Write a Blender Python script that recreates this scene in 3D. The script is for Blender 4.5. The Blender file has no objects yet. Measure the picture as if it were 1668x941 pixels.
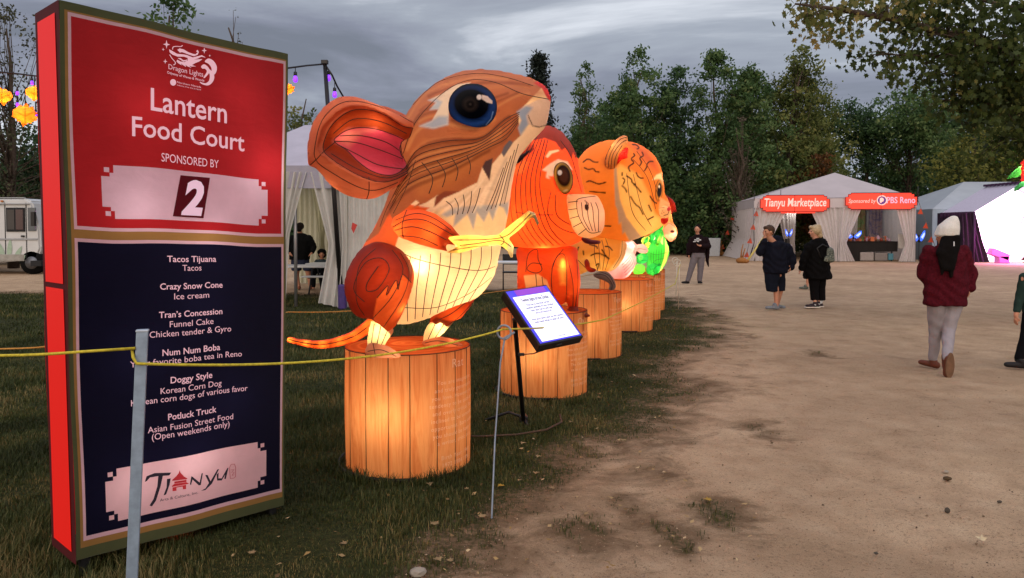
import bpy, bmesh, math, random
import numpy as np
from mathutils import Vector, Matrix, Quaternion
from mathutils.bvhtree import BVHTree
random.seed(7); RNG = np.random.default_rng(7)
SC = bpy.context.scene
COL = SC.collection
R = math.radians

# ------------------------------------------------------------------ camera
F = 1205.0; CX = 834.0; CY = 408.0; CAMZ = 1.6; PITCH = R(1.7)
cd = bpy.data.cameras.new('camera'); cam = bpy.data.objects.new('camera', cd); COL.objects.link(cam)
cd.sensor_width = 36.0; cd.lens = F / 1668 * 36; cd.shift_y = -(470.5 - CY) / 1668
cd.clip_start = 0.05; cd.clip_end = 2000
cam.location = (0, 0, CAMZ); cam.rotation_euler = (R(90) - PITCH, 0, 0)
SC.camera = cam
SC.render.resolution_x = 1024; SC.render.resolution_y = 578

# ------------------------------------------------------------------ world
W = bpy.data.worlds.new('World'); SC.world = W; W.use_nodes = True
nt = W.node_tree; nt.nodes.clear()
def N(t, **k):
    n = nt.nodes.new(t)
    for a, b in k.items(): setattr(n, a, b)
    return n
def math_node(op, a, b=None, c=None):
    n = N('ShaderNodeMath', operation=op)
    for i, v in enumerate((a, b, c)):
        if v is None: continue
        if isinstance(v, (int, float)): n.inputs[i].default_value = v
        else: nt.links.new(v, n.inputs[i])
    return n.outputs[0]
def maprange(v, a, b, c, d, smooth=True):
    n = N('ShaderNodeMapRange'); n.interpolation_type = 'SMOOTHSTEP' if smooth else 'LINEAR'
    nt.links.new(v, n.inputs[0])
    for i, x in enumerate((a, b, c, d)): n.inputs[i + 1].default_value = x
    return n.outputs[0]
SUN_EL = R(14); SUN_AZ = R(200)
out = N('ShaderNodeOutputWorld'); bg = N('ShaderNodeBackground')
tc = N('ShaderNodeTexCoord'); sep = N('ShaderNodeSeparateXYZ'); nt.links.new(tc.outputs['Generated'], sep.inputs[0])
X_, Y_, Z_ = sep.outputs
zz = math_node('ADD', math_node('MAXIMUM', Z_, 0.0), 0.16)
cmb = N('ShaderNodeCombineXYZ')
nt.links.new(math_node('DIVIDE', X_, zz), cmb.inputs[0]); nt.links.new(math_node('DIVIDE', Y_, zz), cmb.inputs[1])
mp = N('ShaderNodeMapping'); mp.inputs['Scale'].default_value = (0.62, 1.0, 1); mp.inputs['Location'].default_value = (3.1, 0.4, 0)
nt.links.new(cmb.outputs[0], mp.inputs[0])
n1 = N('ShaderNodeTexNoise'); n1.inputs['Scale'].default_value = 0.9; n1.inputs['Detail'].default_value = 8; n1.inputs['Roughness'].default_value = 0.56; n1.inputs['Distortion'].default_value = 0.4
nt.links.new(mp.outputs[0], n1.inputs['Vector'])
cr = N('ShaderNodeValToRGB'); nt.links.new(n1.outputs[0], cr.inputs[0])
e = cr.color_ramp.elements
e[0].position = 0.40; e[0].color = (0.215, 0.236, 0.295, 1)
e[1].position = 0.63; e[1].color = (0.80, 0.84, 0.92, 1)
for p, c in ((0.47, (0.285, 0.305, 0.39, 1)), (0.56, (0.43, 0.47, 0.55, 1))):
    q = e.new(p); q.color = c
# overcast luminance: raised overhead, with an unseen warm glow added behind, to brighten the ground
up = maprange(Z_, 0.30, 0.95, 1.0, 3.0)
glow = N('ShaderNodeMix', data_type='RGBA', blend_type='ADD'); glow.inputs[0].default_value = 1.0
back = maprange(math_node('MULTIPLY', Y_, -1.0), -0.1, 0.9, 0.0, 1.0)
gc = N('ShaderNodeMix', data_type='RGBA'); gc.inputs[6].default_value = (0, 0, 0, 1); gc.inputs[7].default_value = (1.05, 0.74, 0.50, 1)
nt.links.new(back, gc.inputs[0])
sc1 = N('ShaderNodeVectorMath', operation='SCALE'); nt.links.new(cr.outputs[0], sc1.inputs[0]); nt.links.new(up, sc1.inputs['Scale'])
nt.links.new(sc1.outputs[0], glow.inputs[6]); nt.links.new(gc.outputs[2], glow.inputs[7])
sky = N('ShaderNodeTexSky'); sky.sky_type = 'NISHITA'; sky.sun_disc = False; sky.sun_elevation = SUN_EL; sky.sun_rotation = SUN_AZ
sk = N('ShaderNodeVectorMath', operation='SCALE'); sk.inputs['Scale'].default_value = 0.05; nt.links.new(sky.outputs[0], sk.inputs[0])
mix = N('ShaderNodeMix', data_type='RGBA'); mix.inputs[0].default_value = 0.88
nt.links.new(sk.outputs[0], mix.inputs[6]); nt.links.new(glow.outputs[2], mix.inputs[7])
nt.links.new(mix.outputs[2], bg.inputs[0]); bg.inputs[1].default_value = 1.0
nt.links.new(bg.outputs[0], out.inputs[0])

# ------------------------------------------------------------------ soft dusk sun (through cloud, behind the viewer)
sl = bpy.data.lights.new('sun', 'SUN'); sl.energy = 0.5; sl.angle = R(25); sl.color = (1.0, 0.86, 0.72)
so = bpy.data.objects.new('sun', sl); COL.objects.link(so)
# sun direction: from azimuth behind the camera, a little to the left
sd = Vector((math.sin(SUN_AZ) * math.cos(SUN_EL), math.cos(SUN_AZ) * math.cos(SUN_EL), math.sin(SUN_EL)))
so.rotation_euler = (-sd).to_track_quat('-Z', 'Y').to_euler()

vs = SC.view_settings; vs.view_transform = 'Standard'; vs.look = 'None'; vs.exposure = 0.0; vs.gamma = 1.0; vs.use_curve_mapping = False
SC.render.engine = 'CYCLES'
cy = SC.cycles; cy.use_denoising = True; cy.max_bounces = 6; cy.diffuse_bounces = 3; cy.glossy_bounces = 2; cy.transmission_bounces = 4; cy.transparent_max_bounces = 6
cy.sample_clamp_indirect = 4.0; cy.caustics_reflective = False; cy.caustics_refractive = False
try: cy.denoiser = 'OPENIMAGEDENOISE'
except Exception: pass

# ------------------------------------------------------------------ pixel helpers
cp, sp_ = math.cos(PITCH), math.sin(PITCH)
def ray(px, py):
    cx, cy_ = (px - CX) / F, -(py - CY) / F
    return Vector((cx, cp + cy_ * sp_, -sp_ + cy_ * cp))
def P(px, py, D):
    d = ray(px, py); k = D / d.y
    return Vector((d.x * k, D, CAMZ + d.z * k))
def G(px, py, z=0.0):
    d = ray(px, py); k = (z - CAMZ) / d.z
    return Vector((d.x * k, d.y * k, z))
def zoomer(x0, y0, s):
    return lambda pts: [(x0 + x / s, y0 + y / s) for x, y in pts]

# ------------------------------------------------------------------ things, parts, tags
def tag(o, label=None, cat=None, group=None, kind=None):
    if label: o['label'] = label
    if cat: o['category'] = cat
    if group: o['group'] = group
    if kind: o['kind'] = kind
    return o
def empty(name, loc, label, cat, group=None):
    o = bpy.data.objects.new(name, None); COL.objects.link(o); o.location = loc; o.empty_display_size = 0.2
    return tag(o, label, cat, group)
def root_loc(o):
    v = Vector((0, 0, 0))
    while o is not None:
        v = v + Vector(o.location); o = o.parent
    return v
def link_mesh(name, me, mats, parent=None, smooth=False):
    o = bpy.data.objects.new(name, me); COL.objects.link(o)
    if not isinstance(mats, (list, tuple)): mats = [mats]
    if len(me.materials) == 0:
        for m in mats: me.materials.append(m)
    if smooth: me.polygons.foreach_set('use_smooth', [True] * len(me.polygons))
    if parent is not None: o.parent = parent
    return o
def copy_tree(o, parent=None):
    c = o.copy(); COL.objects.link(c)
    if parent is not None: c.parent = parent
    for ch in list(o.children): copy_tree(ch, c)
    return c
def move_label(o, loc, rz=None, label=None):
    o.location = loc
    if rz is not None: o.rotation_euler = (0, 0, rz)
    if label: o['label'] = label
    return o
def point_light(p, watts, color=(1, 0.7, 0.4), r=0.06, parent=None, name='bulb_light'):
    l = bpy.data.lights.new(name, 'POINT'); l.energy = watts; l.color = color; l.shadow_soft_size = r
    o = bpy.data.objects.new(name, l); COL.objects.link(o)
    o.location = Vector(p) - (root_loc(parent) if parent else Vector((0, 0, 0)))
    if parent: o.parent = parent
    return o

class MB:
    def __init__(s): s.v = []; s.f = []; s.m = []; s.sm = []
    def add(s, verts, faces, mi=0, smooth=False):
        b = len(s.v); s.v += [tuple(v) for v in verts]
        for f in faces: s.f.append(tuple(b + i for i in f)); s.m.append(mi); s.sm.append(smooth)
        return s
    def box(s, c, d, rz=0, mi=0, rot=None, taper=1.0):
        c = Vector(c); hx, hy, hz = d[0] / 2, d[1] / 2, d[2] / 2
        vs = []
        for z, t in ((-hz, 1), (hz, taper)):
            for x, y in ((-hx, -hy), (hx, -hy), (hx, hy), (-hx, hy)): vs.append(Vector((x * t, y * t, z)))
        M = rot if rot is not None else Matrix.Rotation(rz, 3, 'Z')
        return s.add([M @ v + c for v in vs], [(3, 2, 1, 0), (4, 5, 6, 7), (0, 1, 5, 4), (1, 2, 6, 5), (2, 3, 7, 6), (3, 0, 4, 7)], mi)
    def rbox(s, c, d, b=0.02, rz=0, mi=0, rot=None):
        bm = bmesh.new(); bmesh.ops.create_cube(bm, size=1)
        bmesh.ops.scale(bm, vec=d, verts=bm.verts)
        bmesh.ops.bevel(bm, geom=list(bm.edges), offset=b, segments=2, affect='EDGES', profile=0.5)
        M = rot if rot is not None else Matrix.Rotation(rz, 3, 'Z'); c = Vector(c)
        bm.verts.index_update()
        s.add([M @ v.co + c for v in bm.verts], [[v.index for v in f.verts] for f in bm.faces], mi, False); bm.free()
        return s
    def tube(s, pts, r, n=6, mi=0, closed=False, cap=True, smooth=True):
        pts = [Vector(p) for p in pts]; k = len(pts)
        if k < 2: return s
        rs = r if isinstance(r, (list, tuple)) else [r] * k
        vs = []; prev = None
        for i, p in enumerate(pts):
            a = pts[(i - 1) % k] if (i > 0 or closed) else p
            b = pts[(i + 1) % k] if (i < k - 1 or closed) else p
            t = (b - a)
            if t.length < 1e-9: t = Vector((0, 0, 1))
            t.normalize()
            if prev is None:
                up = Vector((0, 0, 1)) if abs(t.z) < 0.9 else Vector((1, 0, 0))
                x = up.cross(t).normalized()
            else:
                x = prev - t * prev.dot(t)
                x = x.normalized() if x.length > 1e-6 else t.orthogonal().normalized()
            prev = x; y = t.cross(x)
            for j in range(n):
                a_ = 2 * math.pi * j / n
                vs.append(p + (x * math.cos(a_) + y * math.sin(a_)) * rs[i])
        fs = []
        for i in range(k if closed else k - 1):
            i2 = (i + 1) % k
            for j in range(n):
                fs.append((i * n + j, i * n + (j + 1) % n, i2 * n + (j + 1) % n, i2 * n + j))
        if cap and not closed:
            fs.append(tuple(range(n - 1, -1, -1))); fs.append(tuple((k - 1) * n + j for j in range(n)))
        return s.add(vs, fs, mi, smooth)
    def sphere(s, c, r, seg=12, rings=8, mi=0, rot=None, smooth=True):
        rr = r if isinstance(r, (tuple, list)) else (r, r, r); c = Vector(c)
        vs = []; fs = []
        for i in range(rings + 1):
            th = math.pi * i / rings
            for j in range(seg):
                ph = 2 * math.pi * j / seg
                v = Vector((rr[0] * math.sin(th) * math.cos(ph), rr[1] * math.sin(th) * math.sin(ph), rr[2] * math.cos(th)))
                if rot is not None: v = rot @ v
                vs.append(v + c)
        for i in range(rings):
            for j in range(seg):
                a, b = i * seg + j, i * seg + (j + 1) % seg
                fs.append((a, a + seg, b + seg, b))
        return s.add(vs, fs, mi, smooth)
    def lathe(s, c, prof, n=24, mi=0, smooth=True):
        c = Vector(c); vs = []; fs = []
        for r, z in prof:
            for j in range(n):
                a = 2 * math.pi * j / n
                vs.append(c + Vector((r * math.cos(a), r * math.sin(a), z)))
        for i in range(len(prof) - 1):
            for j in range(n):
                fs.append((i * n + j, i * n + (j + 1) % n, (i + 1) * n + (j + 1) % n, (i + 1) * n + j))
        return s.add(vs, fs, mi, smooth)
    def prism(s, pts3, off, mi=0):
        """closed polygon of 3D points extruded along off"""
        n = len(pts3); a = [Vector(p) for p in pts3]; b = [p + Vector(off) for p in a]
        fs = [tuple(range(n - 1, -1, -1)), tuple(range(n, 2 * n))]
        for i in range(n): fs.append((i, (i + 1) % n, n + (i + 1) % n, n + i))
        return s.add(a + b, fs, mi)
    def grid(s, fn, nu, nv, mi=0, smooth=True):
        vs = [fn(i / nu, j / nv) for j in range(nv + 1) for i in range(nu + 1)]
        fs = [(j * (nu + 1) + i, j * (nu + 1) + i + 1, (j + 1) * (nu + 1) + i + 1, (j + 1) * (nu + 1) + i) for j in range(nv) for i in range(nu)]
        return s.add(vs, fs, mi, smooth)
    def build(s, name, mats, parent=None, recalc=True):
        me = bpy.data.meshes.new(name)
        off = root_loc(parent) if parent is not None else Vector((0, 0, 0))
        me.from_pydata([(v[0] - off.x, v[1] - off.y, v[2] - off.z) for v in s.v], [], s.f)
        me.polygons.foreach_set('material_index', s.m); me.polygons.foreach_set('use_smooth', s.sm)
        if recalc and len(s.f) < 20000:
            bm = bmesh.new(); bm.from_mesh(me); bmesh.ops.recalc_face_normals(bm, faces=bm.faces); bm.to_mesh(me); bm.free()
        return link_mesh(name, me, mats, parent)

def dg_mesh(o):
    dg = bpy.context.evaluated_depsgraph_get(); dg.update()
    me = bpy.data.meshes.new_from_object(o.evaluated_get(dg)); return me
def remeshed(me, voxel, smooth=4):
    """voxel-remesh a closed mesh into one continuous skin"""
    o = bpy.data.objects.new('tmp', me); COL.objects.link(o)
    m = o.modifiers.new('r', 'REMESH'); m.mode = 'VOXEL'; m.voxel_size = voxel; m.use_smooth_shade = True
    if smooth:
        m2 = o.modifiers.new('s', 'SMOOTH'); m2.factor = 0.5; m2.iterations = smooth
    me2 = dg_mesh(o)
    bpy.data.objects.remove(o); bpy.data.meshes.remove(me)
    return me2

# ------------------------------------------------------------------ materials
def lin(c):
    if isinstance(c, str):
        c = c.lstrip('#'); c = tuple(int(c[i:i + 2], 16) for i in (0, 2, 4))
    c = [x / 255 for x in c[:3]]
    return tuple(x / 12.92 if x <= 0.04045 else ((x + 0.055) / 1.055) ** 2.4 for x in c)
MATS = {}
class NT:
    def __init__(s, name):
        s.m = bpy.data.materials.new(name); s.m.use_nodes = True; s.t = s.m.node_tree; s.t.nodes.clear()
        s.o = s.t.nodes.new('ShaderNodeOutputMaterial')
    def n(s, t, ins=None, **k):
        n = s.t.nodes.new(t)
        for a, b in k.items(): setattr(n, a, b)
        for a, b in (ins or {}).items(): s.set(n.inputs[a], b)
        return n
    def set(s, inp, v):
        if isinstance(v, bpy.types.NodeSocket): s.t.links.new(v, inp)
        else: inp.default_value = v
    def math(s, op, a, b=0.0):
        n = s.n('ShaderNodeMath', operation=op); s.set(n.inputs[0], a); s.set(n.inputs[1], b); return n.outputs[0]
    def mix(s, f, a, b, blend='MIX'):
        n = s.n('ShaderNodeMix', data_type='RGBA', blend_type=blend); s.set(n.inputs[0], f); s.set(n.inputs[6], a); s.set(n.inputs[7], b); return n.outputs[2]
    def ramp(s, f, stops):
        n = s.n('ShaderNodeValToRGB'); s.set(n.inputs[0], f); el = n.color_ramp.elements
        while len(el) < len(stops): el.new(0.5)
        for q, (p, c) in zip(el, stops):
            q.position = p; q.color = (c, c, c, 1) if isinstance(c, (int, float)) else tuple(c[:3]) + (1,)
        return n.outputs[0]
    def noise(s, scale, detail=4, rough=0.5, vec=None, dist=0.0):
        n = s.n('ShaderNodeTexNoise', {'Scale': scale, 'Detail': detail, 'Roughness': rough, 'Distortion': dist})
        if vec is not None: s.set(n.inputs['Vector'], vec)
        return n.outputs[0]
    def obj(s): return s.n('ShaderNodeTexCoord').outputs['Object']
    def bump(s, h, dist=0.01, strength=0.5): return s.n('ShaderNodeBump', {'Height': h, 'Distance': dist, 'Strength': strength}).outputs[0]
    def done(s, shader): s.t.links.new(shader, s.o.inputs[0]); return s.m
def mat(name, col, rough=0.7, metal=0.0, var=0.12, scale=14, bump=0.0, bscale=120, spec=0.3, sheen=0.0):
    """painted / woven / plastic surface with slight procedural variation"""
    if name in MATS: return MATS[name]
    if rough >= 0.85: spec = min(spec, 0.08)
    t = NT(name); c = lin(col)
    nz = t.noise(scale, 5, 0.6, t.obj())
    colr = t.mix(t.ramp(nz, ((0.3, 0.0), (0.7, 1.0))), tuple(x * (1 - var) for x in c) + (1,), tuple(min(1, x * (1 + var)) for x in c) + (1,))
    ins = {'Base Color': colr, 'Roughness': rough, 'Metallic': metal, 'Specular IOR Level': spec}
    b = t.n('ShaderNodeBsdfPrincipled', ins)
    if sheen: b.inputs['Sheen Weight'].default_value = sheen
    if bump:
        t.set(b.inputs['Normal'], t.bump(t.noise(bscale, 3, 0.6, t.obj()), 0.01, bump))
    MATS[name] = t.done(b.outputs[0]); return MATS[name]
def emit(name, col, strength=1.0, base=None):
    if name in MATS: return MATS[name]
    t = NT(name); c = lin(col) + (1,)
    b = t.n('ShaderNodeBsdfPrincipled', {'Base Color': c, 'Roughness': 0.5, 'Emission Color': c, 'Emission Strength': strength})
    MATS[name] = t.done(b.outputs[0]); return MATS[name]
def cloth_glow(name, col=None, trans=0.75, attr='col', extra=None, weave=900):
    """lantern silk: translucent fabric lit by the bulbs inside it"""
    if name in MATS: return MATS[name]
    t = NT(name)
    if attr and col is None:
        c = t.n('ShaderNodeAttribute', attribute_name=attr).outputs['Color']
    else: c = lin(col) + (1,)
    nz = t.noise(9, 4, 0.6, t.obj())
    c = t.mix(0.16, c, t.ramp(nz, ((0.35, 0.45), (0.7, 1.0))), 'MULTIPLY')
    mpn = t.n('ShaderNodeMapping', {'Scale': (1, 1, 2.2)}); t.set(mpn.inputs[0], t.obj())
    bp_ = t.bump(t.noise(7, 4, 0.55, mpn.outputs[0], 0.6), 0.05, 0.35 if attr else 0.10)
    d = t.n('ShaderNodeBsdfDiffuse', {'Color': c, 'Normal': bp_}); tr = t.n('ShaderNodeBsdfTranslucent', {'Color': c, 'Normal': bp_})
    m = t.n('ShaderNodeMixShader', {0: trans}); t.t.links.new(d.outputs[0], m.inputs[1]); t.t.links.new(tr.outputs[0], m.inputs[2])
    g = t.n('ShaderNodeBsdfGlossy', {'Color': (1, 1, 1, 1), 'Roughness': 0.45})
    lw = t.n('ShaderNodeLayerWeight', {'Blend': 0.25})
    m2 = t.n('ShaderNodeMixShader', {0: t.math('MULTIPLY', lw.outputs['Facing'], 0.10)})
    t.t.links.new(m.outputs[0], m2.inputs[1]); t.t.links.new(g.outputs[0], m2.inputs[2])
    MATS[name] = t.done(m2.outputs[0]); return MATS[name]

# ------------------------------------------------------------------ text
def text_mesh(body, size, align='CENTER', spacing=1.0, line=1.0, bold=0.0, shear=0.0):
    cu = bpy.data.curves.new('t', 'FONT'); cu.body = body; cu.size = size; cu.align_x = align
    cu.space_character = spacing; cu.space_line = line; cu.offset = bold; cu.shear = shear
    cu.resolution_u = 3
    o = bpy.data.objects.new('t', cu); COL.objects.link(o)
    me = dg_mesh(o)
    v = [tuple(x.co) for x in me.vertices]; f = [tuple(p.vertices) for p in me.polygons]
    bpy.data.objects.remove(o); bpy.data.curves.remove(cu); bpy.data.meshes.remove(me)
    return v, f
def put_text(mb, body, fn, width=None, height=None, mi=0, **k):
    """text mapped through fn(x, y) -> 3D point; width fixes the line length, height the cap height"""
    v, f = text_mesh(body, 1.0, **k)
    if not v: return
    xs = [p[0] for p in v]; w = max(xs) - min(xs)
    sx = width / w if width else (height / 0.72 if height else 1)
    sy = height / 0.72 if height else sx
    mb.add([fn(p[0] * sx, p[1] * sy) for p in v], f, mi)
# ------------------------------------------------------------------ lantern figures: silk stretched over an inflated wire outline
def smooth_poly(pts, k=4, closed=True):
    pts = [np.array(p, float) for p in pts]; n = len(pts); out = []
    rng = range(n) if closed else range(n - 1)
    for i in rng:
        p0 = pts[(i - 1) % n] if (closed or i > 0) else pts[i]
        p1 = pts[i]; p2 = pts[(i + 1) % n]
        p3 = pts[(i + 2) % n] if (closed or i + 2 < n) else p2
        for j in range(k):
            t = j / k
            out.append(0.5 * ((2 * p1) + (-p0 + p2) * t + (2 * p0 - 5 * p1 + 4 * p2 - p3) * t * t + (-p0 + 3 * p1 - 3 * p2 + p3) * t ** 3))
    if not closed: out.append(pts[-1])
    return [tuple(p) for p in out]
def inside(px, py, poly):
    r = np.zeros(px.shape, bool); n = len(poly)
    for i in range(n):
        x1, y1 = poly[i]; x2, y2 = poly[(i + 1) % n]
        if y1 == y2: continue
        c = ((y1 > py) != (y2 > py)) & (px < (x2 - x1) * (py - y1) / (y2 - y1) + x1)
        r ^= c
    return r
def near_poly(px, py, poly, closed=True):
    bd = np.full(px.shape, 1e18); bx = px.copy(); by = py.copy(); n = len(poly)
    for i in range(n if closed else n - 1):
        x1, y1 = poly[i]; x2, y2 = poly[(i + 1) % n]
        dx, dy = x2 - x1, y2 - y1; L = dx * dx + dy * dy
        t = np.clip(((px - x1) * dx + (py - y1) * dy) / (L if L > 0 else 1), 0, 1)
        qx = x1 + t * dx; qy = y1 + t * dy; d = (px - qx) ** 2 + (py - qy) ** 2
        m = d < bd; bd[m] = d[m]; bx[m] = qx[m]; by[m] = qy[m]
    return np.sqrt(bd), bx, by
def poisson(mask):
    phi = np.zeros(mask.shape); n = max(mask.shape); w = 2 / (1 + math.sin(math.pi / n))
    ii, jj = np.indices(mask.shape)
    ms = [mask & ((ii + jj) % 2 == k) for k in (0, 1)]
    for it in range(int(1.6 * n)):
        for m in ms:
            s = np.zeros_like(phi); s[1:-1, 1:-1] = phi[2:, 1:-1] + phi[:-2, 1:-1] + phi[1:-1, 2:] + phi[1:-1, :-2]
            phi[m] += w * ((s[m] + 1) / 4 - phi[m])
    return phi / max(phi.max(), 1e-9)
def inflate(poly, T, h, dents=(), back=1.0, power=0.5):
    a = np.array(poly); x0, z0 = a.min(0) - 2.5 * h; x1, z1 = a.max(0) + 2.5 * h
    nx = int((x1 - x0) / h) + 1; nz = int((z1 - z0) / h) + 1
    gx, gz = np.meshgrid(x0 + np.arange(nx) * h, z0 + np.arange(nz) * h, indexing='ij')
    m = inside(gx, gz, poly)
    t = T * poisson(m) ** power; tf = t.copy()
    for dp, amt in dents:
        md = inside(gx, gz, dp) & m
        if md.any(): tf -= amt * np.sqrt(poisson(md))
    _, qx, qz = near_poly(gx, gz, poly)
    X = np.where(m, gx, qx); Z = np.where(m, gz, qz)
    use = np.zeros((nx - 1, nz - 1), bool)
    for di in (0, 1):
        for dj in (0, 1): use |= m[di:nx - 1 + di, dj:nz - 1 + dj]
    idf = {}; idb = {}; vs = []; fs = []
    def vid(i, j, front):
        if not m[i, j]: front = True
        d = idf if front else idb
        if (i, j) not in d:
            d[(i, j)] = len(vs)
            vs.append((X[i, j], (-tf[i, j] if front else t[i, j] * back) if m[i, j] else 0.0, Z[i, j]))
        return d[(i, j)]
    for i, j in zip(*np.nonzero(use)):
        c = [(i, j), (i + 1, j), (i + 1, j + 1), (i, j + 1)]
        f = [vid(p, q, True) for p, q in c]; b = [vid(p, q, False) for p, q in c]
        fs.append(tuple(f)); fs.append(tuple(reversed(b)))
    me = bpy.data.meshes.new('inf'); me.from_pydata(vs, [], fs); return me
def project(co):
    """world points -> photo pixels"""
    x, y, z = co[:, 0], co[:, 1], co[:, 2] - CAMZ
    dep = y * cp - z * sp_; upv = y * sp_ + z * cp
    return CX + F * x / dep, CY - F * upv / dep
def paint(px, py, base, layers):
    col = np.tile(np.array(lin(base)), (len(px), 1))
    for L in layers:
        kind = L[0]; soft = 1.0
        if kind == 'poly':
            poly = L[1]; d, _, _ = near_poly(px, py, poly); d = np.where(inside(px, py, poly), -d, d); c = L[2]
            if len(L) > 3: soft = L[3]
            a = np.clip(0.5 - d / soft, 0, 1)
        elif kind == 'ell':
            cx_, cy_, rx, ry, rot, c = L[1:7]
            if len(L) > 7: soft = L[7]
            dx, dy = px - cx_, py - cy_; cr_, sr = math.cos(R(rot)), math.sin(R(rot))
            u = (dx * cr_ + dy * sr) / rx; v = (-dx * sr + dy * cr_) / ry
            a = np.clip(0.5 - (np.sqrt(u * u + v * v) - 1) * min(rx, ry) / soft, 0, 1)
        elif kind == 'line':
            d, _, _ = near_poly(px, py, L[1], False); c = L[3]
            a = np.clip(0.5 - (d - L[2] / 2) / (L[4] if len(L) > 4 else 1.0), 0, 1) * (L[5] if len(L) > 5 else 1.0)
        col = col * (1 - a[:, None]) + np.array(lin(c)) * a[:, None]
    return col
def lerp_lines(A, B, n, k=8):
    """n lines between two curves (excluding the curves)"""
    A = np.array(smooth_poly(A, k, False)); B = np.array(smooth_poly(B, k, False))
    def res(C, m=26):
        s = np.r_[0, np.cumsum(np.hypot(*np.diff(C, axis=0).T))]; t = np.linspace(0, s[-1], m)
        return np.c_[np.interp(t, s, C[:, 0]), np.interp(t, s, C[:, 1])]
    A, B = res(A), res(B)
    return [[tuple(p) for p in A * (1 - i / (n + 1)) + B * (i / (n + 1))] for i in range(1, n + 1)]
WIRE = mat('lantern_wire', '#3a1c10', 0.6)
def silk_part(name, root, D, outline, T, base, layers=(), wires=(), voxel=0.009, dents=(), back=1.0, h=None, sm=3,
              smooth_outline=True, wr=0.0030, mirror=True, mname='lantern_silk', power=0.5, wire_mat=None, ribs=0.004):
    """one lantern panel group: outline traced in the plane at distance D, inflated, remeshed, painted, wired"""
    pl = smooth_poly(outline) if smooth_outline else outline
    toxz = lambda pp: [(P(x, y, D).x, P(x, y, D).z) for x, y in pp]
    me = inflate(toxz(pl), T, h or voxel * 1.6, [(toxz(smooth_poly(d)), a) for d, a in dents], back, power)
    me = remeshed(me, voxel, sm)
    n = len(me.vertices); co = np.empty(n * 3); me.vertices.foreach_get('co', co); co = co.reshape(-1, 3)
    co[:, 1] += D
    ref = co.copy(); bk = ref[:, 1] > D; ref[bk, 1] = 2 * D - ref[bk, 1]
    px, py = project(ref)
    col = paint(px, py, base, layers)
    off = root_loc(root)
    # wires laid on the surface
    mb = MB()
    if wires:
        me.vertices.foreach_set('co', co.ravel())
        bvh = BVHTree.FromPolygons([tuple(c) for c in co], [tuple(p.vertices) for p in me.polygons])
        o = Vector((0, 0, CAMZ))
        for w in wires:
            pts = []; runs = [pts]
            for x, y in smooth_poly(w, 5, False) if len(w) < 24 else w:
                hit = bvh.ray_cast(o, ray(x, y).normalized())
                if hit[0] is None or (pts and (hit[0] - pts[-1]).length > 0.12):
                    pts = []; runs.append(pts)
                    if hit[0] is None: continue
                pts.append(hit[0])
            for r_ in runs:
                if len(r_) > 1:
                    mb.tube(r_, wr, 5)
                    if mirror: mb.tube([Vector((p.x, 2 * D - p.y, p.z)) for p in r_], wr, 5)
    if ribs and wires:   # silk sags between the wires, so the ribs stand out
        no = np.empty(n * 3); me.vertices.foreach_get('normal', no); no = no.reshape(-1, 3)
        dm = np.full(n, 1e9)
        for w in wires:
            ww = smooth_poly(w, 2, False) if len(w) < 14 else w[::2] + [w[-1]]
            d_, _, _ = near_poly(px, py, ww, False); dm = np.minimum(dm, d_)
        dmet = dm / F * D
        co = co - no * (ribs * (1 - np.exp(-(dmet / 0.022) ** 1.5)))[:, None]
    fl = [tuple(p.vertices) for p in me.polygons]; bpy.data.meshes.remove(me)
    allv = [tuple(c) for c in co] + mb.v
    me = bpy.data.meshes.new(name)
    me.from_pydata([(v[0] - off.x, v[1] - off.y, v[2] - off.z) for v in allv], [], fl + [tuple(i + n for i in f) for f in mb.f])
    at = me.color_attributes.new('col', 'FLOAT_COLOR', 'POINT')
    full = np.ones((len(allv), 4)); full[:n, :3] = col; full[n:, :3] = 0.01
    at.data.foreach_set('color', full.ravel())
    me.polygons.foreach_set('material_index', [0] * len(fl) + [1] * len(mb.f))
    return link_mesh(name, me, [cloth_glow(mname), wire_mat or WIRE], root, True)

BULB = (1.0, 0.80, 0.52)
KW = 1.0
_pl = point_light
def point_light(p, watts, *a, **k): return _pl(p, watts * KW, *a, **k)
def plain_part(name, root, mb, mats): return mb.build(name, mats, root)

# ------------------------------------------------------------------ stump plinths (drums painted as sawn logs)
def wood_silk():
    if 'wood_silk' in MATS: return MATS['wood_silk']
    t = NT('wood_silk'); ob = t.obj()
    m = t.n('ShaderNodeMapping', {'Scale': (7, 7, 0.55)}); t.set(m.inputs[0], ob)
    nz = t.noise(2.2, 6, 0.62, m.outputs[0], 0.9)
    m2 = t.n('ShaderNodeMapping', {'Scale': (28, 28, 1.2)}); t.set(m2.inputs[0], ob)
    fine = t.noise(2.0, 3, 0.6, m2.outputs[0], 0.4)
    c = t.ramp(nz, ((0.30, lin('#c4703e')), (0.44, lin('#dc8e56')), (0.56, lin('#e8a46a')), (0.72, lin('#d07e4a'))))
    c = t.mix(0.14, c, t.ramp(fine, ((0.35, 0.62), (0.62, 1.0))), 'MULTIPLY')
    d = t.n('ShaderNodeBsdfDiffuse', {'Color': c}); tr = t.n('ShaderNodeBsdfTranslucent', {'Color': c})
    s = t.n('ShaderNodeMixShader', {0: 0.7}); t.t.links.new(d.outputs[0], s.inputs[1]); t.t.links.new(tr.outputs[0], s.inputs[2])
    MATS['wood_silk'] = t.done(s.outputs[0]); return MATS['wood_silk']
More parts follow.
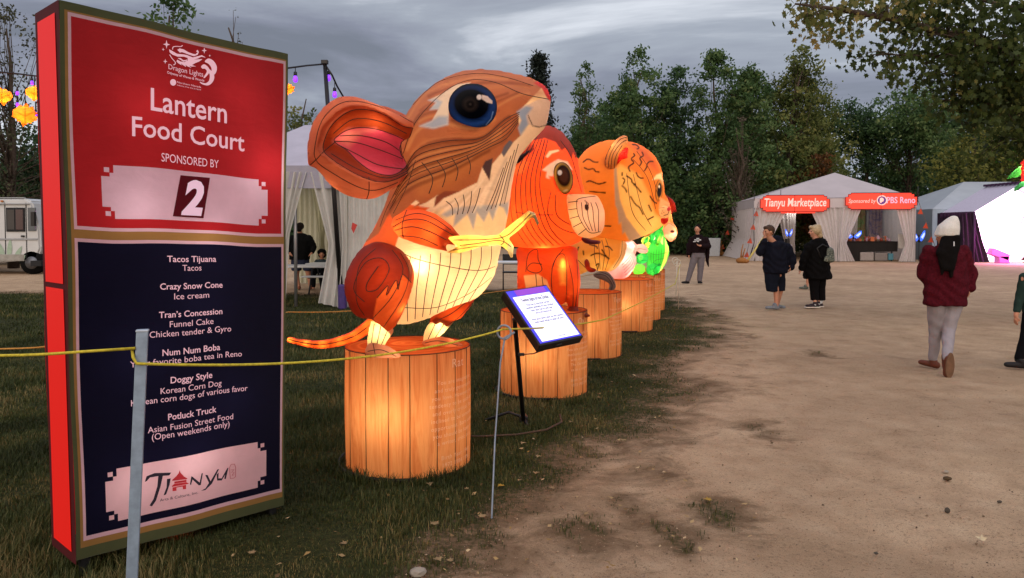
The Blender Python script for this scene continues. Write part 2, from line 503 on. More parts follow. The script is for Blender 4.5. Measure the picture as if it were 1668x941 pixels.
def top_silk():
    if 'top_silk' in MATS: return MATS['top_silk']
    t = NT('top_silk'); ob = t.obj()
    m = t.n('ShaderNodeMapping', {'Scale': (1, 1, 0)}); t.set(m.inputs[0], ob)
    w = t.n('ShaderNodeTexWave', {'Scale': 2.2, 'Distortion': 3.5, 'Detail': 2.0, 'Detail Scale': 1.2}, wave_type='RINGS', rings_direction='Z'); t.set(w.inputs['Vector'], m.outputs[0])
    c = t.ramp(w.outputs[1], ((0.15, lin('#c9562c')), (0.6, lin('#e2743c')), (0.95, lin('#d06434'))))
    d = t.n('ShaderNodeBsdfDiffuse', {'Color': c}); tr = t.n('ShaderNodeBsdfTranslucent', {'Color': c})
    s = t.n('ShaderNodeMixShader', {0: 0.6}); t.t.links.new(d.outputs[0], s.inputs[1]); t.t.links.new(tr.outputs[0], s.inputs[2])
    MATS['top_silk'] = t.done(s.outputs[0]); return MATS['top_silk']
LETTER = mat('pale_letters', '#e6b994', 0.8)
SEAM = mat('plank_seam', '#4a2410', 0.7)
def drum(px, py, r, h, label, lines, title, watts=9, planks=17, th0=0.0, face=62, hot=(0, 0, 0)):
    g = G(px, py); c = Vector((g.x, g.y + r, 0)); c.x = (px - CX) / F * c.y / 1.0
    root = empty('stump_plinth', c, label, 'lantern plinth', 'lit stump plinths under the animal lanterns')
    b = MB()
    n = 96; prof = [(r * (1.0 + 0.012 * math.sin(3.1 * k / 10)), h * k / 10) for k in range(11)]
    b.lathe(c, prof, n)
    barrel = b.build('barrel', wood_silk(), root, recalc=False)
    s = MB()
    for k in range(planks):
        a = th0 + 2 * math.pi * k / planks + 0.03 * math.sin(k * 2.3)
        pts = [c + Vector(((r + 0.002) * math.cos(a), (r + 0.002) * math.sin(a), z)) for z in np.linspace(0.005, h, 8)]
        s.tube(pts, 0.0032, 5)
    for z, rr in ((0.006, r + 0.004), (h, r + 0.001)):
        s.tube([c + Vector((rr * math.cos(a), rr * math.sin(a), z)) for a in np.linspace(0, 2 * math.pi, 64, endpoint=False)], 0.0035, 5, closed=True)
    s.build('plank_seams', SEAM, barrel)
    t = MB(); t.lathe(c, [(0.001, h + 0.012), (r * 0.5, h + 0.010), (r * 0.9, h + 0.004), (r * 0.995, h - 0.002)], n)
    t.build('top_disc', top_silk(), root, recalc=False)
    # lettering wrapped on the barrel, turned towards the path
    th = R(-90 + face)
    wrap = lambda x, y: c + Vector(((r + 0.006) * math.cos(th + x / r), (r + 0.006) * math.sin(th + x / r), y))
    rows = [(title, h - 0.105, 0.055)] + [(ln, h - 0.205 - i * 0.049, 0.026) for i, ln in enumerate(lines)]
    for ln, z0, hh in rows:
        if not ln: continue
        L = MB(); put_text(L, ln, lambda x, y: wrap(x, y + z0), height=hh * 1.08, bold=0.0, spacing=1.12)
        L.build('text_line', LETTER, barrel, recalc=False)
    for dx, dy, dz, k in ((-0.06, -0.25, 0.40, 0.62), (-0.1, 0.0, 0.62, 0.45), (0.1, 0.05, 0.2, 0.45)):
        point_light(c + Vector((dx + hot[0], dy + hot[1], dz + hot[2])), watts * k, BULB, 0.05, root)
    rg = MB(); rr = r + 0.035
    rg.tube([c + Vector((rr * math.cos(a) - 0.01, rr * math.sin(a), 0.014)) for a in np.linspace(0.6, 2 * math.pi - 1.3, 40)], 0.012, 6)
    rg.build('base_ring', mat('cable_black', '#17130f', 0.6), root)
    return root, c
RAT_LINES = ['You are imaginative', 'and truly generous to', 'you love. However, you', 'tendency to be quick-tem', 'and overly critical. You', 'inclined to be somewhat', 'opportunist. Born under', 'you should be happy in', 'a writer, critic or p', '', 'Birth Year: 1960', '1972 1984 1996']
OX_LINES = ['A born leader, you', 'inspire confidence', 'from all around you.', 'You are conservative,', 'methodical and good', 'with your hands.', 'The Ox is suited', 'to be a surgeon.', '', 'Birth Year: 1961', '1973 1985 1997']
TIGER_LINES = ['You are sensitive', 'emotional and', 'capable of great', 'love. However you', 'have a tendency', 'to get carried', 'away at times.', '', 'Birth Year: 1962', '1974 1986 1998']
KW = 0.5
D1, c1 = drum(664, 783, 0.425, 0.80, 'tall lit wooden stump plinth under the big brown mouse, nearest the menu sign', RAT_LINES, 'Rat', 9, 17, 0.10, 57)
D2, c2 = drum(886, 651, 0.425, 0.80, 'lit stump plinth under the orange ox, behind the tilted info screen', OX_LINES, 'Ox', 7, 17, 0.2, 54)
D3, c3 = drum(957, 586, 0.43, 0.80, 'lit stump plinth under the striped tiger lantern', TIGER_LINES, 'Tiger', 7, 17, 0.05, 54)
D4, c4 = drum(1020, 541, 0.42, 0.80, 'lit stump plinth under the pink rabbit lantern', TIGER_LINES, 'Rabbit', 7, 17, 0.3, 54)
D5, c5 = drum(1038, 523, 0.41, 0.80, 'lit stump plinth under the green dragon lantern', TIGER_LINES, 'Dragon', 7, 17, 0.15, 54)
D6, c6 = drum(1048, 507, 0.42, 0.80, 'farthest lit stump plinth in the row, under the red maned lantern', TIGER_LINES, 'Snake', 6, 17, 0.25, 54)

# ------------------------------------------------------------------ the rat
z3 = zoomer(460, 80, 1273 / 460); z4 = zoomer(460, 380, 1165 / 520); z5 = zoomer(800, 180, 842 / 340); zt = zoomer(920, 300, 4.705); za = zoomer(940, 200, 9.267)
KW = 0.40
rat = empty('rat_lantern', (c1.x, c1.y, 0.81), 'giant lit brown mouse lantern with big pink ear and blue eye standing upright', 'animal lantern', 'animal lanterns on stump plinths')
DR = c1.y
BR, BR2, CREAM, BIB, GREY, ORG, DRED = '#a05a38', '#8a3f22', '#f0cfa0', '#e6c6a8', '#8f96ab', '#e0602a', '#8e2c18'
body_out = [(897, 158), (889, 141), (868, 129), (840, 122), (812, 116.5), (780, 114.5), (748, 119), (718, 133), (692, 153), (669, 178), (655, 205), (650, 240), (644, 285), (632, 325), (616, 362), (598, 392), (580, 425), (572, 462), (580, 500), (606, 520), (640, 527), (674, 526), (710, 514), (746, 500), (781, 483), (804, 451), (813, 420), (821, 385), (829, 345), (835, 300), (844, 261), (860, 239), (875, 222), (889, 207), (894, 190), (897, 172)]
brown = z3([(1062, 285), (1210, 130), (1100, 60), (800, 60), (500, 200), (480, 500), (420, 800), (330, 900), (430, 830), (448, 800), (480, 735), (495, 765), (550, 722), (600, 680), (616, 690), (585, 715), (650, 690), (702, 655), (683, 712), (725, 672), (800, 640), (880, 600), (902, 532), (935, 590), (946, 520), (990, 468), (1000, 485), (1042, 420), (1078, 388), (1066, 330)])
collar = z3([(350, 940), (350, 700), (640, 600), (1300, 250), (1300, 600), (1040, 770), (1025, 772), (1000, 715), (975, 705), (950, 770), (932, 730), (910, 778), (878, 735), (862, 812), (835, 742), (772, 800), (780, 742), (740, 757), (718, 745), (735, 715), (690, 725), (600, 760), (430, 960)])
rat_layers = [
    ('poly', collar, BIB, 1.5),
    ('poly', z3([(718, 745), (740, 757), (780, 742), (772, 800), (835, 742), (862, 812), (878, 735), (910, 778), (932, 730), (950, 770), (975, 705), (1000, 715), (1025, 772), (1020, 690), (960, 700), (860, 705), (770, 715)]), '#a7a3a8', 4),
    ('poly', z3([(420, 720), (520, 690), (660, 715), (560, 800), (520, 850), (505, 900), (470, 980), (300, 1060), (250, 900)]), ORG, 2),
    ('poly', brown, BR, 1.5),
    ('poly', z3([(560, 285), (640, 150), (850, 85), (1100, 130), (1195, 200), (1150, 215), (950, 190), (840, 140), (740, 200), (620, 330), (560, 420)]), '#a8684a', 22),
    ('poly', z3([(560, 560), (640, 420), (800, 440), (980, 380), (900, 500), (760, 610), (620, 650)]), '#b06a3c', 26),
    ('poly', z3([(902, 532), (935, 590), (946, 520), (950, 490), (915, 505)]), '#4a3436', 1.5),
    ('poly', z3([(683, 712), (725, 672), (800, 640), (730, 640), (690, 665)]), '#7d4030', 2),
    ('poly', z3([(990, 468), (1000, 485), (1042, 420), (1025, 410), (1000, 440)]), '#5f5a68', 1.5),
    # white-grey fur behind the eye
    ('poly', z3([(850, 148), (780, 160), (720, 200), (655, 228), (692, 240), (664, 272), (702, 268), (672, 322), (618, 345), (680, 356), (745, 338), (752, 260), (795, 185)]), '#c9b7ac', 1.5),
    ('poly', z3([(618, 345), (672, 322), (702, 300), (745, 300), (745, 338), (680, 356)]), '#8f97ae', 6),
    ('poly', z3([(655, 228), (692, 240), (664, 272), (702, 268), (720, 235), (690, 222)]), '#9aa2b6', 4),
    ('poly', z3([(1230, 215), (1150, 228), (1100, 254), (1058, 282), (1078, 320), (1064, 355), (1076, 388), (1110, 340), (1150, 354), (1215, 346)]), '#cdb0a0', 1.5),
    ('poly', z3([(1100, 254), (1058, 282), (1078, 320), (1064, 355), (1076, 388), (1110, 340), (1102, 300), (1130, 262)]), '#8796b4', 5),
    ('line', z3([(1110, 300), (1130, 345), (1160, 352), (1195, 342)]), 1.6, '#4a3a38'),
    ('poly', z3([(1135, 150), (1180, 130), (1240, 190), (1215, 240), (1195, 222), (1172, 175)]), '#b82a26', 2),
]
_fl = lerp_lines(z3([(545, 530), (620, 420), (750, 385), (900, 385), (1000, 300), (1070, 275)]), z3([(450, 780), (560, 650), (740, 570), (900, 480), (1010, 420), (1060, 340)]), 22) + lerp_lines(z3([(560, 300), (660, 170), (850, 100), (1000, 115), (1140, 160)]), z3([(560, 470), (620, 370), (740, 360), (900, 380), (1060, 240), (1140, 215)]), 9)
_rs = random.Random(4); _st = []
for ln_ in _fl:
    k0 = _rs.randrange(0, 8); k1 = _rs.randrange(16, 26)
    _st.append(('line', ln_[k0:k1], _rs.uniform(2.5, 6), _rs.choice(['#74361f', '#c08254', '#64301f', '#b47046', '#874830']), 3.5, 0.55))
# cream fur strands on the bib
_cs = []
for ln_ in lerp_lines(z3([(640, 740), (760, 690), (860, 640)]), z3([(1000, 760), (1040, 560), (1090, 400)]), 16):
    _cs.append(('line', ln_[_rs.randrange(0, 6):_rs.randrange(14, 26)], _rs.uniform(2, 5), _rs.choice(['#c9a890', '#f4dcc4', '#b89c90']), 3, 0.5))
rat_layers = rat_layers[:2] + _cs + rat_layers[2:6] + _st + rat_layers[6:]
rw = []
top = z3([(545, 290), (640, 180), (850, 97), (1000, 110), (1140, 152)])
bot = z3([(560, 500), (700, 400), (900, 390), (1020, 280), (1110, 240), (1150, 228)])
rw += [z3([(545, 470), (600, 330), (720, 200), (840, 140), (960, 150), (1080, 200), (1200, 225)]), z3([(590, 250), (700, 150), (860, 110), (1000, 125), (1130, 165)])]
rw += lerp_lines(z3([(560, 520), (620, 420), (750, 385), (900, 385), (1000, 300), (1070, 275)]), z3([(470, 760), (560, 640), (740, 560), (900, 470), (1010, 420), (1060, 340)]), 6)
rw += lerp_lines(z3([(560, 520), (620, 600), (600, 680)]), z3([(900, 470), (905, 500), (902, 535)]), 4)
rw += lerp_lines(z3([(980, 560), (940, 660), (900, 735)]), z3([(1080, 400), (1050, 520), (1020, 690)]), 5)
rw += lerp_lines(z3([(700, 700), (735, 715), (745, 750)]), z3([(930, 610), (900, 690), (878, 735)]), 5)
rw += [z3([(560, 520), (520, 620), (470, 720), (440, 800)]), z3([(600, 500), (560, 620), (500, 740)])]
rw += lerp_lines(z4([(430, 90), (420, 200), (430, 328)]), z4([(800, 40), (790, 120), (700, 250)]), 9)
rw += [z4([(400, 50), (480, 90), (600, 120), (720, 135), (800, 110)]), z4([(440, 270), (560, 270), (680, 220), (775, 150)])]
silk_part('body', rat, DR, body_out, 0.45, CREAM, rat_layers, rw, 0.0085)
# eye: a domed disc set into the face
def eye(root, px, py, D, rx, ry, rot, rings, highlights, name='eye', dome=0.045):
    """painted eye dome; rings = [(scale, colour)]"""
    out = []
    for k in range(36):
        a = 2 * math.pi * k / 36; x, y = rx * math.cos(a), ry * math.sin(a)
        out.append((px + x * math.cos(R(rot)) - y * math.sin(R(rot)), py + x * math.sin(R(rot)) + y * math.cos(R(rot))))
    lay = []
    for sx, sy, dx, dy, c, soft in rings: lay.append(('ell', px + dx, py + dy, rx * sx, ry * sy, rot, c, soft))
    lay += highlights
    return silk_part(name, root, D, out, dome, '#0a0a0e', lay, (), max(0.004, 0.0045 * D / 5), smooth_outline=False, sm=2, mname='eye_silk', mirror=False)
MATS_EYE = cloth_glow('eye_silk', trans=0.35)
def surf_depth(o, px, py):
    """distance (y) of the surface of o along the ray through a photo pixel"""
    off = root_loc(o); me = o.data
    bvh = BVHTree.FromPolygons([v.co + off for v in me.vertices], [tuple(p.vertices) for p in me.polygons])
    h = bvh.ray_cast(Vector((0, 0, CAMZ)), ray(px, py).normalized())
    return h[0].y if h[0] is not None else None
rat_body = [o for o in rat.children if o.name.startswith('body')][0]
ye = surf_depth(rat_body, 770, 173)
eye(rat, 770, 173.5, ye - 0.002, 40, 38, 10, [(0.93, 0.93, 0, 0, '#0d1730', 2), (0.86, 0.84, 0, 3, '#274f9c', 14), (0.80, 0.72, -2, -4, '#05060c', 9), (0.30, 0.30, -4, -4, '#2a211e', 6), (0.16, 0.16, -4, -4, '#151010', 3), (0.05, 0.05, -4, -4, '#3a302c', 2)],
    [('ell', 780.5, 158, 4, 4.2, 0, '#f6dfd2', 1.2), ('poly', [(785, 154), (794, 156.5), (802, 164), (802, 169), (793, 166.5), (785, 161)], '#f4d3c0', 1.2), ('line', [(803, 182), (800, 193), (792, 203)], 1.8, '#6d8fc4')], dome=0.06)
point_light(P(770, 200, DR - 0.12), 7.5, BULB, 0.05, rat); point_light(P(840, 165, DR), 3, BULB, 0.05, rat)
point_light(P(700, 260, DR), 6.5, BULB, 0.05, rat); point_light(P(760, 330, DR), 5.5, BULB, 0.05, rat)
point_light(P(686, 428, DR - 0.36), 4.5, BULB, 0.04, rat); point_light(P(740, 440, DR - 0.05), 16, BULB, 0.05, rat); point_light(P(625, 450, DR), 8, BULB, 0.05, rat)
# the big cupped ear
ear_out = z3([(585, 322), (500, 285), (420, 245), (340, 216), (280, 212), (225, 232), (170, 285), (135, 345), (118, 420), (116, 500), (122, 525), (160, 545), (215, 610), (280, 655), (350, 675), (420, 672), (480, 640), (540, 600), (590, 560), (592, 530), (560, 515), (540, 470), (535, 420), (570, 400), (588, 360)])
ear_mid = z3([(588, 355), (540, 345), (470, 300), (400, 275), (330, 272), (275, 295), (225, 340), (195, 395), (185, 455), (230, 500), (300, 545), (370, 580), (440, 598), (500, 590), (560, 560), (595, 530), (560, 515), (540, 470), (535, 420), (570, 400)])
ear_in = z3([(548, 408), (500, 385), (430, 362), (360, 353), (300, 362), (258, 385), (234, 415), (290, 455), (340, 505), (395, 545), (450, 565), (500, 566), (540, 545), (562, 515), (538, 480), (530, 440)])
dr_ear = DR - 0.30
ear_layers = [('poly', smooth_poly(ear_mid), '#9c3c1e', 1.5), ('poly', z3([(240, 330), (320, 275), (470, 300), (580, 370), (540, 410), (420, 350), (300, 355), (230, 400)]), '#b04824', 10), ('poly', smooth_poly(ear_in), '#e0506a', 1.5), ('poly', z3([(234, 415), (300, 362), (420, 362), (360, 380), (300, 440)]), '#e88078', 12)]
ear_wires = [ear_mid + ear_mid[:1], ear_in + ear_in[:1]]
ear_wires += [z3([(585, 330), (480, 275), (340, 235), (250, 250), (180, 320), (150, 420), (152, 500), (230, 560), (340, 620), (420, 635), (520, 600)]), z3([(122, 525), (152, 498), (188, 460), (236, 420)]),
              z3([(234, 415), (330, 420), (430, 450), (560, 500)]), z3([(260, 390), (360, 390), (470, 420), (545, 470)]), z3([(250, 430), (330, 470), (430, 520), (545, 540)]), z3([(230, 380), (320, 315), (440, 325), (560, 380)]), z3([(220, 470), (340, 540), (470, 580), (570, 545)]), z3([(390, 575), (390, 640), (380, 674)])]
silk_part('ear', rat, dr_ear, ear_out, 0.17, '#d97a55', ear_layers, ear_wires, 0.0075, ribs=0.002, dents=[(ear_mid, 0.11), (ear_in, 0.03)], back=0.8, mname='lantern_silk', mirror=False)
point_light(P(615, 198, dr_ear + 0.02), 1.6, BULB, 0.03, rat); point_light(P(560, 215, dr_ear + 0.02), 1.3, BULB, 0.03, rat); point_light(P(545, 300, dr_ear + 0.02), 1.3, BULB, 0.03, rat); point_light(P(605, 300, dr_ear + 0.03), 1.0, BULB, 0.03, rat)
# far-side ear, mostly hidden behind the head
fe = DR + 0.42
silk_part('ear', rat, fe, [(590 + (x - 590) * 0.8 + 42, 250 + (y - 250) * 0.8 - 4) for x, y in ear_out], 0.12, '#d97a55', (), (), 0.014)
point_light(P(600, 250, fe), 3, BULB, 0.03, rat)
# arm, forearm and open paw
da = DR - 0.45
arm_out = z3([(486, 795), (500, 755), (560, 722), (622, 718), (690, 738), (760, 790), (812, 850), (752, 842), (790, 888), (735, 878), (748, 915), (690, 902), (600, 878), (520, 845)])
arm_w = [z3([(500, 800), (560, 770), (640, 770), (720, 810), (790, 850)]), z3([(495, 820), (580, 800), (660, 820), (740, 860)]), z3([(530, 840), (620, 850), (700, 885)]), z3([(510, 770), (600, 740), (680, 760), (760, 815)]), z3([(560, 725), (540, 790), (545, 850)])]
silk_part('arm', rat, da, arm_out, 0.10, ORG, [('poly', z3([(715, 900), (700, 850), (740, 800), (820, 850), (752, 842), (790, 890), (735, 878), (750, 920)]), '#a83c1c', 6)], arm_w, 0.0065, smooth_outline=False)
point_light(P(700, 378, da - 0.03), 1.3, BULB, 0.03, rat); point_light(P(655, 372, da - 0.02), 1.3, BULB, 0.03, rat)
paw_out = z3([(735, 845), (830, 836), (920, 842), (975, 835), (1000, 812), (1030, 788), (1070, 758), (1108, 726), (1140, 736), (1160, 785), (1148, 798), (1128, 752), (1098, 785), (1060, 822), (1020, 850), (1044, 888), (1040, 938), (1028, 942), (1012, 905), (980, 882), (900, 887), (800, 920), (735, 918), (790, 890)])
paw_l = [('poly', z3([(1108, 726), (1140, 736), (1160, 785), (1148, 798), (1128, 752)]), '#b9a88c', 4), ('poly', z3([(1020, 870), (1044, 888), (1040, 938), (1028, 942), (1012, 905)]), '#b9a88c', 4)]
paw_w = [z3([(750, 860), (900, 858), (1000, 845), (1060, 800), (1120, 740)]), z3([(760, 890), (880, 875), (980, 862), (1030, 890)]), z3([(980, 838), (1000, 865), (985, 882)]), z3([(770, 905), (860, 890), (930, 884)])]
silk_part('paw', rat, da - 0.02, paw_out, 0.085, '#f0c066', paw_l, paw_w, 0.006, smooth_outline=False, ribs=0.0012)
for q, wq in ((z3([(790, 875)])[0], 1.2), (z3([(870, 865)])[0], 1.5), (z3([(945, 862)])[0], 1.5), (z3([(1015, 830)])[0], 0.9), (z3([(1065, 790)])[0], 0.8), (z3([(1020, 885)])[0], 0.5)): point_light(P(q[0], q[1], da - 0.02), wq, (1, 0.85, 0.45), 0.015, rat)
# haunches, shins, feet, tail
haunch_out = z4([(355, 28), (418, 48), (462, 88), (482, 140), (474, 200), (444, 285), (414, 340), (400, 352), (384, 380), (372, 345), (346, 326), (330, 312), (270, 302), (240, 252), (229, 192), (240, 130), (280, 62), (318, 36)])
hl = [('poly', z4([(355, 20), (200, 60), (200, 320), (335, 330), (332, 300), (345, 235), (385, 190), (380, 225), (415, 170), (422, 205), (438, 150), (470, 180), (480, 120), (440, 60)]), DRED, 2), ('poly', z4([(240, 130), (320, 60), (380, 80), (400, 120), (330, 230), (300, 300), (240, 250)]), '#a03018', 18)]
hwir = [z4([(300, 250), (260, 200), (300, 110), (360, 90), (390, 130), (350, 200), (310, 210), (310, 180), (350, 120)]), z4([(330, 310), (400, 230), (440, 130), (400, 60)]), z4([(370, 340), (440, 230), (462, 140), (430, 70)]), z4([(300, 300), (270, 240), (280, 120), (340, 55)]), z4([(345, 235), (385, 190), (380, 225), (415, 170), (422, 205), (438, 150), (470, 180)])]
dh = DR - 0.40
silk_part('haunch', rat, dh, haunch_out, 0.21, ORG, hl, hwir, 0.0075)
point_light(P(628, 455, dh - 0.10), 2.4, BULB, 0.04, rat); point_light(P(650, 500, dh - 0.06), 1.0, BULB, 0.03, rat)
def far(pp, dx, dy, k=0.9): return [(x + dx, y + dy) for x, y in pp]
shin = z4([(322, 322), (350, 318), (408, 350), (384, 392), (372, 412), (340, 420), (308, 410)])
silk_part('shin', rat, dh, shin, 0.055, '#f6d8a0', (), [z4([(335, 330), (325, 400)]), z4([(360, 335), (345, 405)]), z4([(385, 350), (362, 405)])], 0.006)
point_light(P(*z4([(354, 358)])[0], dh), 1.5, (1, 0.85, 0.5), 0.015, rat)
foot = z4([(308, 408), (330, 396), (378, 408), (430, 440), (424, 455), (345, 455), (303, 440)])
for q_ in ((625, 578), (642, 578)): point_light(P(q_[0], q_[1], dh - 0.03), 0.30, (1, 0.8, 0.55), 0.01, rat)
silk_part('foot', rat, dh - 0.03, foot, 0.06, '#d58f6c', (), [z4([(312, 430), (360, 425), (415, 448)]), z4([(330, 398), (340, 450)])], 0.006)
thigh2 = z4([(716, 215), (702, 240), (690, 262), (652, 312), (628, 318), (600, 345), (572, 322), (560, 345), (545, 318), (532, 335), (540, 300), (600, 250)])
dl = DR - 0.06
silk_part('haunch', rat, dl, thigh2, 0.10, '#d2521f', [('poly', z4([(640, 318), (600, 345), (572, 322), (560, 345), (545, 318), (560, 305), (600, 318)]), '#7c3018', 3)], [z4([(690, 235), (620, 290), (570, 315)]), z4([(700, 245), (650, 300), (610, 330)])], 0.0075, smooth_outline=False)
point_light(P(*z4([(625, 290)])[0], dl - 0.03), 0.9, BULB, 0.03, rat)
shin2 = z4([(548, 318), (570, 325), (628, 318), (604, 350), (575, 378), (552, 392), (516, 402), (514, 370), (528, 335)])
silk_part('shin', rat, dl, shin2, 0.055, '#f6d8a0', (), [z4([(560, 325), (530, 390)]), z4([(590, 330), (555, 385)])], 0.006)
point_light(P(*z4([(572, 345)])[0], dl), 1.4, (1, 0.85, 0.5), 0.015, rat)
foot2 = z4([(512, 392), (560, 376), (618, 384), (662, 408), (640, 416), (560, 412), (514, 408)])
for q_ in ((708, 557), (735, 558)): point_light(P(q_[0], q_[1], dl - 0.03), 0.25, (1, 0.8, 0.55), 0.01, rat)
silk_part('foot', rat, dl - 0.03, foot2, 0.05, '#cf7c50', (), [z4([(520, 400), (570, 392), (640, 408)])], 0.006)
tail_c = smooth_poly(z4([(335, 322), (300, 350), (262, 375), (215, 392), (160, 404), (110, 404), (60, 396), (18, 386)]), 5, False)
up_, dn_ = [], []
for i, (x, y) in enumerate(tail_c):
    w = 14 * (1 - i / len(tail_c)) ** 0.8 + 6
    a = tail_c[max(0, i - 1)]; b = tail_c[min(len(tail_c) - 1, i + 1)]; tx, ty = b[0] - a[0], b[1] - a[1]; l_ = math.hypot(tx, ty)
    up_.append((x - ty / l_ * w * 0.55, y + tx / l_ * w * 0.55)); dn_.append((x + ty / l_ * w * 0.55, y - tx / l_ * w * 0.55))
silk_part('tail', rat, DR - 0.12, up_ + dn_[::-1], 0.045, '#e86e2a', [('line', up_, 3.4, '#b03a18', 2.0), ('line', dn_, 3.4, '#b03a18', 2.0)], [tail_c], 0.006, smooth_outline=False, ribs=0)
for i in (3, 9, 15, 21, 27, 33):
    if i < len(tail_c): point_light(P(*tail_c[i], DR - 0.12), 0.55, (1, 0.76, 0.42), 0.012, rat)

# ------------------------------------------------------------------ the ox
KW = 0.62
ox = empty('ox_lantern', (c2.x, c2.y, 0.81), 'lit bright orange ox lantern with pale square muzzle and golden brown eye', 'animal lantern', 'animal lanterns on stump plinths')
DO = c2.y; OX = '#de4a1c'
ox_head = z5([(150, 100), (200, 66), (240, 62), (280, 82), (318, 125), (345, 180), (362, 265), (378, 335), (400, 420), (392, 500), (365, 525), (320, 545), (250, 556), (150, 556), (80, 545), (40, 500), (15, 420), (10, 330), (40, 220), (90, 140)])
oh_l = [('poly', z5([(185, 60), (240, 40), (300, 80), (350, 170), (345, 200), (332, 168), (325, 195), (300, 150), (285, 160), (260, 125), (215, 110), (170, 120)]), '#6e2416', 2),
        ('poly', z5([(220, 185), (235, 162), (272, 156), (276, 162), (245, 172), (228, 190)]), '#e0b090', 1.5),
        ('poly', z5([(205, 240), (235, 215), (270, 195), (310, 205), (330, 240), (300, 220), (262, 225), (250, 265), (230, 262), (238, 275), (222, 270), (225, 245)]), '#b9a090', 2),
        ('poly', z5([(95, 215), (130, 190), (150, 210), (130, 250), (95, 260)]), '#e0602a', 3)]
ow = lerp_lines(z5([(150, 100), (70, 250), (60, 430), (120, 550)]), z5([(240, 120), (215, 300), (260, 470), (330, 540)]), 7)
ow += [z5([(240, 330), (230, 420), (290, 480), (380, 500)]), z5([(260, 340), (265, 420), (320, 460), (385, 480)]), z5([(280, 120), (320, 180), (345, 260), (365, 330)]), z5([(100, 410), (180, 420), (250, 420)]), z5([(60, 330), (45, 430), (80, 530)])]
silk_part('head', ox, DO - 0.1, ox_head, 0.44, OX, oh_l, ow, 0.011, wr=0.004)
ox_h = [o for o in ox.children if o.name.startswith('head')][0]
for q in ((890, 300, 0.0, 13), (850, 350, -0.15, 9), (925, 350, -0.05, 7), (880, 235, 0.05, 7), (885, 395, -0.1, 6)): point_light(P(q[0], q[1], DO - 0.1 + q[2]), q[3], BULB, 0.05, ox)
ms = z5([(302, 345), (318, 336), (360, 335), (425, 342), (446, 372), (460, 412), (456, 470), (432, 505), (385, 516), (338, 492), (312, 420)])
mw = lerp_lines(z5([(345, 370), (350, 430), (385, 480)]), z5([(440, 370), (455, 410), (445, 490)]), 4) + [z5([(420, 345), (355, 355), (345, 375), (355, 430), (395, 490), (440, 488)]), z5([(312, 370), (350, 365)]), z5([(310, 400), (348, 395)]), z5([(318, 435), (355, 425)]), z5([(330, 470), (368, 450)]), z5([(352, 500), (385, 475)])]
silk_part('muzzle', ox, DO - 0.46, ms, 0.16, '#efc08c', [('poly', z5([(345, 375), (355, 352), (420, 345), (455, 380), (462, 470), (440, 490), (395, 490), (355, 430)]), '#e4b698', 2), ('ell', *z5([(385, 390)])[0], 3.3, 5.4, -15, '#2a0a08', 1), ('line', z5([(378, 362), (392, 375), (393, 395)]), 1.5, '#2a0a08')], mw, 0.009, wr=0.0038, mirror=False)
point_light(P(955, 352, DO - 0.48), 2.0, BULB, 0.03, ox)
tg = z5([(362, 515), (380, 510), (405, 520), (440, 525), (442, 535), (415, 540), (380, 535)])
silk_part('tongue', ox, DO - 0.3, tg, 0.05, '#8e4a5c', (), (), 0.009, mirror=False)
yo = surf_depth(ox_h, *z5([(290, 272)])[0])
eye(ox, *z5([(290, 272)])[0], yo - 0.004, 16.5, 26.5, -8, [(0.95, 0.95, 0, 0, '#1c0d08', 1), (0.90, 0.93, 0, 0, '#e0a040', 2), (0.70, 0.70, 1, -4, '#2e140c', 3), (0.45, 0.45, 1, -3, '#5e3424', 5)], [('ell', *z5([(277, 250)])[0], 3.6, 4.2, 0, '#fff0dc', 1), ('ell', *z5([(300, 322)])[0], 4, 1.6, -20, '#f8d890', 1)], dome=0.05)
ob = z5([(118, 545), (330, 545), (350, 600), (360, 680), (352, 780), (350, 800), (312, 808), (305, 740), (300, 770), (280, 785), (240, 790), (180, 782), (112, 780), (104, 715), (105, 620)])
obw = [z5([(290, 560), (250, 620), (245, 720), (270, 780)]), z5([(245, 640), (268, 585), (300, 590), (305, 700), (300, 780)]), z5([(140, 650), (150, 580), (185, 560), (190, 600), (205, 640), (180, 655), (145, 640), (165, 615), (205, 620)]), z5([(310, 600), (330, 700), (330, 790)]), z5([(180, 660), (185, 720)]), z5([(205, 670), (215, 740)]), z5([(345, 600), (350, 700), (340, 790)])]
silk_part('body', ox, DO - 0.06, ob, 0.24, '#e2541e', [('poly', z5([(130, 665), (190, 660), (225, 685), (245, 740), (245, 790), (180, 790), (140, 720)]), '#f0b878', 1.5), ('poly', z5([(275, 640), (290, 600), (302, 640), (300, 700), (282, 700)]), '#f0a040', 8)], obw, 0.010, wr=0.0038)
point_light(P(915, 430, DO - 0.22), 1.3, BULB, 0.03, ox); point_light(P(870, 440, DO - 0.08), 2.2, BULB, 0.03, ox); point_light(P(935, 460, DO - 0.1), 0.9, BULB, 0.03, ox)
hoof = z5([(312, 795), (350, 790), (352, 806), (392, 820), (396, 832), (330, 836), (305, 830)])
silk_part('hoof', ox, DO - 0.12, hoof, 0.10, '#a04224', (), (), 0.009)
earo = z5([(100, 200), (140, 165), (175, 148), (172, 175), (140, 200), (110, 235)])
silk_part('ear', ox, DO - 0.38, earo, 0.05, '#3a1610', (), (), 0.009)

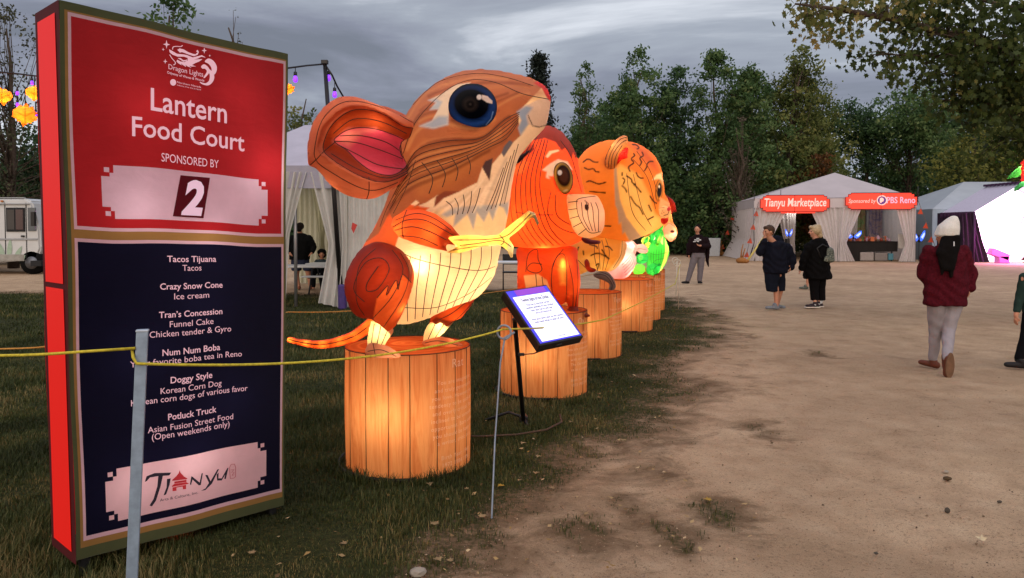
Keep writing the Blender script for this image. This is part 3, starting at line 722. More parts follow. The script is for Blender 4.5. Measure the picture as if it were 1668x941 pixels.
# ------------------------------------------------------------------ the tiger
KW = 0.42
tg_ = empty('tiger_lantern', (c3.x, c3.y, 0.81), 'lit amber tiger lantern with black stripes and rounded striped ear', 'animal lantern', 'animal lanterns on stump plinths')
DT = c3.y; TG = '#d8782a'
th_ = z5([(355, 188), (390, 150), (440, 126), (490, 118), (560, 126), (622, 152), (668, 200), (688, 260), (694, 330), (716, 375), (722, 420), (700, 445), (690, 465), (650, 492), (600, 512), (555, 528), (480, 530), (400, 515), (340, 470), (310, 400), (310, 300), (330, 225)])
stripes = [za(s) for s in ([(90, 590), (150, 545), (200, 555), (250, 585), (310, 590)], [(110, 675), (170, 700), (240, 690), (280, 730), (330, 740)], [(140, 890), (190, 875), (250, 895), (330, 920), (430, 895)],
           [(855, 460), (870, 490), (820, 540), (855, 600), (780, 660), (800, 730)], [(985, 440), (1000, 490), (950, 530), (975, 590), (950, 640)], [(1150, 580), (1100, 580), (1060, 620), (1050, 670), (1020, 720)], [(840, 320), (900, 330), (935, 370), (910, 390)], [(895, 750), (920, 800), (960, 830), (1000, 830)], [(750, 800), (820, 850), (835, 900), (880, 925)], [(680, 750), (680, 790)], [(690, 830), (720, 860), (700, 920)])]
stripes += [zt(s) for s in ([(440, 10), (465, 35), (475, 60)], [(505, 95), (540, 150), (575, 180), (600, 230)], [(190, 55), (250, 60), (310, 65)], [(655, 90), (680, 130), (705, 145)], [(645, 160), (665, 205)], [(640, 270), (680, 250)], [(300, 320), (350, 322)], [(530, 0), (560, 30), (585, 60)])]
tl = [('poly', z5([(498, 235), (520, 215), (600, 260), (640, 340), (660, 420), (700, 440), (690, 470), (600, 530), (560, 528), (530, 470), (508, 380)]), '#e9ab58', 6),
      ('poly', z5([(520, 250), (560, 270), (610, 360), (680, 440), (640, 500), (580, 500), (540, 430), (520, 340)]), '#ecb868', 10),
      ('poly', z5([(496, 235), (506, 230), (512, 300), (520, 360), (545, 430), (590, 490), (610, 512), (560, 530), (540, 490), (530, 500), (525, 450), (515, 460), (510, 400), (500, 380)]), '#a58a74', 2.5),
      ('poly', z5([(560, 125), (625, 150), (670, 200), (690, 260), (660, 250), (600, 180)]), '#b8562a', 14),
      ('poly', z5([(650, 280), (668, 258), (690, 250), (694, 300), (676, 275)]), '#e8c898', 2),
      ('ell', *z5([(678, 322)])[0], 6.2, 18, 4, '#3a1c10', 1.5), ('ell', *z5([(679, 322)])[0], 5.0, 16, 4, '#d89038', 1.2), ('ell', *z5([(680, 320)])[0], 4.0, 12.5, 4, '#100a10', 1.2), ('ell', *z5([(679, 306)])[0], 1.2, 2.2, 0, '#fff0dc', 0.8), ('poly', z5([(684, 350), (722, 372), (726, 430), (686, 430), (676, 400)]), '#e6a070', 3), ('ell', *z5([(719, 398)])[0], 3, 5, 10, '#c82c30', 1)]
tl += [('line', smooth_poly(s, 6, False), 2.3, '#2a1206') for s in stripes]
twl = lerp_lines(z5([(560, 230), (620, 300), (650, 430)]), z5([(600, 130), (660, 230), (690, 330)]), 2) + lerp_lines(z5([(520, 250), (530, 420), (600, 500)]), z5([(600, 260), (640, 360), (670, 450)]), 2)
silk_part('head', tg_, DT - 0.05, th_, 0.56, TG, tl, twl, 0.012, wr=0.004)
for q in ((980, 280, 0.1, 15), (1040, 290, -0.1, 14), (1045, 350, -0.1, 12), (970, 340, 0, 8), (1000, 240, 0, 6)): point_light(P(q[0], q[1], DT + q[2]), q[3], BULB, 0.06, tg_)
sn_ = zt([(712, 205), (722, 178), (752, 160), (785, 168), (808, 195), (806, 232), (782, 258), (742, 258), (718, 236)])
silk_part('muzzle', tg_, DT - 0.34, sn_, 0.16, '#e9b884', [('ell', *zt([(798, 190)])[0], 3.0, 3.6, 10, '#b8282c', 0.8), ('line', zt([(800, 208), (790, 232), (760, 240)]), 1.2, '#3a1208'), ('ell', *zt([(748, 205)])[0], .7, .7, 0, '#3a1c10', 0.6), ('ell', *zt([(758, 218)])[0], .7, .7, 0, '#3a1c10', 0.6), ('ell', *zt([(742, 222)])[0], .7, .7, 0, '#3a1c10', 0.6)], [zt([(722, 190), (740, 178), (765, 180)]), zt([(718, 215), (735, 245), (770, 252)])], 0.010, wr=0.003)
point_light(P(*zt([(765, 212)])[0], DT - 0.36), 1.6, BULB, 0.03, tg_)
mo_ = zt([(722, 262), (750, 252), (790, 256), (792, 282), (770, 304), (745, 300)])
silk_part('mouth', tg_, DT - 0.28, mo_, 0.08, '#b8241c', (), (), 0.010)
point_light(P(*zt([(760, 276)])[0], DT - 0.28), 0.5, BULB, 0.02, tg_)
te = z5([(458, 218), (466, 180), (485, 140), (512, 108), (540, 98), (552, 112), (548, 140), (524, 172), (510, 215), (500, 236), (475, 240)])
ten = z5([(508, 218), (514, 180), (530, 158), (549, 146), (554, 160), (548, 182), (552, 190), (525, 200)])
silk_part('ear', tg_, DT - 0.5, te, 0.10, '#e8a050', [('poly', za([(700, 180), (765, 200), (745, 290), (690, 310), (560, 480), (540, 300)]), '#e8b484', 14)], [za([(470, 700), (500, 480), (640, 260), (750, 220)]), za([(510, 700), (540, 480), (660, 310), (745, 260)]), za([(560, 710), (580, 520), (680, 340)]), za([(430, 680), (440, 520), (560, 260)])], 0.009, wr=0.004)
point_light(P(1002, 240, DT - 0.5), 1.2, BULB, 0.02, tg_)
silk_part('ear_lining', tg_, DT - 0.56, ten, 0.05, '#e02a20', (), (), 0.009)
point_light(P(1014, 250, DT - 0.56), 0.8, BULB, 0.01, tg_)
tb = zt([(-10, 480), (120, 410), (300, 390), (430, 410), (465, 430), (470, 500), (440, 580), (380, 650), (320, 672), (200, 660), (120, 690), (60, 700), (-20, 640)])
tbw = lerp_lines(zt([(200, 470), (190, 560), (230, 650)]), zt([(340, 400), (380, 520), (330, 660)]), 4) + [zt([(440, 420), (430, 540), (370, 640)]), zt([(80, 560), (120, 600), (180, 660)])]
tbs = [zt(s) for s in ([(65, 480), (55, 510), (30, 540)], [(105, 480), (95, 510)], [(310, 475), (340, 480), (365, 505)], [(200, 545), (240, 530), (280, 535), (340, 570)], [(240, 620), (260, 610), (250, 660)], [(190, 460), (240, 475), (250, 490)], [(285, 500), (310, 540), (335, 570)], [(140, 510), (145, 540)])]
silk_part('body', tg_, DT - 0.08, tb, 0.34, '#dd9038', [('poly', zt([(330, 670), (420, 560), (440, 415), (480, 420), (480, 560), (400, 660)]), '#e8bd80', 4), ('poly', zt([(90, 570), (200, 540), (280, 560), (340, 620), (220, 690), (100, 690)]), '#eeb860', 12)] + [('line', smooth_poly(s, 6, False), 2.1, '#2a1206') for s in tbs], tbw, 0.011, wr=0.004)
point_light(P(985, 420, DT - 0.2), 3.5, BULB, 0.04, tg_); point_light(P(960, 420, DT - 0.1), 3.5, BULB, 0.04, tg_)
tt = zt([(150, 590), (170, 570), (190, 600), (195, 635), (240, 650), (225, 672), (185, 672), (158, 640)])
silk_part('tail_tip', tg_, DT - 0.46, tt, 0.05, '#a02c14', (), (), 0.009)
point_light(P(*zt([(178, 640)])[0], DT - 0.46), 0.25, BULB, 0.01, tg_)
paw = zt([(215, 690), (270, 665), (330, 670), (380, 730), (392, 790), (360, 815), (330, 800), (345, 770), (300, 740), (240, 720)])
silk_part('paw', tg_, DT - 0.36, paw, 0.07, '#a3948a', (), [zt([(240, 690), (310, 700), (360, 760), (360, 805)]), zt([(270, 670), (340, 700), (380, 770)])], 0.009, wr=0.004)

# ------------------------------------------------------------------ the rabbit, the dragon and the red-maned one
KW = 0.8
rb = empty('rabbit_lantern', (c4.x, c4.y, 0.81), 'glowing pink and white rabbit lantern half hidden behind the tiger', 'animal lantern', 'animal lanterns on stump plinths')
ro = zt([(330, 420), (420, 400), (520, 430), (560, 480), (540, 530), (545, 590), (520, 660), (470, 715), (400, 740), (330, 730), (300, 640), (300, 500)])
silk_part('body', rb, c4.y, ro, 0.3, '#e8b0a4', [('poly', zt([(400, 740), (420, 640), (500, 560), (545, 600), (510, 690), (450, 740)]), '#dc7a74', 12)], lerp_lines(zt([(430, 600), (470, 560), (500, 540)]), zt([(470, 715), (540, 640), (545, 560)]), 5), 0.012, wr=0.004)
point_light(P(1029, 398, c4.y - 0.2), 7, (1, 0.9, 0.75), 0.03, rb); point_light(P(1018, 424, c4.y - 0.18), 4, (1, 0.9, 0.75), 0.03, rb); point_light(P(1022, 440, c4.y - 0.1), 2, (1, 0.8, 0.7), 0.03, rb)
rbe = zt([(540, 470), (600, 455), (640, 500), (620, 530), (560, 520)])
silk_part('paw', rb, c4.y - 0.1, rbe, 0.08, '#e59a8e', (), [zt([(560, 490), (620, 500)])], 0.012, wr=0.004)
point_light(P(*zt([(590, 495)])[0], c4.y - 0.1), 0.9, (1, 0.85, 0.7), 0.02, rb)
dg_ = empty('dragon_lantern', (c5.x, c5.y, 0.81), 'glowing green dragon lantern with leafy scales and yellow belly edge', 'animal lantern', 'animal lanterns on stump plinths')
do_ = zt([(640, 400), (690, 360), (735, 320), (750, 350), (760, 400), (785, 450), (798, 510), (775, 590), (735, 660), (690, 700), (650, 690), (630, 600), (635, 480)])
dlr = [('poly', zt([(770, 420), (800, 500), (780, 590), (735, 660), (755, 580), (772, 500)]), '#d8d860', 2), ('poly', zt([(640, 400), (700, 380), (740, 420), (700, 470), (650, 480)]), '#1f7a2c', 6), ('ell', *zt([(676, 410)])[0], 3, 3, 0, '#f4f8e0', 2), ('poly', zt([(735, 440), (755, 390), (750, 460)]), '#d8e070', 2)]
silk_part('body', dg_, c5.y, do_, 0.3, '#3fae3c', dlr, lerp_lines(zt([(650, 480), (640, 580), (680, 690)]), zt([(775, 450), (780, 540), (730, 650)]), 6) + [zt([(640, 520), (700, 540), (790, 520)]), zt([(660, 620), (700, 580), (760, 570)])], 0.012, wr=0.003, wire_mat=mat('green_wire', '#0c2a10', 0.6))
for k_, (pp, c_) in enumerate(((zt([(545, 560), (580, 525), (630, 535), (640, 580), (600, 610), (550, 600)]), '#2f9c48'), (zt([(525, 640), (560, 610), (610, 620), (615, 670), (570, 695), (530, 690)]), '#6cc23c'), (zt([(590, 420), (640, 395), (660, 440), (640, 490), (600, 470)]), '#c8c84a'), (zt([(640, 620), (690, 600), (730, 640), (700, 700), (650, 705), (620, 660)]), '#2a9a40'))):
    silk_part('claw' if k_ != 2 else 'crest', dg_, c5.y - 0.24, pp, 0.10, c_, (), [[pp[0], ((pp[0][0] + pp[3][0]) / 2, (pp[0][1] + pp[3][1]) / 2 + 3), pp[3]]], 0.012, wr=0.003, wire_mat=MATS['green_wire'])
    cc_ = np.mean(np.array(pp), axis=0); point_light(P(cc_[0], cc_[1], c5.y - 0.24), 1.6, (0.95, 1, 0.7), 0.02, dg_)
for pp, c_ in ((zt([(690, 470), (720, 400), (745, 345), (742, 410), (715, 480)]), '#7ac83c'), (zt([(640, 440), (668, 380), (700, 350), (690, 410), (665, 460)]), '#2a9a3c'), (zt([(600, 470), (610, 420), (640, 395), (640, 440)]), '#4ab04a'), (zt([(680, 640), (720, 600), (742, 610), (725, 660), (700, 705)]), '#1f8a34'), (zt([(640, 690), (660, 640), (690, 660), (680, 712)]), '#3cae40'), (zt([(560, 560), (590, 520), (600, 560), (580, 600)]), '#58c04a'), (zt([(720, 350), (740, 300), (755, 310), (750, 360)]), '#2a8a30')):
    silk_part('scale_leaf', dg_, c5.y - 0.33, pp, 0.05, c_, (), [[pp[0], pp[2]]], 0.010, wr=0.004, smooth_outline=False, wire_mat=MATS['green_wire'])
    cc_ = np.mean(np.array(pp), axis=0); point_light(P(cc_[0], cc_[1], c5.y - 0.33), 0.7, (0.95, 1, 0.7), 0.015, dg_)
for q in ((1072, 400, -0.1, 7), (1070, 435, -0.1, 4)): point_light(P(q[0], q[1], c5.y + q[2]), q[3], (0.95, 1, 0.65), 0.03, dg_)
hs = empty('horse_lantern', (c6.x, c6.y, 0.81), 'lit peach muzzled lantern with dark red mane at the far end of the row', 'animal lantern', 'animal lanterns on stump plinths')
ho = zt([(700, 60), (760, 70), (800, 140), (812, 220), (830, 290), (858, 340), (860, 390), (835, 430), (800, 440), (760, 400), (700, 420), (640, 560), (600, 500), (640, 200)])
silk_part('head', hs, c6.y, ho, 0.3, '#e08848', [('poly', zt([(750, 340), (800, 290), (840, 310), (870, 390), (830, 445), (770, 420)]), '#dba084', 3), ('ell', *zt([(825, 362)])[0], 3.6, 2.4, 0, '#3a0c0c', 0.8)], [zt([(760, 330), (800, 300), (850, 330)]), zt([(800, 200), (815, 300)])], 0.013, wr=0.004)
for q in ((1080, 350, 8), (1094, 378, 3)): point_light(P(q[0], q[1], c6.y - 0.1), q[2], BULB, 0.03, hs)
hm = zt([(745, 60), (790, 90), (835, 130), (855, 215), (830, 200), (820, 245), (800, 190), (780, 130)])
silk_part('mane', hs, c6.y + 0.05, hm, 0.12, '#962418', (), (), 0.013)
point_light(P(*zt([(815, 160)])[0], c6.y + 0.05), 1.2, BULB, 0.02, hs)
KW = 1.0
# ------------------------------------------------------------------ ground: trodden sand with a worn lawn edge, one sheet to the horizon
edge_px = [(800, 941), (850, 880), (905, 815), (965, 755), (1040, 690), (1110, 628), (1148, 582), (1158, 545), (1135, 507), (1100, 485), (1000, 480), (820, 471), (600, 479), (300, 477), (0, 475)]
edge = [(G(x, y).x, G(x, y).y) for x, y in edge_px]
edge = [(-0.9, -6.0), (-0.55, 1.2), (-0.3, 2.6)] + edge[0:] + [(-40, 17.5), (-40, -6)]
def vnoise(x, y, s, seed):
    r = np.random.default_rng(seed); T = r.random((64, 64))
    u, v = x * s, y * s; i, j = np.floor(u).astype(int), np.floor(v).astype(int); fu, fv = u - i, v - j
    fu = fu * fu * (3 - 2 * fu); fv = fv * fv * (3 - 2 * fv)
    g = lambda a, b: T[a % 64, b % 64]
    return (g(i, j) * (1 - fu) + g(i + 1, j) * fu) * (1 - fv) + (g(i, j + 1) * (1 - fu) + g(i + 1, j + 1) * fu) * fv
def fbm(x, y, s, seed, o=4):
    a = 0; w = 0.5; t = 0
    for k in range(o): a = a + w * vnoise(x, y, s * 2 ** k, seed + k); t += w; w *= 0.55
    return a / t
tufts = [(G(1095, 872), 0.07), (G(965, 855), 0.05), (G(925, 866), 0.07), (G(1010, 825), 0.03), (G(1150, 820), 0.05), (G(1185, 840), 0.06), (G(1245, 700), 0.05), (G(1330, 575), 0.05)]
def grassness(x, y):
    d, _, _ = near_poly(x, y, edge); d = np.where(inside(x, y, edge), d, -d)
    wob = (fbm(x, y, 1.1, 3) - 0.5) * 1.5 + (fbm(x, y, 4.5, 9) - 0.5) * 0.9
    g = d * 0.9 + wob * np.clip(0.58 + np.abs(y) * 0.03, 0.3, 1.0) - 0.05
    for p, r in tufts:
        q = np.sqrt((x - p.x) ** 2 + ((y - p.y) * 0.6) ** 2)
        g = np.maximum(g, (r - q) * 3.0 + (fbm(x, y, 9, 21) - 0.5) * 0.9)
    return g
def spread(a, b, step, lo, hi, grow=1.18):
    c = list(np.arange(a, b, step)); s = step
    while c[-1] < hi: s *= grow; c.append(c[-1] + s)
    s = step
    while c[0] > lo: s *= grow; c.insert(0, c[0] - s)
    return np.array(c)
gx = spread(-6, 9, 0.06, -700, 700); gy = spread(2.2, 15, 0.06, -60, 900)
GX, GY = np.meshgrid(gx, gy, indexing='ij')
gr = grassness(GX.ravel(), GY.ravel())
relief = (fbm(GX.ravel(), GY.ravel(), 0.9, 31) - 0.5) * 0.03 + (fbm(GX.ravel(), GY.ravel(), 5.0, 41) - 0.5) * 0.022
nearw = np.clip(1 - (np.hypot(GX.ravel(), GY.ravel()) - 18) / 30, 0, 1)
gz = relief * nearw - 0.008
def ground_z(x, y): return float(((fbm(np.array([x]), np.array([y]), 0.9, 31) - 0.5) * 0.03 + (fbm(np.array([x]), np.array([y]), 5.0, 41) - 0.5) * 0.022)[0]) * 1.0 - 0.008
me = bpy.data.meshes.new('ground'); nx, ny = GX.shape
vv = np.c_[GX.ravel(), GY.ravel(), gz]
ii = np.arange(nx * ny).reshape(nx, ny)
q = np.stack([ii[:-1, :-1], ii[1:, :-1], ii[1:, 1:], ii[:-1, 1:]], -1).reshape(-1, 4)
me.vertices.add(len(vv)); me.vertices.foreach_set('co', vv.ravel())
me.loops.add(q.size); me.loops.foreach_set('vertex_index', q.ravel().astype(np.int32))
me.polygons.add(len(q)); me.polygons.foreach_set('loop_start', np.arange(0, q.size, 4, dtype=np.int32))
me.update(calc_edges=True)
at = me.attributes.new('grass', 'FLOAT', 'POINT'); at.data.foreach_set('value', gr.astype(np.float32))
t = NT('sand_and_turf'); ob = t.obj()
ga = t.n('ShaderNodeAttribute', attribute_name='grass').outputs['Fac']
fine = t.noise(26, 6, 0.65, ob); mid = t.noise(3.2, 5, 0.6, ob); big = t.noise(0.35, 4, 0.55, ob); grit = t.noise(190, 3, 0.7, ob)
gf = t.ramp(t.math('ADD', t.math('MULTIPLY', ga, 0.9), t.math('MULTIPLY', t.math('SUBTRACT', fine, 0.5), 1.5)), ((0.0, 0.0), (0.35, 1.0)))
sand = t.ramp(mid, ((0.25, lin('#a2876b')), (0.5, lin('#bb9f80')), (0.75, lin('#c8ae8f'))))
sand = t.mix(t.ramp(big, ((0.35, 0.0), (0.7, 0.55))), sand, lin('#8d745c') + (1,))
sand = t.mix(0.75, sand, t.ramp(grit, ((0.30, 0.30), (0.46, 0.95), (0.6, 1.05), (0.72, 1.45))), 'MULTIPLY')
m_ = t.n('ShaderNodeMapping', {'Scale': (1.0, 1.25, 1)}); t.set(m_.inputs[0], ob)
scuff = t.noise(2.4, 7, 0.68, m_.outputs[0], 0.6)
fleck = t.noise(55, 4, 0.7, ob)
sand = t.mix(t.ramp(fleck, ((0.55, 0.0), (0.68, 0.6))), sand, lin('#4e4034') + (1,))
sand = t.mix(t.ramp(t.noise(0.9, 5, 0.6, ob, 0.5), ((0.48, 0.0), (0.70, 0.35))), sand, lin('#806a52') + (1,))
sand = t.mix(t.ramp(scuff, ((0.57, 0.0), (0.74, 0.45))), sand, lin('#64503e') + (1,))
# damp, litter-darkened strip where the turf thins out
strip = t.ramp(t.math('ADD', ga, t.math('MULTIPLY', t.math('SUBTRACT', mid, 0.5), 1.6)), ((0.05, 0.0), (0.5, 0.0), (0.80, 0.75)))
strip2 = t.ramp(t.math('ADD', t.math('MULTIPLY', ga, 0.5), t.math('ADD', t.math('MULTIPLY', scuff, 1.2), 0.0)), ((0.30, 0.0), (0.62, 0.75)))
sand = t.mix(strip2, sand, lin('#57432f') + (1,))
turf = t.ramp(fine, ((0.3, lin('#1f2312')), (0.5, lin('#31351c')), (0.7, lin('#4a4426'))))
colr = t.mix(gf, sand, turf)
b = t.n('ShaderNodeBsdfPrincipled', {'Base Color': colr, 'Roughness': 0.95, 'Specular IOR Level': 0.1})
hgt = t.math('ADD', t.math('MULTIPLY', fine, 0.6), t.math('MULTIPLY', grit, 0.4))
t.set(b.inputs['Normal'], t.bump(hgt, 0.03, 0.8))
gro = link_mesh('ground', me, t.done(b.outputs[0]), None, True); tag(gro, 'trodden tan sand with a worn dark turf edge', 'ground', kind='structure')

# ------------------------------------------------------------------ grass blades (uncountable)
def leaf_mat(name, cols, attr=True, trans=0.35, rough=0.6):
    if name in MATS: return MATS[name]
    t = NT(name)
    v = t.n('ShaderNodeAttribute', attribute_name='tone').outputs['Fac']
    c = t.ramp(v, [(i / (len(cols) - 1), lin(x)) for i, x in enumerate(cols)])
    d = t.n('ShaderNodeBsdfPrincipled', {'Base Color': c, 'Roughness': rough, 'Specular IOR Level': 0.25})
    tr = t.n('ShaderNodeBsdfTranslucent', {'Color': c}); m = t.n('ShaderNodeMixShader', {0: trans})
    t.t.links.new(d.outputs[0], m.inputs[1]); t.t.links.new(tr.outputs[0], m.inputs[2])
    MATS[name] = t.done(m.outputs[0]); return MATS[name]
def np_mesh(name, verts, faces, tone, mats, parent=None):
    """verts (n,3), faces (m,k) all same k, tone per face-vertex group"""
    me = bpy.data.meshes.new(name); k = faces.shape[1]
    me.vertices.add(len(verts)); me.vertices.foreach_set('co', np.ascontiguousarray(verts, np.float32).ravel())
    me.loops.add(faces.size); me.loops.foreach_set('vertex_index', faces.ravel().astype(np.int32))
    me.polygons.add(len(faces)); me.polygons.foreach_set('loop_start', np.arange(0, faces.size, k, dtype=np.int32))
    me.update(calc_edges=True)
    a = me.attributes.new('tone', 'FLOAT', 'POINT'); a.data.foreach_set('value', np.ascontiguousarray(tone, np.float32))
    return link_mesh(name, me, mats, parent)
def blades(n, x0, x1, y0, y1, hmin, hmax, wid, thr=0.0):
    x = RNG.uniform(x0, x1, n); y = RNG.uniform(y0, y1, n)
    vis = np.abs(x) < y * 0.76 + 0.6
    x, y = x[vis], y[vis]
    g = grassness(x, y); keep = (g + (fbm(x, y, 14, 77) - 0.5) * 1.4 > thr) & (RNG.random(len(x)) < np.clip(g * 1.1 + 0.22, 0.06, 1))
    for c, r in ((c1, 0.44), (c2, 0.44), (c3, 0.44), (c4, 0.44), (c5, 0.44), (c6, 0.44)): keep &= np.hypot(x - c.x, y - c.y) > r
    x, y, g = x[keep], y[keep], g[keep]; n = len(x)
    bald = fbm(x, y, 0.8, 61) * 0.6 + fbm(x, y, 3.1, 62) * 0.4
    h = RNG.uniform(hmin, hmax, n) * np.clip((bald - 0.28) * 4.2, 0.25, 1.7) * np.clip(0.38 + g * 0.6, 0.22, 1.15) * (0.6 + 0.9 * fbm(x, y, 2.3, 55))
    # longer uncut grass at the foot of the nearest plinth
    dn = np.hypot(x - c1.x, y - c1.y); h = h * np.where((dn < 0.58) & (y < c1.y + 0.1), 2.6, 1.0) * np.where((y < 4.4) & (fbm(x, y, 2.0, 88) > 0.52), 1.7, 1.0)
    a = RNG.uniform(0, 2 * np.pi, n); lean = RNG.uniform(0.2, 1.0, n) * h; wx, wy = np.cos(a + 1.57) * wid, np.sin(a + 1.57) * wid
    dx, dy = np.cos(a) * lean, np.sin(a) * lean; z0 = np.full(n, -0.02)
    V = np.stack([np.stack([x - wx, y - wy, z0], -1), np.stack([x + wx, y + wy, z0], -1),
                  np.stack([x + dx * 0.4 + wx * 0.8, y + dy * 0.4 + wy * 0.8, h * 0.62], -1), np.stack([x + dx * 0.4 - wx * 0.8, y + dy * 0.4 - wy * 0.8, h * 0.62], -1),
                  np.stack([x + dx + wx * 0.15, y + dy + wy * 0.15, h], -1), np.stack([x + dx - wx * 0.15, y + dy - wy * 0.15, h], -1)], 1)
    base = np.arange(n)[:, None] * 6
    Fc = np.concatenate([base + np.array([[0, 1, 2, 3]]), base + np.array([[3, 2, 4, 5]])], 0)
    tone = np.clip(RNG.normal(0.42, 0.2, n) + (fbm(x, y, 1.5, 99) - 0.5) * 1.5, 0, 1)
    return V.reshape(-1, 3), Fc, np.repeat(tone, 6)
parts_ = [blades(230000, -4.9, 2.5, 2.6, 6.5, 0.012, 0.036, 0.0020), blades(130000, -8.6, 5, 6.5, 11, 0.014, 0.036, 0.0034), blades(80000, -15, 5.5, 11, 19, 0.015, 0.04, 0.0065)]
o_ = 0; VV = []; FF = []; TT = []
for v, f, tn in parts_: VV.append(v); FF.append(f + o_); TT.append(tn); o_ += len(v)
gb = np_mesh('grass', np.concatenate(VV), np.concatenate(FF), np.concatenate(TT), leaf_mat('grass_blade', ['#272d12', '#353d1b', '#434c24', '#5a5830', '#86754a'], trans=0.3))
tag(gb, 'short dark dusk grass of the worn lawn', 'grass', kind='stuff')

# ------------------------------------------------------------------ pebbles, litter, single leaves and stones
n = 34000; y = 2.7 + RNG.random(n) ** 1.8 * 12; x = RNG.uniform(-0.3, 1.0, n) * y * 0.75
k = grassness(x, y) < 0.35; x, y = x[k], y[k]; n = len(x); r = RNG.uniform(0.0012, 0.0034, n) * np.where(RNG.random(n) < 0.03, 2.6, 1.0)
oc = np.array([(1, 0, 0), (0, 1, 0), (-1, 0, 0), (0, -1, 0), (0, 0, 0.8), (0, 0, -0.5)], float)
V = oc[None] * r[:, None, None] * RNG.uniform(0.6, 1.3, (n, 6, 1)) + np.stack([x, y, np.array(relief[:1]).repeat(n) * 0 + 0.002], -1)[:, None]
fc = np.array([(0, 1, 4), (1, 2, 4), (2, 3, 4), (3, 0, 4), (1, 0, 5), (2, 1, 5), (3, 2, 5), (0, 3, 5)])
pb = np_mesh('gravel', V.reshape(-1, 3), (np.arange(n)[:, None, None] * 6 + fc[None]).reshape(-1, 3), np.repeat(RNG.random(n), 6), leaf_mat('gravel_bit', ['#4a3c30', '#8a735c', '#b39a7e', '#6b5a4a'], trans=0.0, rough=0.9))
tag(pb, 'fine loose grit scattered over the sand', 'gravel', kind='stuff')
LEAF2D = [(0, -0.5), (0.22, -0.28), (0.5, -0.3), (0.36, -0.02), (0.5, 0.22), (0.2, 0.2), (0.0, 0.6), (-0.2, 0.2), (-0.5, 0.22), (-0.36, -0.02), (-0.5, -0.3), (-0.22, -0.28)]
def leaf_thing(p, s, a, m, label, group, curl=0.25):
    mb = MB(); ca, sa = math.cos(a), math.sin(a)
    top = [Vector((0, 0, 0.35 * curl * s))] + [Vector((x * s * ca - y * s * sa, x * s * sa + y * s * ca, curl * s * (x * x * 1.6 + 0.15 * math.sin(7 * y)))) for x, y in LEAF2D]
    n_ = len(LEAF2D); z = 0.018 + p.z; mb.add([v * 1 + Vector((p.x, p.y, z)) for v in top], [(0, i + 1, (i + 1) % n_ + 1) for i in range(n_)])
    o = mb.build('fallen_leaf', m, None, recalc=False)
    return tag(o, label, 'leaf', group)
lt, ly, lb_ = mat('leaf_tan', '#86704f', 0.8, var=0.25), mat('leaf_yellow', '#98782a', 0.7, var=0.2), mat('leaf_brown', '#6b4a2c', 0.8, var=0.25)
for (px, py, s) in ((714, 916, 0.05), (733, 918, 0.035), (708, 857, 0.05), (873, 774, 0.045), (899, 799, 0.04), (786, 845, 0.05), (852, 725, 0.05), (700, 792, 0.06), (846, 786, 0.03), (930, 690, 0.04), (1015, 720, 0.05), (877, 747, 0.045), (975, 650, 0.045), (996, 624, 0.03), (760, 800, 0.03), (560, 890, 0.04), (410, 905, 0.04)):
    leaf_thing(G(px, py), s, RNG.uniform(0, 6), lt, 'small dry tan leaf fallen on the worn lawn edge', 'dry leaves on the lawn edge')
leaf_thing(G(1153, 818), 0.05, 1.2, ly, 'yellow fallen leaf alone on the sandy path', None)
leaf_thing(G(1597, 883), 0.055, 0.4, mat('leaf_pale', '#b8a888', 0.8, var=0.2), 'curled pale leaf lying at the right of the sandy foreground', None, 0.5)
leaf_thing(G(816, 795), 0.045, 2.2, ly, 'yellow leaf in the grass beside the thin stake', None)
def stone(px, py, s, m, label, cat='stone'):
    bm = bmesh.new(); bmesh.ops.create_icosphere(bm, subdivisions=2, radius=1)
    rr = random.Random(int(px)); p = G(px, py)
    for v in bm.verts:
        k = 1 + 0.25 * (rr.random() - 0.5); v.co = Vector((v.co.x * s[0] * k + p.x, v.co.y * s[1] * k + p.y, v.co.z * s[2] * k + s[2] * 0.55))
    me = bpy.data.meshes.new('s'); bm.to_mesh(me); bm.free(); o = link_mesh('stone' if cat == 'stone' else 'bark_chip', me, m, None, False)
    return tag(o, label, cat)
sd_ = mat('stone_dark', '#4c463f', 0.9, var=0.2, bump=0.4); sg = mat('stone_grey', '#8b8377', 0.9, var=0.2, bump=0.4)
stone(1543, 781, (0.026, 0.02, 0.014), mat('chip_brown', '#4a3c2c', 0.9, var=0.3), 'flat brown bark chip in the middle right of the path', 'bark chip')
stone(1541, 769, (0.02, 0.012, 0.008), sg, 'flat grey stone just behind the brown bark chip')
stone(1543, 834, (0.014, 0.014, 0.018), sd_, 'dark upright stone nearer than the bark chip on the path')
stone(1628, 818, (0.014, 0.01, 0.008), sd_, 'small dark stone near the right edge of the path')
stone(1427, 902, (0.012, 0.009, 0.006), sd_, 'small dark stone in the near foreground sand')
stone(681, 936, (0.04, 0.03, 0.022), sg, 'rounded grey stone in the grass at the bottom edge')
n = 900; y = 2.8 + RNG.random(n) ** 1.5 * 10; x = RNG.uniform(-0.8, 0.8, n) * y * 0.75
g = grassness(x, y); k = (g > -0.8) & (RNG.random(n) < np.clip(1.1 - np.abs(g) * 0.45, 0.05, 1)); x, y = x[k], y[k]; n = len(x)
s = RNG.uniform(0.006, 0.017, n); a = RNG.uniform(0, 6.28, n)
qd = np.stack([np.stack([np.cos(a + b) * s * l, np.sin(a + b) * s * l, RNG.uniform(0, 0.012, n) + 0.012], -1) for b, l in ((0, 1.5), (1.57, 0.7), (3.14, 1.2), (4.71, 0.7))], 1) + np.stack([x, y, 0 * x], -1)[:, None]
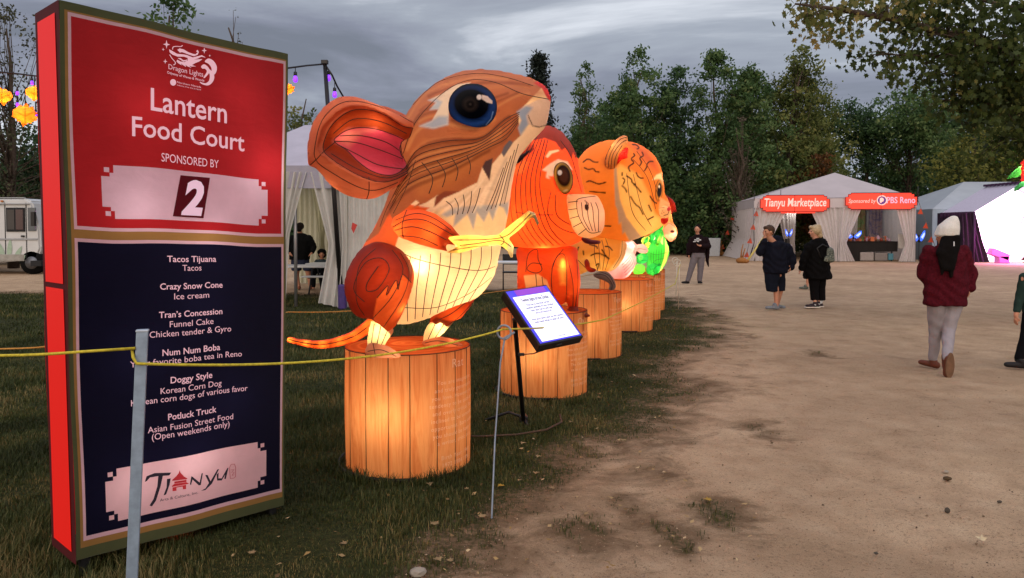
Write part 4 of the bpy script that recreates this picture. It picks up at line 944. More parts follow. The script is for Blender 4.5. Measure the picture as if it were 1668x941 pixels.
ltt = np_mesh('leaf_litter', qd.reshape(-1, 3), np.arange(n * 4).reshape(-1, 4), np.repeat(RNG.random(n), 4), leaf_mat('litter', ['#4a3823', '#7a6040', '#a58c62', '#8a6a34', '#c0a983'], trans=0.1, rough=0.9))
tag(ltt, 'crumbled dry leaf litter strewn along the turf edge', 'leaf litter', kind='stuff')

# ------------------------------------------------------------------ trees
BARK = mat('bark', '#4a4038', 0.95, var=0.3, scale=8, bump=0.6, bscale=30)
def leaf_cloud(centres, spreads, per, size, tones, up=0.3, r=RNG):
    """diamond leaves around clump centres -> verts, faces, tone"""
    c = np.repeat(np.array(centres), per, 0); sp = np.repeat(np.array(spreads), per)[:, None]; n = len(c)
    p = c + r.normal(0, 1, (n, 3)) * sp * np.array([1, 1, 0.8])
    tn = np.repeat(np.array(tones), per) + r.normal(0, 0.10, n)
    s = r.uniform(0.6, 1.25, n)[:, None] * size
    a = r.normal(0, 1, (n, 3)); a /= np.linalg.norm(a, axis=1)[:, None]
    b = np.cross(a, r.normal(0, 1, (n, 3))); b /= np.linalg.norm(b, axis=1)[:, None]
    V = np.stack([p - a * s, p + b * s * 0.55 , p + a * s, p - b * s * 0.55], 1)
    return V.reshape(-1, 3), np.arange(n * 4).reshape(-1, 4), np.repeat(np.clip(tn, 0, 1), 4)
def crown_poplar(h, w, rr, n=240, base=0.06, tip=1.0, sparse=0.0, spires=3):
    cs, ss, ts = [], [], []
    tops = [(rr.uniform(-0.28, 0.28) * w, rr.uniform(-0.3, 0.3) * w, rr.uniform(0.72, 0.93) * h, rr.uniform(0.5, 0.75) * w) for _ in range(spires - 1)] + [(0, 0, h * tip, w * 0.62)]
    for i in range(n):
        tx, ty, th, tw = tops[i % len(tops)]
        f = rr.random() ** 0.85; z = base * h + f * (th - base * h)
        prof = (0.75 + 0.25 * math.sin(min(1, f * 1.9) * math.pi / 2)) * (1 - f ** 2.2) ** 0.75 + 0.05
        a = rr.uniform(0, 2 * math.pi); q = math.sqrt(rr.uniform(0.12, 1.0)) * rr.uniform(0.75, 1.12)
        k = tw * prof * q * (1.25 if f < 0.5 else 1.0)
        shift = min(1, f * 1.3)
        cs.append((tx * shift + math.cos(a) * k, ty * shift + math.sin(a) * k, z)); ss.append(rr.uniform(0.22, 0.46) * (1 - 0.45 * f) * min(1.0, w / 4))
        ts.append(0.45 + rr.uniform(-0.28, 0.28))
    return cs, ss, ts
def tree(px, D, top_y, wpx, mats_, label, kind='poplar', seed=1, n=240, per=34, size=0.13, cat='tree', name='leafy_tree', group=None, base=0.02, base_y=None, lean=0.0, spires=3, bare=0):
    rr = random.Random(seed); b = P(px, CY, D); b.z = 0
    h = P(px, top_y, D).z; w = wpx / F * D
    root = empty(name, b, label, cat, group)
    if kind == 'poplar': cs, ss, ts = crown_poplar(h, w, rr, n, base, spires=spires)
    elif kind == 'round':
        cs, ss, ts = [], [], []
        lobes = [(rr.uniform(-0.36, 0.36) * w, rr.uniform(-0.3, 0.3) * w, rr.uniform(0.15, 0.82) * h, rr.uniform(0.24, 0.38) * w) for _ in range(12)] + [(0, 0, h * 0.8, w * 0.26)]
        for i in range(n):
            lx, ly_, lz, lr = lobes[i % len(lobes)]; v = np.array([rr.gauss(0, 1) for _ in range(3)]); v /= np.linalg.norm(v); q = rr.uniform(0.55, 1.05)
            z = lz + v[2] * lr * q * 0.9
            cs.append((lx + v[0] * lr * q, ly_ + v[1] * lr * q, min(max(z, base * h), h * 0.98))); ss.append(rr.uniform(0.22, 0.5) * w / 6); ts.append(0.45 + rr.uniform(-0.3, 0.3))
    elif kind == 'conifer':
        cs, ss, ts = [], [], []
        for i in range(n):
            f = rr.random() ** 0.7; z = h * (0.08 + 0.92 * f); k = w * 0.5 * (1 - f) ** 0.75 * rr.uniform(0.3, 1.15); a = rr.uniform(0, 6.28)
            z += k * 0.35
            cs.append((math.cos(a) * k, math.sin(a) * k, min(z, h))); ss.append(0.16 + 0.1 * rr.random()); ts.append(0.3 + rr.uniform(-0.2, 0.25))
    if lean: cs = [(x + lean * (z / h) ** 1.5, y_, z) for x, y_, z in cs]
    tb_ = MB(); segs = 7
    tb_.tube([(b.x + lean * (i / segs) ** 1.5 + rr.uniform(-0.05, 0.05) * i, b.y, h * 0.92 * i / segs) for i in range(segs + 1)], [0.02 * h * (1 - 0.92 * i / segs) + 0.012 for i in range(segs + 1)], 7)
    for c in rr.sample(cs, min(len(cs), 46 + bare)):
        z0 = max(0.4, c[2] * rr.uniform(0.45, 0.78)); k = lean * (z0 / h) ** 1.5
        s_ = Vector((b.x + k, b.y, z0)); e_ = Vector((b.x + c[0], b.y + c[1], c[2])); m_ = (s_ + e_) / 2 + Vector((rr.uniform(-.2, .2), rr.uniform(-.2, .2), -0.05 * (e_ - s_).length))
        r0 = 0.004 * h * (1 - 0.6 * z0 / h)
        tb_.tube([s_, m_, e_], [r0, r0 * 0.6, 0.008], 4)
    tb_.build('trunk', BARK, root, recalc=False)
    V, Fc, T_ = leaf_cloud(cs, ss, per, size, ts, r=np.random.default_rng(seed))
    V[:, 2] = np.maximum(V[:, 2], 0.05)
    np_mesh('crown', V, Fc, T_, mats_, root)
    return root
GREEN = leaf_mat('foliage_green', ['#2a4022', '#3d5630', '#516c3e', '#6a7e4c', '#8d9460'], trans=0.5)
OLIVE = leaf_mat('foliage_olive', ['#303c1b', '#475428', '#606b37', '#7c7f46', '#9c9158'], trans=0.5)
DEEP = leaf_mat('foliage_deep', ['#20301f', '#2f452b', '#3f5a38', '#506b44', '#647552'], trans=0.5)
PINE = leaf_mat('needles', ['#0d1512', '#16211b', '#1f2d24', '#2a3a2c'], trans=0.1)
RUST = leaf_mat('foliage_rust', ['#2f2514', '#4a3518', '#664222', '#84552c', '#6a6a30'])
GOLD = leaf_mat('foliage_gold', ['#2f371a', '#454e22', '#5e6630', '#7c7a38', '#968c46'], trans=0.5)
TG_ = 'trees behind the tents'
tree(878, 42, 93, 80, PINE, 'dark spiky pine rising behind the mouse nose', 'conifer', 11, 420, 30, 0.10, name='pine_tree', group=TG_)
tree(952, 44, 104, 78, GREEN, 'slim sparse poplar between the pine and the tall poplars', 'poplar', 12, 200, 24, 0.10, group=TG_, spires=2)
tree(1040, 46, 82, 150, GREEN, 'tall green poplar with a pointed top right above the tiger head', 'poplar', 13, 420, 42, 0.12, group=TG_)
tree(1102, 47, 112, 130, DEEP, 'dark poplar behind and right of the tiger head', 'poplar', 14, 360, 42, 0.12, group=TG_)
tree(1163, 46, 86, 140, GREEN, 'tall green poplar behind the grey shed', 'poplar', 15, 420, 42, 0.12, group=TG_)
tree(1222, 50, 128, 150, OLIVE, 'olive bushy tree left above the market tent roof', 'poplar', 16, 400, 42, 0.12, group=TG_)
tree(1272, 46, 76, 150, OLIVE, 'tallest leaning olive poplar behind the market tent', 'poplar', 17, 420, 40, 0.12, group=TG_, lean=1.3)
tree(1338, 49, 142, 110, OLIVE, 'yellowish olive tree right behind the market tent peak', 'round', 18, 300, 40, 0.12, group=TG_)
tree(1330, 44, 232, 70, RUST, 'low rust coloured bushy tree just above the market tent roof', 'round', 19, 150, 34, 0.11, group=TG_)
tree(1408, 52, 150, 120, DEEP, 'dark rounded tree right of the market tent peak', 'round', 20, 300, 40, 0.13, group=TG_)
tree(1478, 50, 138, 140, GREEN, 'broad green tree behind the right end of the market tent', 'round', 21, 340, 40, 0.13, group=TG_)
tree(1560, 54, 132, 150, DEEP, 'dark tree behind the grey stage tent', 'round', 22, 340, 40, 0.13, group=TG_)
tree(1590, 44, 196, 150, GOLD, 'yellow green low tree above the grey stage tent roof', 'round', 23, 300, 40, 0.12, group=TG_)
tree(1665, 50, 120, 150, OLIVE, 'olive tree at the right edge behind the stage', 'round', 24, 300, 40, 0.13, group=TG_)
tree(1000, 54, 150, 120, DEEP, 'deep green tree in the gap behind the ox and tiger heads', 'round', 25, 260, 40, 0.13, group=TG_)
tree(915, 50, 205, 100, DEEP, 'deep green bushy tree behind the mouse chin', 'round', 26, 220, 40, 0.13, group=TG_)
tree(1205, 42, 190, 50, leaf_mat('foliage_grey', ['#3a352c', '#5a5246', '#6f665a']), 'half dead grey tree with bare hanging twigs left of the market tent', 'poplar', 27, 90, 8, 0.07, name='bare_tree', group=TG_, bare=60)
tree(22, 30, 12, 190, leaf_mat('foliage_thin', ['#2a2c1c', '#3c3f28', '#565638']), 'tall thin nearly bare tree left of the menu sign', 'poplar', 28, 420, 15, 0.075, name='bare_tree', bare=70, base=0.12)
tree(25, 34, 208, 230, DEEP, 'dark dense bushy tree behind the white food truck', 'round', 29, 320, 40, 0.12)
tree(285, 26, -12, 150, GREEN, 'green tree showing its top over the menu sign', 'poplar', 30, 240, 20, 0.10, base=0.3)
tree(385, 28, 10, 60, MATS['foliage_thin'], 'bare twiggy sapling behind the menu sign top', 'poplar', 33, 60, 3, 0.05, name='bare_tree', bare=40, base=0.3)
tree(496, 40, 138, 90, OLIVE, 'distant loose tree above the dining tent roof', 'round', 31, 170, 22, 0.11)
# the wood beyond, one unbroken mass
cs, ss, ts = [], [], []
rr = random.Random(5)
for i in range(2300):
    px = rr.uniform(-1100, 1950); D = rr.uniform(60, 76); b = P(px, CY, D)
    topz = 8.0 + 2.2 * math.sin(px * 0.021) + 1.6 * math.sin(px * 0.057 + 1)
    if px < 800: topz *= 0.62
    cs.append((b.x, b.y, rr.random() ** 0.8 * topz)); ss.append(rr.uniform(0.6, 1.1)); ts.append(0.3 + rr.uniform(-0.25, 0.25))
V, Fc, T_ = leaf_cloud(cs, ss, 34, 0.36, ts, r=np.random.default_rng(50)); V[:, 2] = np.maximum(V[:, 2], 0.03)
tag(np_mesh('far_wood', V, Fc, T_, DEEP), 'dark unbroken woodland beyond the tents', 'wood', kind='stuff')
# low scrub at the feet of the trees
cs, ss, ts = [], [], []
for i in range(700):
    px = rr.uniform(1080, 1900); D = rr.uniform(47, 56); b = P(px, CY, D); cs.append((b.x, b.y, rr.random() ** 1.3 * 3.4)); ss.append(rr.uniform(0.35, 0.7)); ts.append(0.25 + rr.uniform(-0.2, 0.25))
V, Fc, T_ = leaf_cloud(cs, ss, 34, 0.17, ts, r=np.random.default_rng(51)); V[:, 2] = np.maximum(V[:, 2], 0.03)
tag(np_mesh('undergrowth', V, Fc, T_, DEEP), 'dark undergrowth below the trees behind the tents', 'undergrowth', kind='stuff')
# the near maple whose boughs hang in from the right
mp_ = empty('maple_tree', (10.6, 12.5, 0), 'near maple with sparse yellowing boughs hanging in at the top right', 'tree')
limbs = [([(1900, 260, 12.5), (1740, 130, 12.2), (1600, 70, 11.6), (1450, 30, 11.2), (1360, 14, 11), (1295, 6, 11)], 0.10), ([(1740, 130, 12.2), (1620, 100, 11.8), (1540, 92, 11.4), (1480, 90, 11.2), (1440, 88, 11)], 0.045),
         ([(1850, 220, 12.5), (1720, 190, 12.4), (1640, 180, 12.2), (1560, 150, 12)], 0.06), ([(1800, 60, 12.5), (1680, 20, 12), (1560, -10, 11.6), (1440, -30, 11.5)], 0.05), ([(1620, 70, 11.6), (1560, 50, 11.4), (1490, 60, 11.3)], 0.03), ([(1700, 150, 12.4), (1620, 130, 12.2), (1560, 115, 12), (1545, 180, 12)], 0.03), ([(1850, 220, 12.5), (1740, 250, 12.6), (1680, 230, 12.6), (1640, 225, 12.5)], 0.05)]
tb_ = MB(); base_ = mp_.location
crown_top = P(1900, 260, 12.5)
tb_.tube([(10.6, 12.5, 0), (10.65, 12.5, 1.2), (10.8, 12.5, 2.2), crown_top], [0.26, 0.2, 0.18, 0.12], 10)
tb_.tube([crown_top, P(1850, 220, 12.5), P(1800, 60, 12.5), P(1840, -200, 12.6)], [0.12, 0.1, 0.07, 0.02], 8)
cs, ss, ts = [], [], []
for pts, r0 in limbs:
    pp = [P(*q) for q in pts]; k = len(pp)
    tb_.tube(pp, [r0 * (1 - 0.85 * i / (k - 1)) for i in range(k)], 6)
    for i in range(k - 1):
        for j in range(11):
            f = rr.random(); a = pp[i].lerp(pp[i + 1], f)
            if pts[i][0] > 1760: continue
            e_ = a + Vector((rr.gauss(0, 0.22), rr.gauss(0, 0.3), rr.gauss(-0.02, 0.17))); tb_.tube([a, (a + e_) / 2 + Vector((0, 0, 0.04)), e_], [0.012, 0.008, 0.004], 4)
            cs.append(tuple(e_)); ss.append(0.10); ts.append(0.42 + 0.22 * (1 if pts[i][0] < 1480 else -0.4) + rr.uniform(-0.15, 0.15))
# denser masses
for (x0, x1, y0, y1, n_) in ((1560, 1790, -60, 120, 150), (1560, 1760, 110, 190, 90), (1600, 1800, 150, 215, 60), (1535, 1590, 80, 140, 16), (1420, 1560, -60, 40, 40), (1310, 1440, -30, 26, 18), (1800, 2200, -300, 250, 150)):
    for i in range(n_):
        p = P(rr.uniform(x0, x1), rr.uniform(y0, y1), rr.uniform(10.8, 13)); cs.append(tuple(p)); ss.append(0.16); ts.append(0.30 + rr.uniform(-0.2, 0.25) + (0.22 if x0 < 1480 else 0))
tb_.build('trunk', BARK, mp_, recalc=False)
c_ = np.repeat(np.array(cs), 17, 0); n = len(c_); g_ = np.random.default_rng(8)
p = c_ + g_.normal(0, 1, (n, 3)) * np.repeat(np.array(ss) * 1.15, 17)[:, None] - np.array([0, 0, 0.05])
s = g_.uniform(0.06, 0.115, n); L2 = np.array([(0, 0)] + LEAF2D)
dn = g_.normal(0, 0.55, (n, 3)) + np.array([0, 0, -1.0]); dn /= np.linalg.norm(dn, axis=1)[:, None]
sdv = np.cross(dn, g_.normal(0, 1, (n, 3))); sdv /= np.linalg.norm(sdv, axis=1)[:, None]
V = p[:, None] + (sdv[:, None] * L2[None, :, :1] + dn[:, None] * L2[None, :, 1:]) * s[:, None, None]
nl = len(LEAF2D); fc = np.array([(0, i + 1, (i + 1) % nl + 1) for i in range(nl)])
off_ = np.array(base_)
np_mesh('crown', V.reshape(-1, 3) - off_, (np.arange(n)[:, None, None] * (nl + 1) + fc[None]).reshape(-1, 3), np.repeat(np.clip(np.repeat(np.array(ts), 17) + g_.normal(0, 0.12, n), 0, 1), nl + 1), leaf_mat('maple_leaf', ['#263016', '#384620', '#4f5c2c', '#787440', '#a08c54'], trans=0.5), mp_)
# ------------------------------------------------------------------ menu sign (lit fabric box on short legs)
KW = 1.0
SA, SB = Vector((-1.988, 3.33, 0)), Vector((-1.285, 4.12, 0))
sdir = (SB - SA).normalized(); snor = Vector((sdir.y, -sdir.x, 0)); SW = (SB - SA).length; S0, S1 = 0.085, 2.615; SD = 0.33
sign = empty('menu_sign', ((SA + SB) / 2 - snor * SD / 2), 'tall lit red and navy food court menu sign box in the left foreground', 'sign')
def skew(u, z):
    f = (z - S0) / (S1 - S0); k = u / SW
    return u + (-0.03 * (1 - k) + 0.05 * k) * f, z - 0.045 * k
def spt(u, z, d=0.0):
    # slack printed fabric on a slightly racked frame
    wz = 0.0035 * math.sin(u * 8.3 + z * 2.1) + 0.0015 * math.sin(u * 19 + 1.0); wu = 0.003 * math.sin(z * 5.1 + u * 2)
    u2, z2 = skew(u + wu, z + wz)
    return SA + sdir * u2 + snor * (d + 0.004 * math.sin(u * 6 + z * 4) * math.sin(z * 2.2)) + Vector((0, 0, z2))
def shit(px, py):
    """photo pixel -> (u, z) on the sign's face"""
    d = ray(px, py); o = Vector((0, 0, CAMZ)); k = (SA - o).dot(snor) / d.dot(snor); p = o + d * k
    u, z = (p - SA).dot(sdir), p.z; u0, z0 = u, z
    for _ in range(4):
        a, b = skew(u, z); u += u0 - a; z += z0 - b
    return u, z
def sheet(mb, u0, u1, z0, z1, d, mi=0, nu=1, nv=1, wav=0.0):
    mb.grid(lambda a, b: spt(u0 + (u1 - u0) * a, z0 + (z1 - z0) * b + (wav * math.sin(a * 17 + z0 * 9) if b in (0.0, 1.0) else 0), d), nu, nv, mi, False)
def silk(name, col, trans=0.6): return cloth_glow(name, col, trans, attr=None)
S_RED, S_NAVY, S_GOLD, S_OLIVE, S_PINK = silk('sign_red', '#c02a30'), silk('sign_navy', '#14142c'), silk('sign_gold', '#a8824a'), silk('sign_olive', '#5c6444'), silk('sign_pink', '#e8c3cf')
S_SIDE = emit('sign_side_red', '#d81810', 0.36)
S_FRAME = mat('sign_frame_red', '#4a0c10', 0.7)
# panel layout measured from the photograph
uL = 0.030; uR = SW - 0.014
z_top = S1 - 0.045; z_rb = shit(300, 380)[1]; z_nt = shit(300, 388)[1]; z_nb = 0.20
def cells(name, m, rect, d, hole=None, keep=None):
    """flat lit fabric panel cut into cells; hole / keep = outline in (u, z) left out / kept"""
    u0, u1, z0, z1 = rect; bu = set(np.linspace(u0, u1, 14)) ; bz = set(np.linspace(z0, z1, max(2, int((z1 - z0) / 0.08))))
    for pl in (hole, keep):
        for poly in (pl or []):
            for u, z in poly: bu.add(u); bz.add(z)
    bu = sorted(x for x in bu if u0 - 1e-9 <= x <= u1 + 1e-9); bz = sorted(x for x in bz if z0 - 1e-9 <= x <= z1 + 1e-9); mb = MB(); idx = {}
    def vi(a, b):
        if (a, b) not in idx: idx[(a, b)] = len(mb.v); mb.v.append(tuple(spt(bu[a], bz[b], d)))
        return idx[(a, b)]
    def inn(x, z, polys): return any(bool(inside(np.array([x]), np.array([z]), q)[0]) for q in polys)
    for a in range(len(bu) - 1):
        for b in range(len(bz) - 1):
            if bu[a + 1] - bu[a] < 1e-6 or bz[b + 1] - bz[b] < 1e-6: continue
            cx_, cz_ = (bu[a] + bu[a + 1]) / 2, (bz[b] + bz[b + 1]) / 2
            if hole and inn(cx_, cz_, hole): continue
            if keep and not inn(cx_, cz_, keep): continue
            mb.f.append((vi(a, b), vi(a + 1, b), vi(a + 1, b + 1), vi(a, b + 1))); mb.m.append(0); mb.sm.append(False)
    return mb.build(name, m, sign, recalc=False)
def rect_poly(u0, u1, z0, z1): return [(u0, z0), (u1, z0), (u1, z1), (u0, z1)]
def plate_polys(TL, TR, BR_, BL):
    u0, zt0 = shit(*TL); u1, zt1 = shit(*TR); _, zb0 = shit(*BL); _, zb1 = shit(*BR_)
    z1, z0 = (zt0 + zt1) / 2, (zb0 + zb1) / 2; m1, m2 = 0.035, 0.054
    o_ = [(u0, z0 + m2), (u0 + m1, z0 + m2), (u0 + m1, z0 + m2 - 0.018), (u0 + m1 + 0.016, z0 + m2 - 0.018), (u0 + m1 + 0.016, z0)]
    ring = o_ + [(u1 - (u - u0), z) for u, z in o_[::-1]] + [(u1 - (u - u0), z1 - (z - z0)) for u, z in o_] + [(u, z1 - (z - z0)) for u, z in o_[::-1]]
    return [ring] + [rect_poly(uu, uu + 0.022, z_, z_ + 0.022) for uu in (u0 + 0.012, u1 - 0.034) for z_ in (z0 + 0.012, z1 - 0.034)]
PL1 = plate_polys((165, 265), (437, 293), (437, 367), (165, 353)); PL2 = plate_polys((170, 771), (434, 714), (434, 789), (170, 857))
rO = (0.0, SW, S0, S1); rG = (uL - 0.012, uR + 0.004, 0.135, S1 - 0.037); rK1 = (uL, uR, z_rb + 0.002, S1 - 0.045); rK2 = (uL, uR, 0.165, z_nt - 0.014)
rR = (uL + 0.012, uR - 0.012, z_rb + 0.018, S1 - 0.061); rN = (uL + 0.012, uR - 0.012, 0.185, z_nt - 0.030)
cells('olive_border', S_OLIVE, rO, 0.0, [rect_poly(*rG)]); cells('gold_border', S_GOLD, rG, 0.0, [rect_poly(*rK1), rect_poly(*rK2)])
cells('keyline', S_PINK, rK1, 0.0, [rect_poly(*rR)]); cells('keyline', S_PINK, rK2, 0.0, [rect_poly(*rN)])
red_p = cells('red_panel', S_RED, rR, 0.0, PL1); navy_p = cells('navy_panel', S_NAVY, rN, 0.0, PL2)
cells('sponsor_plate', silk('sign_white', '#eccadb'), (min(p[0] for p in PL1[0]), max(p[0] for p in PL1[0]), min(p[1] for p in PL1[0]), max(p[1] for p in PL1[0])), 0.0, None, PL1)
cells('sponsor_plate', silk('sign_plate_pink', '#f0c6cc'), (min(p[0] for p in PL2[0]), max(p[0] for p in PL2[0]), min(p[1] for p in PL2[0]), max(p[1] for p in PL2[0])), 0.0, None, PL2)
# side: lit red panels between dark red edging, plus back, top, bottom
mb = MB()
def sbox(u, w, d, dd, z0, z1, mi=0):
    c = SA + sdir * (u + w / 2) + snor * (d - dd / 2) + Vector((0, 0, (z0 + z1) / 2)); mb.box(c, (w, dd, z1 - z0), math.atan2(sdir.y, sdir.x), mi)
mb.build
sd = MB()
ang = math.atan2(sdir.y, sdir.x)
def side_rect(d0, d1, z0, z1, off, m, name):
    s_ = MB(); s_.grid(lambda a, b: SA + sdir * skew(0, z0 + (z1 - z0) * b)[0] - snor * (d0 + (d1 - d0) * a) - sdir * off + Vector((0, 0, z0 + (z1 - z0) * b)), 1, 1, 0, False)
    return s_.build(name, m, sign, recalc=False)
zseam = P(90, 460, 3.6).z
side_rect(0.0, SD, S0 - 0.02, S1, 0.0, S_FRAME, 'side_edging')
side_rect(0.045, SD - 0.045, zseam + 0.012, S1 - 0.05, 0.004, S_SIDE, 'side_panel'); side_rect(0.045, SD - 0.045, S0 + 0.03, zseam - 0.012, 0.004, S_SIDE, 'side_panel')
bk = MB(); bk.grid(lambda a, b: spt(SW * a, S0 + (S1 - S0) * b, -SD), 8, 8, 0, False); bk.build('back_panel', S_RED, sign, recalc=False)
cp_ = MB()
for z in (S1 - 0.001, S0 - 0.001): cp_.grid(lambda a, b, z=z: spt(SW * a, z, -SD * b), 12, 4, 0, False)
cp_.grid(lambda a, b: spt(SW, S0 + (S1 - S0) * b, -SD * a), 2, 12, 0, False)
cp_.build('cabinet_shell', mat('sign_shell', '#3c4034', 0.8), sign, recalc=False)
for u, d in ((0.05, 0.05), (SW - 0.05, 0.05), (0.05, SD - 0.05), (SW - 0.05, SD - 0.05)):
    lg = MB(); c = SA + sdir * u - snor * d; lg.box((c.x, c.y, 0.04), (0.04, 0.04, 0.10), ang); lg.build('leg', mat('black_steel', '#1a1a1c', 0.5, spec=0.4), sign)
# lettering
LP = emit('sign_letter', '#dcaebc', 0.28); LW = emit('sign_numeral', '#dcb8cc', 0.32)
def sign_text(body, px0, py0, px1, py1, hpx, m=None, bold=0.0, d=0.004, name='text_line', parent=None, shear=0.0, spacing=1.0):
    """a line whose baseline runs from (px0,py0) to (px1,py1) in the photograph, cap height hpx pixels"""
    u0, z0 = shit(px0, py0); u1, z1 = shit(px1, py1); um, zm = (u0 + u1) / 2, (z0 + z1) / 2
    _, zt_ = shit((px0 + px1) / 2, (py0 + py1) / 2 - hpx); b_ = MB()
    put_text(b_, body, lambda x, y: spt(um + x, zm + y, d), width=abs(u1 - u0), height=abs(zt_ - zm), bold=bold, shear=shear, spacing=spacing)
    return b_.build(name, m or LP, red_p if py0 < 380 else navy_p, recalc=False)
sign_text('Lantern', 245, 183.5, 369, 197, 36, bold=0.012, name='heading')
sign_text('Food Court', 214, 221, 397, 245, 31, bold=0.012, name='heading')
sign_text('SPONSORED BY', 263, 266, 356, 272, 14)
for body, a, hp, bo in (('Tacos Tijuana', (271, 426, 351, 428), 10, .012), ('Tacos', (296, 441, 327, 441.5), 10, 0), ('Crazy Snow Cone', (259, 471, 361, 470), 10, .012), ('Ice cream', (282, 487, 339, 486), 10, 0),
                        ('Tran\u2019s Concession', (258, 517, 361, 513), 10, .012), ('Funnel Cake', (275, 532, 346, 529), 10, 0), ('Chicken tender & Gyro', (243, 549, 375, 541), 10, 0), ('Num Num Boba', (264, 579, 357, 571), 10.5, .012), ('Your favorite boba tea in Reno', (213, 599, 393, 579), 10, 0),
                        ('Doggy Style', (278, 624, 345, 615), 10.5, .012), ('Korean Corn Dog', (262, 641, 360, 629), 10, 0), ('Korean corn dogs of various favor', (214, 662, 402, 633), 10, 0), ('Potluck Truck', (274, 684, 352, 671), 10.5, .012), ('Asian Fusion Street Food', (242, 707, 380, 681), 10, 0), ('(Open weekends only)', (248, 719, 374, 693), 10.5, 0)):
    if body.startswith('Korean corn'):
        a = (214, 661, 402, 636)
    sign_text(body, *a, hp, bold=bo)
def sign_poly(name, polys, m, d=0.004, parent=None):
    b_ = MB()
    for pp in polys:
        b_.add([spt(*shit(x, y), d) for x, y in pp], [tuple(range(len(pp)))])
    return b_.build(name, m, parent or (red_p if polys[0][0][1] < 380 else navy_p), recalc=False)
MAR = silk('sign_maroon', '#6a1a26')
sign_poly('number_block', [[(294, 286), (342, 290), (331, 356), (281, 353)]], MAR, 0.004)
u0, z0 = shit(289, 347); u1, z1 = shit(333, 349)
b_ = MB(); put_text(b_, '2', lambda x, y: spt((u0 + u1) / 2 + x, z0 + y, 0.007), width=(u1 - u0) * 0.86, height=shit(312, 294)[1] - shit(312, 348)[1], bold=0.045, shear=0.25); b_.build('number', LW, red_p, recalc=False)
# event emblem: dragon head, stars, wave tail
ze = zoomer(240, 50, 1198 / 140)
def star(cx, cy, r): return [(cx + (r if i % 2 == 0 else r * 0.3) * math.sin(i * math.pi / 4) * 0.8, cy - (r if i % 2 == 0 else r * 0.3) * math.cos(i * math.pi / 4)) for i in range(8)]
sign_poly('emblem_stars', [ze(star(*s)) for s in ((255, 195, 62), (208, 268, 26), (238, 435, 38), (783, 265, 46), (860, 338, 20))], LP)
head = [(290, 262), (330, 280), (400, 318), (470, 322), (540, 330), (620, 362), (690, 345), (750, 330), (805, 365), (740, 352), (690, 378), (640, 392), (700, 388), (760, 385), (710, 420), (660, 440), (610, 470), (670, 488), (600, 490), (570, 478), (605, 510), (550, 490), (520, 470), (530, 500), (480, 470), (455, 450), (470, 478), (420, 452), (395, 425), (405, 402), (450, 425), (510, 430), (552, 405), (550, 370), (500, 355), (410, 358), (340, 335), (300, 305)]
brow = [(405, 262), (440, 240), (500, 255), (560, 290), (620, 310), (660, 318), (690, 290), (668, 275), (690, 255), (708, 285), (690, 325), (640, 345), (570, 325), (500, 300), (470, 292), (440, 300)]
tong = [(410, 380), (450, 375), (490, 405), (530, 400), (548, 385), (535, 415), (490, 425), (450, 400)]
tail1 = smooth_poly([(790, 420), (840, 378), (910, 410), (958, 490), (950, 570), (915, 605), (890, 560), (880, 500), (840, 450)], 4)
tail2 = smooth_poly([(738, 490), (780, 458), (830, 490), (860, 530), (905, 570), (925, 640), (900, 710), (840, 755), (760, 740), (720, 705), (800, 725), (850, 690), (862, 620), (850, 585), (830, 610), (790, 650), (775, 640), (820, 560), (790, 520), (760, 520)], 3)
sign_poly('emblem_dragon', [ze(head), ze(brow), ze(tong)], LP)
sign_poly('emblem_wave', [ze(tail1)], LP); sign_poly('emblem_wave', [ze(tail2)], LP)
for pts in ([(340, 262), (350, 225), (400, 215), (455, 215), (478, 198)], [(300, 338), (330, 385), (378, 440), (372, 470), (352, 478)]):
    b_ = MB(); q = [spt(*shit(x, y), 0.004) for x, y in ze(smooth_poly(pts, 4, False))]; b_.tube(q, 0.0022, 5); b_.build('emblem_whisker', LP, red_p)
sign_text('Dragon Lights', *ze([(283, 540)])[0], *ze([(768, 632)])[0], 8.5)
sign_text('Odyssey of Waves & Woods', *ze([(265, 605)])[0], *ze([(785, 700)])[0], 4.0, bold=0.01)
sign_poly('emblem_badge', [ze(star(350, 725, 44)) if False else [(x, y) for x, y in ze([(350 + 42 * math.cos(a), 725 + 46 * math.sin(a)) for a in np.linspace(0, 6.1, 20)])]], LP)
sign_text('Northern Nevada', *ze([(405, 735)])[0], *ze([(740, 785)])[0], 3.2); sign_text('HEALTH SYSTEM', *ze([(405, 768)])[0], *ze([(738, 824)])[0], 1.9)
# brush-written company mark on the lower plate
zm = zoomer(150, 690, 1200 / 320)
INK = mat('brush_ink', '#2a2230', 0.8); MRED = mat('seal_red', '#c8323a', 0.8)
sign_poly('brush_letter', [zm([(318, 355), (330, 320), (380, 300), (482, 294), (470, 312), (430, 316), (415, 380), (385, 470), (360, 505), (345, 500), (370, 460), (395, 380), (402, 318), (350, 328), (330, 350)])], INK, 0.004)
sign_poly('brush_letter', [zm([(455, 335), (478, 330), (470, 370), (448, 430), (432, 436), (452, 385)])], INK, 0.004)
sign_poly('brush_letter', [zm([(595, 365), (605, 315), (612, 318), (655, 355), (668, 300), (676, 298), (662, 370), (650, 372), (612, 335), (602, 368)])], INK, 0.004)
sign_poly('brush_letter', [zm([(690, 310), (705, 312), (722, 350), (765, 280), (775, 278), (730, 365), (690, 402), (662, 406), (690, 392), (712, 360)])], INK, 0.004)
sign_poly('brush_letter', [zm([(760, 310), (772, 300), (770, 335), (790, 335), (826, 272), (832, 272), (815, 340), (806, 338), (812, 312), (790, 348), (762, 348)])], INK, 0.004)
